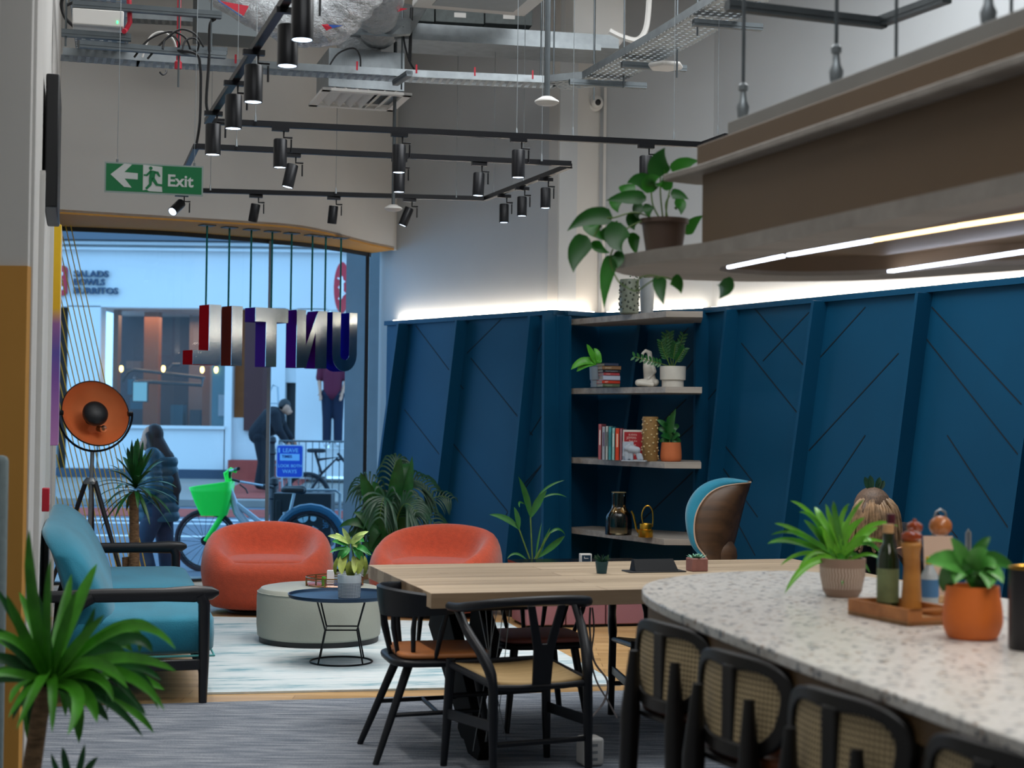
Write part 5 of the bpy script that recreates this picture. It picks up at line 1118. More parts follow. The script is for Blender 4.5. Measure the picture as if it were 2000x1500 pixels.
# big white air unit and ceiling cassette at the top
p=Pd(1165,28,12.6); t=thing('air_unit','large rounded white air unit fixed high on the white column','air unit',(p.x,p.y,p.z),10)
s=MB(); s.plate(rrect(.42,.62,.16,8),-.12,.2); s.box((.12,.0,-.33),(.22,.2,.03)); s.build('casing',m_wplas,t,bevel=.02)
p=Pd(945,-3,11.2); t=thing('ceiling_cassette','white ceiling cassette just entering the top edge','air unit',(p.x,p.y,p.z),16)
s=MB(); s.box((0,0,.03),(.84,.84,.05)); s.build('casing',m_wplas,t,bevel=.01); s=MB(); s.box((0,0,.003),(.6,.6,.006)); s.build('grille',m_greyc,t,smooth=0)
# drop pipes with sensors
for px,py,d,lb,g in ((768,408,12.0,'slim grey drop pipe with a white disc sensor left of the column','s'),(1068,200,8.8,'grey drop pipe with a white disc sensor near the top centre','s')):
    p=Pd(px,py,d); t=thing('drop_sensor',lb,'sensor',tuple(p),0,'white disc sensors on drop pipes')
    s=MB(); s.tube([(0,0,.02),(0,0,HZ-p.z)],.016 if d<10 else .013,10); s.build('pipe',m_steelk,t)
    s=MB(); s.lathe([(0,-.015),(.05,-.013),(.068,.0),(.066,.008),(.03,.03),(.0,.032)],n=24); s.build('sensor_disc',m_wplas,t)
# security camera on the column
p=Pw(1162,202,A1,C1,-.10); t=thing('security_camera','white dome security camera on the white column','camera',tuple(p),0)
Mc=Matrix.Rotation(R(90),4,'X'); s=MB(); s.lathe([(0,0),(.07,0),(.072,.02),(.06,.04),(0,.042)],n=28,M=Mc); s.build('base',m_wplas,t)
s=MB(); s.ball((0.01,-.06,0),.05,20); s.build('ball',m_wplas,t); s=MB(); s.ball((.018,-.085,-.006),.031,16); s.build('lens',m_black,t)
# flat access point on tray
p=Pz(1300,128,3.84); t=thing('access_point','flat white access point under the right cable tray','access point',tuple(p),16)
s=MB(); s.lathe([(0,-.02),(.11,-.02),(.125,-.005),(.12,.01),(0,.012)],n=6); s.build('casing',m_wplas,t,bevel=.006)
# ================================================================= SUSPENDED SHELF OVER THE COUNTER
m_pend=wood('pendant_wood','#8d857c','#a59d94',0,.55,(.6,9,9),.05); m_pbr=mat('pendant_brown','#75604a',.5,metal=.25,var=.06,vs=2); m_ptop=mat('pendant_grey','#8f8d88',.6,var=.05,vs=4)
SP=[(.347,5.60),(.43,5.37),(.596,5.13),(.78,4.62),(1.14,3.60),(1.45,2.72),(1.7,2.1),(2.3,1.6),(3.0,2.0),(2.9,3.2),(2.35,4.5),(1.9,5.2),(1.55,5.65),(1.31,5.88),(1.0,5.99),(.72,5.99),(.45,5.85)]
sps=[(v.x,v.y) for v in spline([Vector((x,y,0)) for x,y in SP],5,True)]
pn=thing('hanging_shelf','large tiered wooden shelf unit hanging over the counter with lit slots underneath','hanging shelf',(0,0,0))
# slab with a long rounded opening: ring built from two outlines
def ringslab(mb,outer,inner,z0,z1):
    n=len(outer); vs=[]
    for z in (z0,z1):
        vs+=[(x,y,z) for x,y in outer]; vs+=[(x,y,z) for x,y in inner]
    fs=[]
    for i in range(n):
        j=(i+1)%n; fs+=[(i,n+i,n+j,j),(2*n+i,2*n+j,3*n+j,3*n+i),(i,j,2*n+j,2*n+i),(n+i,3*n+i,3*n+j,n+j)]
    mb.add(vs,fs)
scx=sum(x for x,y in sps)/len(sps); scy=sum(y for x,y in sps)/len(sps)
# opening outline from the photo
OP=[Pz(1402,527,2.02),Pz(1500,500,2.02),Pz(1750,455,2.02),Pz(2000,402,2.02),Vector((1.75,2.6,0)),Vector((2.1,2.35,0)),Vector((2.35,2.7,0)),Pz(2050,500,2.02)+Vector((.12,.0,0)),Pz(1900,519,2.02),Pz(1700,536,2.02),Pz(1520,538,2.02)]
ops=[(v.x,v.y) for v in spline([Vector((p.x,p.y,0)) for p in OP],6,True)]
def resamp(pts,n,c):
    out=[]
    for k in range(n):
        a=2*math.pi*k/n; d=(math.cos(a),math.sin(a)); best=0
        for i in range(len(pts)):
            x0,y0=pts[i-1][0]-c[0],pts[i-1][1]-c[1]; x1,y1=pts[i][0]-c[0],pts[i][1]-c[1]; ex,ey=x1-x0,y1-y0; den=d[0]*ey-d[1]*ex
            if abs(den)<1e-9: continue
            t_=(x0*ey-y0*ex)/den; u=(x0*d[1]-y0*d[0])/den
            if t_>0 and -1e-6<=u<=1+1e-6: best=max(best,t_)
        out.append((c[0]+d[0]*best,c[1]+d[1]*best))
    return out
oc=(sum(x for x,y in ops)/len(ops),sum(y for x,y in ops)/len(ops))
A_=resamp(sps,120,oc); B_=resamp(ops,120,oc)
s=MB(); ringslab(s,A_,B_,2.02,2.065); s.build('lower_shelf',m_pend,pn,smooth=30)
s=MB(); s.prism(B_,2.085,2.095); s.build('recess_lining',m_pbr,pn,smooth=0)
s=MB(); ringslab(s,[(x+(oc[0]-x)*-.001,y+(oc[1]-y)*-.001) for x,y in B_],[(x+(oc[0]-x)*.012,y+(oc[1]-y)*.012) for x,y in B_],2.035,2.085); s.build('recess_rim',m_pbr,pn,smooth=30)
m_strip=emit('led_cool',(.72,.80,1,1),9); m_stripw=emit('led_amber',(1,.66,.30,1),6)
def strip(a,b,m,nm,w=.012):
    s=MB(); s.beam(a,b,w,.008); s.build(nm,m,pn,smooth=0)
zz=2.022
strip(Pz(1423,522,zz),Pz(1530,500,zz),m_strip,'led_strip'); strip(Pz(1540,498,zz),Pz(1702,470,zz),m_strip,'led_strip',.011); strip(Pz(1706,469,zz),Pz(1868,442,zz),m_stripw,'led_strip',.012); strip(Pz(1872,441,zz),Pz(2010,420,zz),m_stripw,'led_strip',.012)
strip(Pz(1738,530,zz),Pz(1870,511,zz),m_strip,'led_strip',.02); strip(Pz(1870,511,zz),Pz(2010,490,zz),m_strip,'led_strip',.02)
# upper tiers
BO=[(.616,5.28),(1.17,3.68),(1.75,2.05),(2.15,2.05),(2.35,2.7),(1.62,4.55),(1.25,5.46)]
s=MB(); s.prism(BO,2.066,2.31); s.build('body',m_pbr,pn,bevel=.004)
s=MB(); LO=[(.50,5.42),(.60,5.18),(1.10,3.66),(1.68,2.0),(2.25,2.0),(2.42,2.7),(1.68,4.6),(1.30,5.55),(.62,5.50)]; s.prism(LO,2.305,2.328); s.build('ledge',m_pend,pn,bevel=.004)
s=MB(); s.prism([(.60,5.30),(1.14,3.68),(1.70,2.05),(2.2,2.05),(2.38,2.7),(1.64,4.57),(1.26,5.50)],2.328,2.405); s.build('upper_body',m_pbr,pn,bevel=.004)
s=MB(); s.prism([(.69,5.22),(1.19,3.70),(1.75,2.1),(2.15,2.1),(2.3,2.7),(1.60,4.5),(1.24,5.40)],2.405,2.47); s.build('top_lip',m_ptop,pn,bevel=.003)
for px,py,d in ((1451,240,5.22),(1633,168,4.67),(1930,62,3.98)):
    p=Pd(px,py,d); p.z=2.47; s=MB(); s.lathe([(.016,0),(.018,.02),(.022,.05),(.013,.07),(.010,.10),(.016,.105),(.016,.12),(.006,.13)],c=tuple(p),n=12); s.build('wire_gripper',m_steel,pn)
    s=MB(); s.tube([p+Vector((0,0,.1)),p+Vector((0,0,HZ-2.48))],.006,8); s.build('hanging_rod',m_steelk,pn)
# slim far rods (behind the shelf)
for px,py,d in ((1750,150,4.4),(1975,60,4.2)):
    p=Pd(px,py,d); p.z=2.43; s=MB(); s.tube([p,p+Vector((0,0,HZ-2.48))],.005,8); s.build('hanging_rod',m_steelk,pn)
area('counter_strip_light',(1.55,4.15,2.005),.10,15,(1.0,.95,.90),(0,0,R(-16)),2.4)
# ================================================================= FLOOR LAMP
LD=12.1; hc=Pd(187,807,LD)
t=thing('tripod_lamp','copper reflector floor lamp on a black tripod beside the window','floor lamp',(hc.x,hc.y,0))
ax=Vector((.52,-.78,.36)).normalized(); zq=Vector((0,0,1)); qx=ax.cross(zq).normalized(); qy=qx.cross(ax).normalized()
MD=Matrix.Translation((0,0,hc.z))@Matrix(((qx.x,qy.x,ax.x,0),(qx.y,qy.y,ax.y,0),(qx.z,qy.z,ax.z,0),(0,0,0,1)))
prof=[(.035,-.145),(.10,-.135),(.17,-.10),(.225,-.05),(.258,.0)]
pr=[(v.x,v.z) for v in spline([Vector((r_,0,z)) for r_,z in prof],4)]
s=MB(); s.lathe(pr,n=56,M=MD,cap=False); o=s.build('dish_inside',m_copper,t,smooth=180); 
s=MB(); s.lathe([(0,-.152)]+[(r_+.004,z-.006) for r_,z in pr],n=56,M=MD,cap=False); s.lathe([(.255,-.002),(.263,0),(.255,.004)],n=56,M=MD,cap=False); s.build('dish_outside',m_black,t,smooth=180)
s=MB(); s.ball((0,0,0),(.098,.098,.055),28,M=MD@Matrix.Translation((0,0,-.01))); s.build('glare_cap',m_black,t)
s=MB(); s.tube([(.0,.0,-.13),(.0,-.03,-.05)],.02,12); s.v=[tuple(MD@Vector(v)) for v in s.v]; s.build('bulb_socket',m_blackm,t)
s=MB(); s.ball((-.06,-.11,-.04),(.028,.028,.036),14); s.v=[tuple(MD@Vector(v)) for v in s.v]; s.build('bulb',glass('bulb_glass',(.95,.9,.85,1),1.5,1.5),t)
s=MB(); s.tube([(-.045,-.085,-.10),(-.058,-.105,-.06)],.024,12); s.v=[tuple(MD@Vector(v)) for v in s.v]; s.build('bulb_holder',m_bronze,t)
s=MB(); rad=.285; s.tube([Vector((0,0,hc.z))+qx*(rad*math.cos(a))+Vector((0,0,1))*(rad*math.sin(a)) for a in [R(180+k*9) for k in range(21)]],.009,8); s.build('yoke',m_blackm,t)
s=MB(); s.tube([qx*-.285+Vector((0,0,hc.z)),qx*-.25+Vector((0,0,hc.z))],.02,10); s.tube([qx*.285+Vector((0,0,hc.z)),qx*.25+Vector((0,0,hc.z))],.02,10); s.build('knob',m_blackm,t)
zt_=hc.z-.285; zh=Pd(178,940,LD).z; s=MB(); s.tube([(-.02,0,zt_),(-.03,0,zh-.35)],.016,12); s.build('centre_column',m_steel,t)
s=MB(); s.lathe([(0,zh-.02),(.05,zh-.02),(.055,zh),(.03,zh+.03),(0,zh+.03)],(-.03,0,0),16); s.build('leg_hub',m_steel,t)
for dx,dy in ((-.36,.05),(.36,-.10),(-.05,.36)):
    s=MB(); s.tube([(-.03+dx*.1,dy*.1,zh),(-.03+dx,dy,.0)],[.019,.013],10); s.build('leg',m_blackw,t)
# ================================================================= PLANTS
def foliage(mb,c,n,ln,w,e0,e1,droop,seed,prof='strap',arc=(0,360),fold=.15,jit=.25,c2=None,hc_=0):
    rnd=random.Random(seed); c=Vector(c)
    for i in range(n):
        a=R(arc[0]+(arc[1]-arc[0])*((i*.618)%1)); e=R(e0+(e1-e0)*(i/max(1,n-1))+rnd.uniform(-6,6)); l=ln*(1-jit*rnd.random())
        d=Vector((math.cos(a)*math.cos(e),math.sin(a)*math.cos(e),math.sin(e))); b=c+Vector((0,0,hc_*(i/n))); tip=b+d*l+Vector((0,0,-droop*l*math.cos(e))); ctl=b+d*l*.55+Vector((0,0,droop*l*.12))
        mb.leaf(b,tip,w*(.8+.4*rnd.random()),ctl,prof,Vector((-math.sin(a)*.0+math.cos(a)*-.3,math.sin(a)*-.3,1)) if e<R(60) else Vector((math.cos(a),math.sin(a),.2)),9,fold)
def pot(t,r0,r1,h,m,name='pot',lip=.0,soil=True):
    s=MB(); s.lathe([(0,0),(r0,0),(r0*1.01,.004),(r1,h-.02),(r1+lip,h-.018),(r1+lip,h),(r1-.008,h),(r1-.012,h-.03),(0,h-.035)],n=36); s.build(name,m,t)
    if soil: s=MB(); s.lathe([(0,h-.03),(r1-.012,h-.028),(r1-.013,h-.035)],n=24); s.build('soil',m_soil,t)
# -- foreground yucca, lower left
YD=4.9; y0=Pd(68,1560,YD)
t=thing('yucca_plant','large blurred yucca plant in the left foreground','potted plant',(y0.x,YD,.006))
def yp(px,py,d=0): v=Pd(px,py,YD+d); return Vector((v.x-y0.x,v.y-YD,v.z-.006))
pot(t,.13,.17,.30,m_greyc)
s=MB(); s.tube([(0,0,.26),yp(60,1640),yp(62,1500),yp(78,1395),yp(95,1340)],[.03,.029,.029,.026,.03],14); s.build('trunk',m_bark,t)
lv=[((60,1170),(57,1033),34),((150,1180),(190,1100),34),((95,1230),(55,1128),34),((40,1230),(12,1160),26),((30,1215),(-60,1235),26),((20,1270),(-50,1290),30),((10,1300),(-30,1330),24),((250,1170),(312,1240),30),((270,1200),(298,1275),34),
 ((230,1250),(345,1312),30),((230,1290),(322,1348),34),((240,1330),(286,1398),28),((180,1330),(190,1412),34),((160,1330),(154,1452),38),((70,1270),(62,1440),44),((40,1320),(20,1374),30),((120,1240),(140,1120),34),((215,1230),(250,1290),34),((205,1290),(222,1372),24),
 ((100,1260),(52,1420),34),((250,1240),(310,1370),26),((190,1250),(250,1345),30),((130,1290),(128,1400),30),((20,1250),(-30,1215),24),((150,1260),(205,1200),30),((60,1300),(45,1375),28),((210,1340),(280,1440),22),((90,1180),(100,1090),22)]
rj=random.Random(3); lv2=lv+[((cx+rj.randint(-28,28),cy+rj.randint(-25,25)),(tx+rj.randint(-34,34),ty+rj.randint(-20,45)),w_*.85) for (cx,cy),(tx,ty),w_ in lv[2:26]]
for k,mt in ((0,m_leafm),(1,m_leafd)):
    s=MB()
    for i,((cx,cy),(tx,ty),w_) in enumerate(lv2):
        if i%3==2 and k==0 or i%3!=2 and k==1: continue
        dd=[-.18,.12,0,-.28,.2,-.1][i%6]; s.leaf(yp(96,1335,0),yp(tx,ty,dd),w_*YD/F_PX*.82,yp(cx,cy,dd*.5),'strap',(0.1*((i%5)-2),-1,.5),12,.22)
    s.build('foliage',mt,t,smooth=180)
s=MB()
for (cx,cy),(tx,ty),w_ in (((130,1490),(122,1458),16),((160,1495),(166,1452),14),((170,1500),(192,1478),16),((110,1510),(100,1470),12)): s.leaf(yp(140,1560,-.1),yp(tx,ty,-.15),w_*YD/F_PX,yp(cx,cy,-.12),'strap',(0,-1,.4),8,.2)
s.build('side_shoot',m_leafd,t,smooth=180)
# -- yucca tree behind the sofa
q0=Pd(262,1100,12.55); t=thing('dracaena_tree','slender dracaena tree with spiky crown standing behind the sofa','potted plant',(q0.x,q0.y,0))
cz=Pd(262,955,12.55).z; pot(t,.13,.17,.28,m_greyc)
s=MB(); s.tube([(0,0,.2),(.0,0,cz*.5),(-.012,0,cz-.02)],[.045,.04,.036],12); s.tube([(-.06,.03,.2),(-.075,.03,cz*.42)],[.035,.028],10); s.build('trunk',m_bark,t)
s=MB(); foliage(s,(0,0,cz),38,.40,.042,5,88,.35,3,'strap',hc_=.05); foliage(s,(0,0,cz-.02),16,.34,.034,-25,10,.5,4,'strap'); s.build('foliage',m_leafd,t,smooth=180)
# -- kentia palm + dumb cane behind the armchairs
q0=Pd(765,1100,13.35); t=thing('palm_plant','bushy dark green palm with drooping fronds in the corner by the window','potted plant',(q0.x,q0.y,0))
def kp(px,py,d=0): v=Pd(px,py,13.35+d); return Vector((v.x-q0.x,v.y-q0.y,v.z))
s=MB(); s.lathe([(0,0),(.15,0),(.17,.30),(.155,.30),(.15,.27),(0,.27)],n=28); s.build('basket',mat('white_basket','#c7ccd0',.8,bump=1,bs=50),t)
st_=MB(); lf=MB(); rnd=random.Random(8)
def frond(b,c,tip,n,ll,w,sd):
    b,c,tip=Vector(b),Vector(c),Vector(tip); pts=[b*(1-u)**2+c*2*u*(1-u)+tip*u*u for u in [k/14 for k in range(15)]]; st_.tube(pts,[.008-.0004*k for k in range(15)],6)
    for k in range(n):
        u=.38+.62*k/(n-1); p=b*(1-u)**2+c*2*u*(1-u)+tip*u*u; d=((c-b)*(1-u)+(tip-c)*u).normalized(); sdv=d.cross(Vector((0,-.8,.5))).normalized()
        for sg in (-1,1):
            l=ll*(1-.55*abs(u-.62)/.4)*(.85+.3*rnd.random()); q_=p+sdv*sg*l*.55+d*l*.45+Vector((0,0,-.28*l)); lf.leaf(p,q_+Vector((0,0,-.25*l)),w,p+sdv*sg*l*.4+d*l*.3+Vector((0,0,.03)),'strap',(0,-1,.6),6,.2)
B_0=(0,0,.28)
frond(B_0,kp(745,930),kp(712,1040),15,.34,.020,1); frond(B_0,kp(770,880),kp(845,960,.1),16,.36,.022,1); frond(B_0,kp(735,900,.1),kp(700,950,.1),13,.30,.016,1); frond(B_0,kp(790,930),kp(862,1040),14,.32,.020,1)
frond(B_0,kp(755,900,-.2),kp(742,1010,-.3),15,.34,.022,1); frond(B_0,kp(775,940,-.2),kp(812,1000,-.3),15,.34,.022,1); frond(B_0,kp(760,880,.2),kp(780,900,.2),13,.28,.02,1); frond(B_0,kp(830,940,.1),kp(880,975,.1),12,.2,.012,1)
st_.build('stem',m_stem,t); lf.build('foliage',m_leafk,t,smooth=180)
s=MB()
for i,(cx,cy,tx,ty,w_) in enumerate(((720,960,704,922,30),(735,1000,722,1080,26),(700,1000,662,1030,20),(705,1010,672,1060,18),(800,910,790,905,36),(775,930,782,892,30),(745,960,728,940,36),(730,1010,690,1000,26),(752,1020,770,1075,34),(790,1000,800,1060,26),(715,1040,700,1090,22),(800,960,805,890,22))):
    s.leaf(B_0 if i>5 else kp(757,1060),kp(tx,ty,-.15+.05*(i%5)),w_*13.3/F_PX,kp(cx,cy,-.1),'lance',(.2*((i%3)-1),-1,.4),9,.2)
s.build('broad_leaves',m_leafd,t,smooth=180)
# -- small young palm behind the pink cabinet
q0=Vector((L(1022,12.2),12.2,0)); t=thing('young_palm','young palm with few arching leaves in a dark pot by the panels','potted plant',(q0.x,q0.y+.1,0))
def jp(px,py,d=0): v=Pd(px,py,q0.y+.1+d); return Vector((v.x-q0.x,v.y-q0.y-.1,v.z))
pot(t,.11,.145,.24,mat('charcoal_pot','#1d2226',.6))
s=MB(); l1=[((1040,1095),(1036,1010)),((1036,1095),(1014,1034)),((1046,1095),(1066,1050)),((1042,1095),(1075,1040))]
for b,e in l1: s.tube([(0,0,.2),jp(*b),jp(*e)],.006,6)
s.build('stem',m_stem,t)
s=MB()
for i,(bx,by,cx,cy,tx,ty,w_) in enumerate(((1036,1010,1030,970,1012,930,22),(1036,1012,1052,975,1068,958,26),(1050,970,1070,945,1103,938,8),(1050,980,1080,955,1108,972,7),(1025,985,1010,975,1015,992,8),(1014,1034,990,1008,955,1005,22),(1014,1034,1012,1010,1004,990,18),(1066,1050,1090,1020,1104,1045,10),(1050,1090,1090,1060,1104,1046,22),(1030,1095,1005,1070,990,1092,9),(1052,1090,1060,1060,1075,1030,9),(1046,1090,1050,1060,1058,1020,7))):
    s.leaf(jp(bx,by),jp(tx,ty,-.1+.05*(i%4)),w_*7.5/F_PX,jp(cx,cy),'lance',(.1,-1,.5),9,.22)
s.build('foliage',mat('palm_mid','#2f6a2c',.45,var=.2,vs=12),t,smooth=180)
# -- dumb cane on the side table
q0=Pd(682,1166,9.72); t=thing('dumb_cane_plant','pale variegated dumb cane in a white patterned pot on the black side table','potted plant',(q0.x,9.72,.012+.402))
q0=Vector((q0.x,9.72,.414))
def dp(px,py,d=0): return Pd(px,py,9.72+d)-q0
def patm():
    m,nt,b=nodes('patterned_pot'); tc=nt.nodes.new('ShaderNodeTexCoord'); sp=nt.nodes.new('ShaderNodeSeparateXYZ'); nt.links.new(tc.outputs['Object'],sp.inputs[0])
    at=nt.nodes.new('ShaderNodeMath'); at.operation='ARCTAN2'; nt.links.new(sp.outputs[0],at.inputs[0]); nt.links.new(sp.outputs[1],at.inputs[1])
    def sn(a,fa,bsign,fb):
        m1=nt.nodes.new('ShaderNodeMath'); m1.operation='MULTIPLY'; m1.inputs[1].default_value=fa; nt.links.new(at.outputs[0],m1.inputs[0])
        m2=nt.nodes.new('ShaderNodeMath'); m2.operation='MULTIPLY'; m2.inputs[1].default_value=fb*bsign; nt.links.new(sp.outputs[2],m2.inputs[0])
        m3=nt.nodes.new('ShaderNodeMath'); nt.links.new(m1.outputs[0],m3.inputs[0]); nt.links.new(m2.outputs[0],m3.inputs[1]); m4=nt.nodes.new('ShaderNodeMath'); m4.operation='SINE'; nt.links.new(m3.outputs[0],m4.inputs[0]); return m4
    a=sn(0,26,1,360); c=sn(0,26,-1,360); mx=nt.nodes.new('ShaderNodeMath'); mx.operation='MULTIPLY'; nt.links.new(a.outputs[0],mx.inputs[0]); nt.links.new(c.outputs[0],mx.inputs[1])
    r=ramp(nt,mx.outputs[0],[(.0,'#d5dde2'),(.04,'#2a4257')]); z=nt.nodes.new('ShaderNodeMath'); z.operation='LESS_THAN'; z.inputs[1].default_value=.088; nt.links.new(sp.outputs[2],z.inputs[0])
    x=nt.nodes.new('ShaderNodeMixRGB'); x.inputs[1].default_value=H('#c9d3da'); nt.links.new(z.outputs[0],x.inputs[0]); nt.links.new(r.outputs[0],x.inputs[2]); nt.links.new(x.outputs[0],b.inputs['Base Color']); b.inputs['Roughness'].default_value=.35; return m
pot(t,.066,.072,.135,patm())
s=MB()
for b in ((686,1120,680,1090),(688,1120,690,1085),(680,1120,668,1088),(692,1120,700,1085)): s.tube([dp(b[0],b[1]),dp(b[2],b[3]),dp(684+(b[2]-684)*.5,1062)],.005,6)
s.build('stem',m_stem,t)
s=MB(); s2=MB(); s3=MB()
for mb,ls in ((s,((684,1062,678,1050,668,1030,11),(682,1062,660,1046,640,1047,11),(686,1062,695,1045,720,1038,11),(688,1064,700,1058,702,1074,14),(680,1060,664,1050,656,1041,9),(686,1062,700,1052,712,1046,10))),
 (s2,((680,1066,660,1056,648,1058,10),(690,1068,710,1066,722,1086,12),(684,1070,670,1080,660,1092,16),(692,1070,702,1085,712,1096,14),(690,1062,704,1048,712,1058,14),(682,1070,655,1070,644,1080,7),(692,1070,715,1072,726,1085,7),(678,1072,668,1078,660,1092,13),(690,1070,700,1080,706,1092,13))),
 (s3,((676,1080,664,1100,668,1122,17),(700,1082,706,1105,698,1122,16),(664,1085,650,1105,656,1124,8),(712,1086,718,1108,710,1128,8),(684,1096,680,1115,690,1136,17),(690,1085,694,1105,692,1120,12)))):
    for i,(bx,by,cx,cy,tx,ty,w_) in enumerate(ls): mb.leaf(dp(bx,by),dp(tx,ty,-.07+.03*(i%5)),w_*9.7/F_PX,dp(cx,cy,-.04),'oval',(.1,-1,.5),9,.2)
s.build('pale_leaves',m_leafp,t,smooth=180); s2.build('green_leaves',mat('leaf_bright','#2f8a3a',.4,var=.3,vs=20),t,smooth=180); s3.build('drooping_leaves',mat('leaf_olive','#8c9a3c',.5,var=.3,vs=30),t,smooth=180)
# -- trailing pothos on the hanging shelf
q0=Vector((L(1294,5.62),5.62,2.066)); t=thing('pothos_plant','trailing pothos in a brown plastic pot on the end of the hanging shelf','potted plant',tuple(q0))
def pp_(px,py,d=0): return Pd(px,py,5.62+d)-q0
s=MB(); s.lathe([(0,0),(.060,0),(.078,.118),(.086,.12),(.086,.135),(.078,.135),(.074,.11),(0,.11)],n=36); s.build('pot',mat('brown_pot','#5d4a40',.55),t)
s=MB(); s.lathe([(0,.115),(.074,.115),(.074,.11)],n=20); s.build('soil',m_soil,t)
PL=[(1290,345,1280,318,1299,288,44,-.05),(1318,340,1330,318,1366,314,36,.1),(1275,370,1250,345,1224,358,38,0),(1280,372,1262,352,1290,345,40,-.1),(1262,388,1220,384,1183,392,30,-.05),(1205,388,1195,400,1208,416,26,0),(1310,380,1325,378,1346,390,22,0),(1318,400,1334,395,1330,420,28,.05),
 (1195,428,1150,412,1107,452,38,-.08),(1168,432,1140,440,1180,470,40,0),(1150,465,1118,490,1120,533,42,-.1),(1180,470,1195,455,1206,430,36,-.05),(1218,440,1190,470,1216,492,50,-.12),(1160,470,1165,490,1192,494,22,0),(1245,420,1225,435,1240,450,30,0),(1200,500,1180,530,1180,604,30,-.1),(1200,494,1215,505,1205,525,24,-.12),
 (1240,455,1232,475,1245,500,24,.05),(1290,540,1285,560,1297,597,26,-.35),(1312,545,1325,550,1331,574,26,-.3),(1410,548,1425,560,1404,584,34,-.3),(1340,458,1350,435,1375,420,26,.15),(1255,400,1240,410,1245,428,26,0),(1222,360,1225,375,1230,392,34,-.03),(1270,400,1262,412,1270,424,22,-.05),(1300,372,1306,350,1296,330,24,-.06)]
s=MB(); s2=MB()
for i,(bx,by,cx,cy,tx,ty,w_,dd) in enumerate(PL): (s if i%2 else s2).leaf(pp_(bx,by,dd),pp_(tx,ty,dd-.03),w_*5.6/F_PX,pp_(cx,cy,dd),'heart',(.15*((i%3)-1),-1,.25),10,.16)
s.build('foliage',mat('pothos_a','#2c7a1c',.35,var=.2,vs=12),t,smooth=180); s2.build('foliage',mat('pothos_b','#1d5a18',.35,var=.2,vs=12),t,smooth=180)
s=MB()
for pts in ([(1280,428,0),(1240,415,-.05),(1200,425,-.08),(1180,430,-.08),(1160,462,-.09)],[(1270,425,0),(1222,448,-.08),(1200,480,-.1),(1192,510,-.1),(1205,545,-.12),(1222,560,-.12),(1243,568,-.25),(1268,552,-.33),(1290,541,-.35),(1312,546,-.3)],[(1243,568,-.25),(1248,545,-.3),(1268,538,-.33),(1290,541,-.35)],[(1295,430,0),(1290,380,-.03),(1290,345,-.05)],[(1300,430,0),(1304,390,0),(1316,342,.08)],[(1290,430,0),(1275,400,0),(1272,372,0)],[(1305,430,0),(1300,400,0),(1308,382,0)],[(1320,430,.02),(1340,455,.15)]):
    s.tube(spline([pp_(*a) for a in pts],5),.0028,6)
s.build('stem',m_stem,t)
# ================================================================= COUNTER ITEMS (top at z=.92)
def oc_(px,py): p=Pz(px,py,.92); return (p.x,p.y,.9205)
q0=oc_(1645,1165); t=thing('fern_plant','strap-leaved fern in a taupe pot with a wavy incised band on the counter','potted plant',q0)
def wavym():
    m,nt,b=nodes('wavy_pot'); tc=nt.nodes.new('ShaderNodeTexCoord'); sp=nt.nodes.new('ShaderNodeSeparateXYZ'); nt.links.new(tc.outputs['Object'],sp.inputs[0])
    def M_(op,a,bv): 
        n=nt.nodes.new('ShaderNodeMath'); n.operation=op
        for i,v in enumerate((a,bv)):
            if v is None: continue
            if isinstance(v,(int,float)): n.inputs[i].default_value=v
            else: nt.links.new(v,n.inputs[i])
        return n.outputs[0]
    an=M_('ARCTAN2',sp.outputs[0],sp.outputs[1]); zz_=M_('MULTIPLY',M_('SINE',M_('MULTIPLY',sp.outputs[2],190),None),.9); s_=M_('SINE',M_('ADD',M_('MULTIPLY',an,44),zz_),None)
    band=M_('MULTIPLY',M_('GREATER_THAN',sp.outputs[2],.028),M_('LESS_THAN',sp.outputs[2],.098)); k=M_('MULTIPLY',M_('GREATER_THAN',s_,.25),band)
    x=nt.nodes.new('ShaderNodeMixRGB'); x.inputs[1].default_value=H('#8f7564'); x.inputs[2].default_value=H('#c6b4a4'); nt.links.new(k,x.inputs[0]); nt.links.new(x.outputs[0],b.inputs['Base Color']); b.inputs['Roughness'].default_value=.6; return m
s=MB(); s.lathe([(0,0),(.052,0),(.064,.02),(.074,.07),(.077,.128),(.070,.128),(.067,.10),(0,.10)],n=40); s.build('pot',wavym(),t)
s=MB(); s.lathe([(0,.108),(.068,.108),(.068,.10)],n=20); s.build('soil',m_soil,t)
Q=Vector(q0)
def fp(px,py,d=0): return Pd(px,py,Q.y+d)-Q
FL=[(1600,1010,1560,1000,16),(1655,1050,1735,1060,16),(1590,1060,1556,1120,16),(1665,1070,1700,1120,16),(1610,1000,1612,985,18),(1640,1000,1660,985,18),(1570,1030,1505,1045,14),(1590,1000,1543,978,16),(1600,1020,1592,990,30),(1625,1000,1627,978,20),(1650,1020,1688,975,16),(1560,1040,1512,1022,18),(1550,1050,1498,1062,22),(1570,1070,1524,1105,14),(1580,1080,1532,1160,26),(1650,1075,1645,1145,24),(1640,1040,1650,1020,26),(1690,1010,1755,1028,16),(1680,1040,1725,1085,20),(1700,1080,1724,1098,12),(1690,1050,1700,1058,26),(1600,1050,1570,1015,22),(1640,1050,1690,1010,26),(1670,1060,1715,1030,24),(1560,1045,1535,1040,18),(1610,1040,1600,1030,20)]
s=MB(); s2=MB()
for i,(cx,cy,tx,ty,w_) in enumerate(FL): (s if i%3 else s2).leaf(fp(1628+(i%5)*6,1098),fp(tx,ty,[-.08,.06,-.03,.1,-.12][i%5]),w_*Q.y/F_PX*.62,fp(cx,cy-12,0),'strap',(.15*((i%3)-1),-1,.35),12,.2)
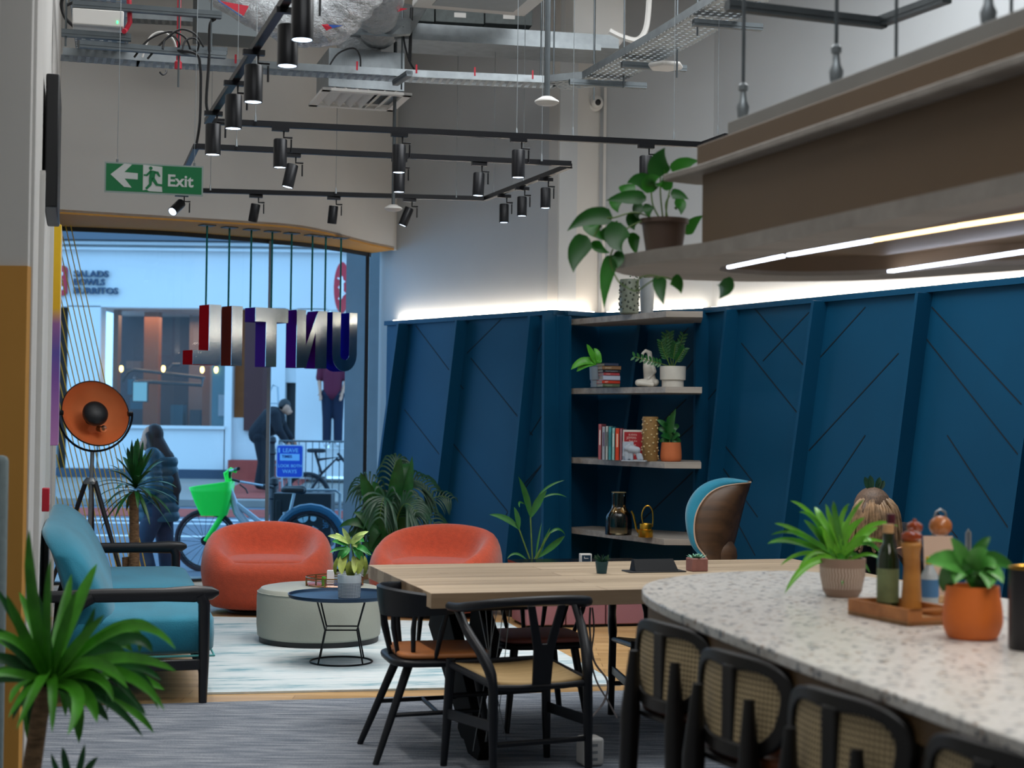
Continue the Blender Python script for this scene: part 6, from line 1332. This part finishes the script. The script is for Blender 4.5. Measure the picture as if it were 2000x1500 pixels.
s.build('foliage',mat('fern_a','#66b32c',.35,var=.25,vs=14),t,smooth=180); s2.build('foliage',mat('fern_b','#3f8a20',.35,var=.25,vs=14),t,smooth=180)
# wooden caddy
c0=Pz(1773,1224,.92); c1=Pz(1672,1196,.92); c2=Pz(1856,1211,.92)
ang=math.degrees(math.atan2(c2.y-c0.y,c2.x-c0.x)); u=(c1-c0); 
t=thing('condiment_tray','small wooden condiment tray with a cut-out handle on the counter','tray',(c0.x,c0.y,.9205),22)
TW,TL=.17,.30
s=MB(); s.box((TW/2,TL/2,.006),(TW,TL,.012))
s.build('base',m_oak,t,smooth=0)
m_tray=wood('tray_wood','#95592b','#bb7b42',0,.5)
s=MB(); s.box((.005,TL/2,.024),(.010,TL,.048)); s.box((TW-.005,TL/2,.024),(.010,TL,.048)); s.build('side_wall',m_tray,t,smooth=0)
s=MB(); s.box((TW/2,.005,.012),(TW-.02,.01,.024)); s.box((.03,.005,.036),(.04,.01,.024)); s.box((TW-.03,.005,.036),(.04,.01,.024)); s.box((TW/2,.005,.044),(TW-.02,.01,.008)); s.build('end_wall',m_tray,t,smooth=0)
s=MB(); s.box((TW/2,TL-.005,.024),(TW-.02,.01,.048)); s.build('end_wall',m_tray,t,smooth=0)
def ci(px,d,z=.933): return (L(px,d),d,z)
q0=ci(1737,4.86); t=thing('oil_bottle','dark green oil bottle with a wooden stopper at the left in the tray','bottle',q0)
m_og=mat('olive_glass','#1c2a14',.12,coat=.6)
s=MB(); s.lathe([(0,0),(.030,0),(.032,.006),(.032,.16),(.026,.185),(.016,.205),(.015,.235),(0,.235)],n=28); s.build('bottle_body',m_og,t)
s=MB(); s.lathe([(.0325,.03),(.0328,.03),(.0328,.13),(.0325,.13)],n=28); s.build('paper_label',mat('olive_label','#6f7d55',.7,var=.2,vs=20),t)
s=MB(); s.lathe([(0,.236),(.017,.236),(.018,.262),(0,.262)],n=16); s.build('stopper',m_oak,t)
q0=ci(1757,4.78); t=thing('vinegar_bottle','slim dark bottle with a maroon neck band standing behind the oil bottle','bottle',ci(1742,5.0))
s=MB(); s.lathe([(0,0),(.022,0),(.022,.17),(.011,.21),(.011,.245),(0,.245)],n=22); s.build('bottle_body',mat('dark_glass','#0c0b0e',.12,coat=.6),t)
s=MB(); s.lathe([(.0,.246),(.013,.246),(.013,.285),(.0,.285)],n=16); s.build('neck_band',mat('maroon_foil','#4a1020',.4),t)
m_mill=wood('mill_wood','#8f5a24','#c08840',R(90),.35,(2,2,10)); m_knob=mat('mill_knob','#8a3a18',.2,coat=.6,var=.15,vs=12)
def mill(lb,q_,h,r,k=1):
    t=thing('pepper_mill',lb,'pepper mill',q_,0,'wooden pepper mills'); s=MB(); pr=[(0,0),(r,0),(r*1.02,.01),(r*.92,h*.18),(r*.78,h*.42),(r*.72,h*.6),(r*.85,h*.76),(r*.98,h*.84),(r*.8,h*.87),(r*.6,h*.88),(0,h*.88)]
    s.lathe([(v.x,v.z) for v in spline([Vector((a,0,b)) for a,b in pr[1:]],3)][:-1]+[(0,h*.88)],n=28); s.build('mill_body',m_mill,t)
    s=MB(); s.lathe([(0,h*.875),(r*.75,h*.88),(r*1.02,h*.92),(r*1.0,h*.97),(r*.6,h*1.0),(r*.25,h*1.01),(r*.25,h*1.035),(0,h*1.04)],n=24); s.build('knob',m_knob,t); return t
mill('tall wooden pepper mill with a red-brown knob at the front of the tray',ci(1782,4.80),.245,.031)
mill('second wooden mill standing just behind the front pepper mill',ci(1788,4.93),.265,.024)
q0=ci(1845,5.25,.9205); t=thing('menu_stand','metal menu stand holding a pale card and a wooden ball on the counter','stand',q0)
s=MB(); s.box((0,0,.012),(.13,.08,.024)); s.build('base',m_oak,t,bevel=.003)
s=MB(); s.box((-.02,-.02,.12),(.10,.004,.19),(R(-6),0,R(8))); s.build('card',mat('pale_card','#c5a995',.7),t,smooth=0)
s=MB(); s.tube([(-.03,.02,.02),(-.03,.02,.26),(-.02,.02,.29),(-.005,.02,.30),(.01,.02,.29),(.018,.02,.26),(.018,.02,.02)],.004,8); s.tube([(.075,.0,.02),(.075,.0,.225),(.08,.0,.235),(.086,.0,.225),(.086,0,.1)],.005,8); s.build('wire_frame',m_steel,t)
s=MB(); s.ball((-.005,.02,.245),(.038,.038,.034),18); s.build('wooden_ball',mat('ball_wood','#a8622c',.35,coat=.4),t)
q0=ci(1818,5.05,.9335); t=thing('spray_bottle','clear bottle with a blue label and yellow cap behind the mills','bottle',q0)
s=MB(); s.lathe([(0,0),(.026,0),(.028,.01),(.028,.09),(.014,.115),(.012,.125),(0,.125)],n=20); s.build('bottle_body',mat('cloudy_plastic','#a9b3b8',.2,coat=.4),t)
s=MB(); s.lathe([(.0285,.025),(.029,.025),(.029,.08),(.0285,.08)],n=20); s.build('paper_label',mat('blue_label','#3f6f9a',.6),t); s=MB(); s.lathe([(0,.126),(.012,.126),(.012,.15),(0,.15)],n=12); s.build('cap',mat('yellow_cap','#d9b02c',.4),t)
q0=oc_(1899,1247); t=thing('broad_leaf_plant','drooping broad-leaved plant in a rounded orange pot on the counter','potted plant',q0); Q=Vector(q0)
s=MB(); s.lathe([(v.x,v.z) for v in spline([Vector((a,0,b)) for a,b in ((.058,0),(.068,.008),(.079,.04),(.0785,.075),(.072,.12),(.070,.142))],4)]+[(.066,.142),(.064,.11),(0,.11)],n=44); s.build('pot',m_orange,t)
s=MB(); s.lathe([(0,.12),(.065,.12),(.065,.11)],n=20); s.build('soil',m_soil,t)
s=MB(); s2=MB()
for i,(cx,cy,tx,ty,w_) in enumerate(((1880,1080,1856,1050,28),(1900,1075,1935,1048,26),(1860,1085,1806,1098,42),(1850,1100,1842,1156,40),(1870,1095,1865,1140,38),(1895,1080,1880,1120,44),(1940,1100,1930,1150,44),(1925,1070,1982,1112,34),(1930,1090,1944,1110,34),(1915,1100,1908,1162,56),(1935,1090,1960,1140,30),(1880,1090,1840,1075,26),(1900,1080,1930,1075,36),(1925,1100,1935,1145,40))):
    (s if i%2 else s2).leaf(fp(1896,1125),fp(tx,ty,[-.06,-.02,-.09,.03][i%4]),w_*Q.y/F_PX,fp(cx,cy,-.03),'oval',(.15*((i%3)-1),-1,.4),10,.2)
s.build('foliage',mat('bl_a','#27651c',.4,var=.3,vs=14),t,smooth=180); s2.build('foliage',mat('bl_b','#4f9440',.4,var=.3,vs=14),t,smooth=180)
q0=Pz(1996,1272,.92); t=thing('canister','dark grey canister cut off by the right edge of the picture','canister',(q0.x+.03,q0.y+.03,.9205))
s=MB(); s.lathe([(0,0),(.052,0),(.054,.006),(.054,.21),(.050,.21),(.048,.02),(0,.02)],n=36); s.build('canister_body',mat('char_canister','#1b1a1e',.35,metal=.3),t)
s=MB(); s.tube([(.053*math.cos(a),.053*math.sin(a),.21) for a in [2*math.pi*k/36 for k in range(36)]],.0028,6,closed=True); s.build('rim',m_gold,t)
# ================================================================= WALL SHELVES AND THEIR THINGS
SZ=[2.334,1.756,1.18,.596]
SHP=[(.465,13.52),(1.17,12.3),(1.45,12.30),(1.52,12.99),(1.47,13.06),(.765,13.66),(.70,13.70),(.52,13.54)]
for i,z in enumerate(SZ):
    s=MB(); s.prism(SHP,z-.047,z); o=s.build('wall_shelf',m_oakg,bevel=.0015)
    tag(o,['topmost grey wooden wall shelf, lit from behind','second grey wall shelf from the top, with the stacked books','third grey wall shelf from the top, with the upright books','lowest grey wall shelf, with the glass vase'][i],'shelf','grey wooden wall shelves')
def sh_(px,i,d): return (L(px,d),d,SZ[i]+.0008)
def beadvase(nm,lb,q_,r,h,m,mb_,n,seed):
    t=thing(nm,lb,'vase',q_); s=MB(); s.lathe([(0,0),(r*.9,0),(r,.01),(r,h-.006),(r*.97,h),(r*.88,h),(r*.86,.02),(0,.02)],n=32); s.build('vase_body',m,t)
    rnd=random.Random(seed); s=MB()
    for k in range(n): a=k*2.399; z=.02+(h-.04)*((k*.5545)%1); s.ball((r*math.cos(a),r*math.sin(a),z),r*(.10+.05*rnd.random()),8)
    s.build('beading',mb_,t); return t
beadvase('bead_vase','grey-green vase studded with small beads on the topmost shelf',sh_(1227,0,12.75),.076,.275,mat('sage_glaze','#6c7466',.45,var=.1,vs=20),mat('bead_dark','#3e463e',.4),70,1)
q0=sh_(1262,0,12.9); t=thing('string_plant','small dotted string-of-beads plant on the topmost shelf, mostly hidden','potted plant',q0); pot(t,.05,.06,.30,m_greyc)
s=MB(); rnd=random.Random(5)
for k in range(90): a=rnd.uniform(0,6.28); r_=rnd.uniform(.03,.12); s.ball((r_*math.cos(a)-.03,r_*math.sin(a),.30+rnd.uniform(0,.19)*(1-r_*4)),.007,6)
s.build('beads',m_leafk,t); s=MB()
for k in range(12): a=k*.55; s.tube([(0,0,.28),(.05*math.cos(a)-.02,.05*math.sin(a),.40),(.1*math.cos(a)-.03,.1*math.sin(a),.42-.02*(k%3))],.003,5)
s.build('stem',m_stem,t)
# shelf 2
q0=sh_(1165,1,12.85); t=thing('grey_pot_plant','green leafy plant in a small stepped grey pot on the second shelf','potted plant',q0); Q=Vector(q0)
s=MB(); s.lathe([(0,0),(.043,0),(.045,.055),(.053,.058),(.058,.16),(.052,.16),(.048,.12),(0,.12)],n=30); s.build('pot',mat('bluegrey_pot','#6f7c86',.6),t)
s=MB()
for i,(bx,by,cx,cy,tx,ty,w_) in enumerate(((1165,712,1155,690,1146,672,12),(1162,712,1140,695,1115,722,16),(1163,712,1145,705,1126,726,14),(1168,712,1172,692,1160,680,12),(1168,712,1172,700,1168,704,11),(1165,712,1150,700,1135,705,14),(1166,712,1160,695,1170,686,13))): s.leaf(fp(bx,by),fp(tx,ty,-.05+.02*i),w_*12.85/F_PX,fp(cx,cy,-.03),'oval',(.1,-1,.4),9,.2)
s.build('foliage',m_leafm,t,smooth=180)
m_page=mat('page_edges','#a79f92',.8,var=.06,vs=60)
def book(lb,q_,rz,dim,c,flat,grp,ink=None,title=None):
    t=thing('book',lb,'book',q_,rz,grp); w_,d_,h_=dim; m=mat('cover'+c,c,.5)
    if flat:   # spine faces local -x side front-left: cover shells top+bottom+spine, pages inside
        s=MB(); s.box((w_/2,d_/2,.002),(w_,d_,.004)); s.box((w_/2,d_/2,h_-.002),(w_,d_,.004)); s.box((w_/2,.002,h_/2),(w_,.004,h_)); s.build('cover',m,t,smooth=0)
        s=MB(); s.box((w_/2,d_/2+.003,h_/2),(w_-.008,d_-.012,h_-.008)); s.build('pages',m_page,t,smooth=0)
        if title: s=MB(); text(s,title,h_*.62,Matrix.Translation((w_*.15,-.0006,h_*.25)),.0004); s.build('spine_lettering',mat('ink'+ink,ink,.6),t,smooth=0)
    else:
        s=MB(); s.box((.002,d_/2,h_/2),(.004,d_,h_)); s.box((w_-.002,d_/2,h_/2),(.004,d_,h_)); s.box((w_/2,.002,h_/2),(w_,.004,h_)); s.build('cover',m,t,smooth=0)
        s=MB(); s.box((w_/2,d_/2+.002,h_/2),(w_-.009,d_-.01,h_-.01)); s.build('pages',m_page,t,smooth=0)
        if ink: s=MB(); s.box((w_/2,-.0006,h_*.62),(w_*.45,.001,h_*.42)); s.build('spine_band',mat('ink'+ink,ink,.6),t,smooth=0)
    return t
bx0=L(1177,12.72); zz=SZ[1]+.001; GB='books stacked flat on the second shelf'
for i,(h_,c,w_,lb,ink,ti) in enumerate(((.026,'#4c5a44',.150,'green-grey book at the bottom of the flat stack','#9aa58c','FORAGE'),(.026,'#b8321a',.155,'orange-red book second from the bottom of the flat stack','#e3d6c8','ART'),(.036,'#a8b0c2',.143,'thick pale book with a white spine in the flat stack',None,None),(.022,'#a33a42',.140,'rose-red book in the middle of the flat stack','#d8b0a0','HOME'),(.023,'#15161c',.152,'black book with small pale lettering in the flat stack','#9a9aa4','PHOTOGRAPHY'),(.029,'#7d5c3e',.160,'brown book with pale lettering near the top of the flat stack','#c9b79c','SMART'),(.022,'#2f3a52',.122,'small dark blue book on top of the flat stack',None,None))):
    book(lb,(bx0+[.0,-.006,.004,.006,.0,-.006,.012][i],12.70,zz),22-2*(i%3),(w_,.235,h_),c,True,GB,ink,ti); zz+=h_+.0008
# sculpture: seated abstract figure
q0=sh_(1265,1,12.72); t=thing('figure_sculpture','white abstract sculpture of a seated cross-legged figure','sculpture',q0)
s=MB(); c=s.capsule; c((.02,0,.05),(0,0,.16),.05,.038); c((0,0,.16),(-.015,0,.215),.04,.022); c((-.045,-.02,.22),(-.045,-.02,.265),.011,.011,10); c((-.045,-.02,.265),(-.02,-.02,.29),.011,.012,10); c((-.02,-.02,.29),(.012,-.01,.27),.012,.02,10); c((.012,-.01,.27),(.02,0,.21),.02,.02,10); c((-.045,-.02,.22),(-.02,0,.20),.011,.014,10)
c((.03,-.01,.19),(.055,-.02,.125),.018,.014,10); c((.055,-.02,.125),(.0,-.05,.07),.014,.012,10); c((.02,-.02,.04),(-.075,-.03,.035),.035,.028); c((-.075,-.03,.035),(.03,-.06,.02),.026,.018); c((.03,0,.045),(.06,-.01,.04),.045,.03)
s.build('figure',m_whitec2,t,remesh=.0045,sm=3)
q0=sh_(1314,1,12.62); t=thing('zz_plant','dark feathery plant in a stepped cream pot on the second shelf','potted plant',q0); Q=Vector(q0)
s=MB(); s.lathe([(0,0),(.086,0),(.086,.055),(.1,.06),(.102,.165),(.095,.165),(.09,.12),(0,.12)],n=36); s.build('pot',m_whitec2,t)
s=MB(); st_=MB()
for bx,by,cx,cy,tx,ty in ((1308,715,1300,690,1300,655),(1312,715,1306,680,1308,652),(1318,715,1322,690,1334,656),(1306,715,1285,708,1240,697),(1310,715,1295,690,1292,668),(1316,715,1325,700,1336,682),(1314,715,1316,690,1320,672)):
    a,b,e=fp(bx,by),fp(cx,cy,-.04),fp(tx,ty,-.07); st_.tube([a*(1-u)**2+b*2*u*(1-u)+e*u*u for u in [k/8 for k in range(9)]],.0035,6)
    for k in range(8):
        u=.3+.7*k/7; p=a*(1-u)**2+b*2*u*(1-u)+e*u*u; d=((b-a)*(1-u)+(e-b)*u).normalized(); sd=d.cross(Vector((0,-1,0))).normalized()
        for sg in (-1,1): s.leaf(p,p+d*.028+sd*sg*.036,.020,None,'oval',(0,-1,.3),5,.15)
st_.build('stem',m_stem,t); s.build('foliage',m_leafd,t,smooth=180)
# shelf 3
x=L(1170,12.8); GB2='books standing upright on the third shelf'; hs=(.282,.262,.266,.262,.252,.25,.246,.240)
for i,(w_,c,lb,ink) in enumerate(((.026,'#a85a62','patterned red and white tall book leftmost of the upright row','#d8c8c4'),(.024,'#9aa3ac','pale grey upright book, second from the left','#5f4a6a'),(.018,'#c0c3c0','white upright book, third from the left','#3a3f46'),(.022,'#3f98a0','teal upright book in the row','#2f7880'),(.022,'#8fc0bc','light aqua upright book in the row','#c9dedb'),(.030,'#cf3d18','bright orange upright book in the row','#e9b49a'),(.018,'#a9737c','dusty pink upright book beside the red cover',None))):
    book(lb,(x,12.82-.028*i,SZ[2]+.001),-14,(w_,.19,hs[i]),c,False,GB2,ink); x+=w_*1.0+.003
t=thing('book','red book with a white border facing forward at the end of the row','book',(x+.0,12.60,SZ[2]+.001),-20,GB2)
s=MB(); s.box((.09,.012,.12),(.18,.022,.24)); s.build('cover',mat('cover_white','#c8c2ba',.5),t,smooth=0)
s=MB(); s.box((.085,.0,.118),(.15,.003,.212)); s.build('red_panel',mat('cover_red','#9f1620',.5),t,smooth=0)
s=MB(); 
for ti,sz,x_,z_ in (('SUSAN',.022,.045,.195),('JEFFERS',.024,.03,.17),('Feel the',.02,.05,.148),('fear',.058,.016,.10),('and do it',.022,.018,.075),('anyway',.030,.016,.045)): text(s,ti,sz,Matrix.Translation((x_,-.0022,z_)),.0004)
s.build('cover_lettering',mat('cover_ink','#dcb8ae',.6),t,smooth=0)
q0=sh_(1238,2,12.42); t=thing('elephant_bookend','pale elephant bookend leaning against the red book','bookend',(q0[0],q0[1],q0[2]),-14)
m_el=mat('pale_stone','#a9b2bc',.6)
s=MB(); s.box((-.045,.03,.075),(.085,.006,.15)); s.box((.01,.0,.004),(.19,.07,.008)); s.build('plate',m_el,t,bevel=.001)
s=MB(); c=s.capsule; c((-.025,0,.095),(.03,0,.085),.034,.028); c((-.045,0,.06),(-.05,0,.018),.019,.017); c((-.015,0,.06),(-.012,0,.018),.016,.015); c((.035,0,.055),(.045,0,.018),.016,.015); c((.055,.01,.05),(.066,.01,.018),.014,.014); c((-.05,-.012,.10),(-.03,-.012,.12),.02,.018,10); c((-.068,0,.1),(-.078,0,.04),.011,.008,8)
s.build('elephant',m_el,t,remesh=.0045,sm=3)
beadvase('bead_vase','tan cylindrical vase studded with pale knobs on the third shelf',sh_(1271,2,12.52),.062,.345,mat('tan_stoneware','#8d6c3c',.7,var=.12,vs=18,bump=.3,bs=90),mat('bead_pale','#c2aa7c',.5),64,2)
q0=sh_(1312,2,12.50); t=thing('terracotta_plant','glossy green plant in a terracotta pot on the third shelf','potted plant',q0); Q=Vector(q0)
s=MB(); s.lathe([(v.x,v.z) for v in spline([Vector((a,0,b)) for a,b in ((.066,0),(.076,.006),(.083,.035),(.080,.09),(.074,.148))],4)]+[(.068,.148),(.066,.12),(0,.12)],n=36); s.build('pot',m_terra,t)
s=MB(); s.lathe([(0,.126),(.067,.126),(.067,.12)],n=20); s.build('soil',m_soil,t)
s=MB()
for i,(bx,by,cx,cy,tx,ty,w_) in enumerate(((1308,862,1306,830,1320,798,13),(1308,862,1305,825,1306,812,12),(1306,840,1295,825,1283,820,11),(1308,850,1296,838,1284,836,12),(1308,846,1318,832,1326,830,12),(1310,856,1300,850,1290,852,12),(1310,858,1322,846,1328,852,12),(1308,835,1314,818,1312,806,11),(1306,862,1296,858,1288,862,10),(1312,862,1322,856,1330,862,11),(1309,846,1300,830,1296,828,12),(1310,850,1316,840,1318,846,12))): s.leaf(fp(bx,by),fp(tx,ty,-.08+.03*(i%5)),w_*12.5/F_PX,fp(cx,cy,-.03),'oval',(.1,-1,.3),8,.2)
s.build('foliage',m_leafd,t,smooth=180)
s=MB(); s.tube([fp(1308,866),fp(1307,840),fp(1308,812)],.005,6); s.build('stem',m_stem,t)
# shelf 4
t=thing('glass_vase','wide smoky amber glass vase with a straight neck on the lowest shelf','vase',sh_(1211,3,12.62))
s=MB(); s.lathe([(v.x,v.z) for v in spline([Vector((a,0,b)) for a,b in ((.0,.004),(.09,.004),(.104,.02),(.104,.12),(.098,.16),(.07,.20),(.056,.225),(.056,.27),(.058,.335))],4)],n=40,cap=False); s.build('glass_body',m_glassa,t,smooth=180)
s=MB(); s.tube([(.058*math.cos(a),.058*math.sin(a),.335) for a in [2*math.pi*k/32 for k in range(32)]],.0025,6,closed=True); s.build('rim',mat('glass_rim','#8f8564',.15,coat=.5),t)
t=thing('watering_can','small gold watering can with a tall looped handle on the lowest shelf','watering can',sh_(1264,3,12.45))
s=MB(); s.lathe([(0,0),(.055,0),(.058,.006),(.058,.055),(.052,.06),(.046,.062),(.046,.1),(.044,.104),(.042,.1),(.042,.07),(0,.07)],n=32); s.build('can_body',m_gold,t)
s=MB(); s.tube(spline([Vector(p) for p in ((-.05,0,.03),(-.07,0,.06),(-.082,0,.11),(-.095,0,.165),(-.112,0,.2))],5),[.008]*21,8); s.build('spout',m_gold,t)
s=MB(); s.tube(spline([Vector(p) for p in ((-.02,0,.10),(-.03,0,.17),(-.012,0,.225),(.018,0,.242),(.048,0,.21),(.056,0,.14),(.052,0,.08))],6),.005,8); s.build('handle',m_gold,t)
# ================================================================= WOMAN SEATED BEHIND THE COUNTER PLANTS
wd=9.25; hp=Pd(1686,1010,wd-.28); x0=L(1695,wd)
js={'pel':(0,.12,.50),'chest':(-.01,-.08,.80),'neck':(-.02,-.22,.92),'head':(-.03,-.30,1.0),'face':(-.25,-.8,-.75),'shl':(-.19,-.12,.86),'ell':(-.32,-.25,.66),'hal':(-.36,-.48,.775),'shr':(.18,-.12,.86),'elr':(.25,-.26,.66),'har':(.12,-.44,.775),
 'hil':(-.1,.08,.50),'knl':(-.12,-.34,.49),'anl':(-.12,-.36,.09),'ftl':(-.12,-.48,.045),'hir':(.1,.08,.50),'knr':(.12,-.34,.49),'anr':(.12,-.36,.09),'ftr':(.12,-.48,.045)}
pw=person('woman with wavy blonde hair in dark clothes bent over the communal table',js,m_dk,m_dk,m_hairb,m_shoe,(x0,wd,.0),0,1.0)
m_blonde=mat('hair_blonde','#644d3c',.6,var=.5,vs=30,stretch=(5,5,.5)); rnd=random.Random(4)
s=MB(); h=Vector(js['head']); s.ball(h+Vector((0,.02,.03)),(.105,.12,.115),20); s.capsule(h+Vector((-.05,-.04,.0)),h+Vector((-.09,-.03,-.12)),.07,.045); s.capsule(h+Vector((.05,-.02,0)),h+Vector((.10,.0,-.12)),.07,.05); s.capsule(h+Vector((0,.06,0)),h+Vector((.02,.14,-.1)),.10,.08)
s.build('hair',m_blonde,pw,remesh=.009,sm=2)
s=MB()
for k in range(46):
    a=-2.9+2.7*k/45; b0=h+Vector((0,.02,.12)); b1=h+Vector((.125*math.cos(a),.13*math.sin(a)*.9,.02+rnd.uniform(-.02,.02))); b2=h+Vector((.15*math.cos(a)+rnd.uniform(-.02,.02),.12*math.sin(a),-.13-rnd.uniform(0,.05))); b3=b2+Vector((rnd.uniform(-.03,.03),0,-.03)); s.tube(spline([b0,b1,b2,b3],4),[.004]+[.009]*11+[.003],6)
s.build('hair_strands',mat('hair_blonde_light','#947657',.55,var=.45,vs=30),pw)
s=MB(); 
for dx,dz,a in ((-.05,.05,-.3),(.035,.05,.3),(-.02,.06,-.05),(.06,.03,.7)): s.leaf(h+Vector((dx*.5,.0,.13)),h+Vector((dx,.0,.15+dz)),.035,None,'oval',(0,-1,.2),6,.2)
s.build('hair_bow',m_leafk,pw,smooth=180)
t=thing('office_chair','dark chair under the woman at the communal table','chair',(x0,wd+.05,0))
s=MB(); s.cush((0,.02,.375),(.44,.44,.05),.4,.5); s.build('seat',m_black,t,smooth=180)
s=MB(); s.cush((0,.30,.66),(.40,.05,.36),.4,.4); s.build('backrest',m_black,t,smooth=180)
for a,b in ((-1,-1),(1,-1),(-1,1),(1,1)):
    s=MB(); s.tube([(a*.17,.02+b*.17,.36),(a*.19,.02+b*.2,0)],.014,8); s.build('leg',m_black,t)
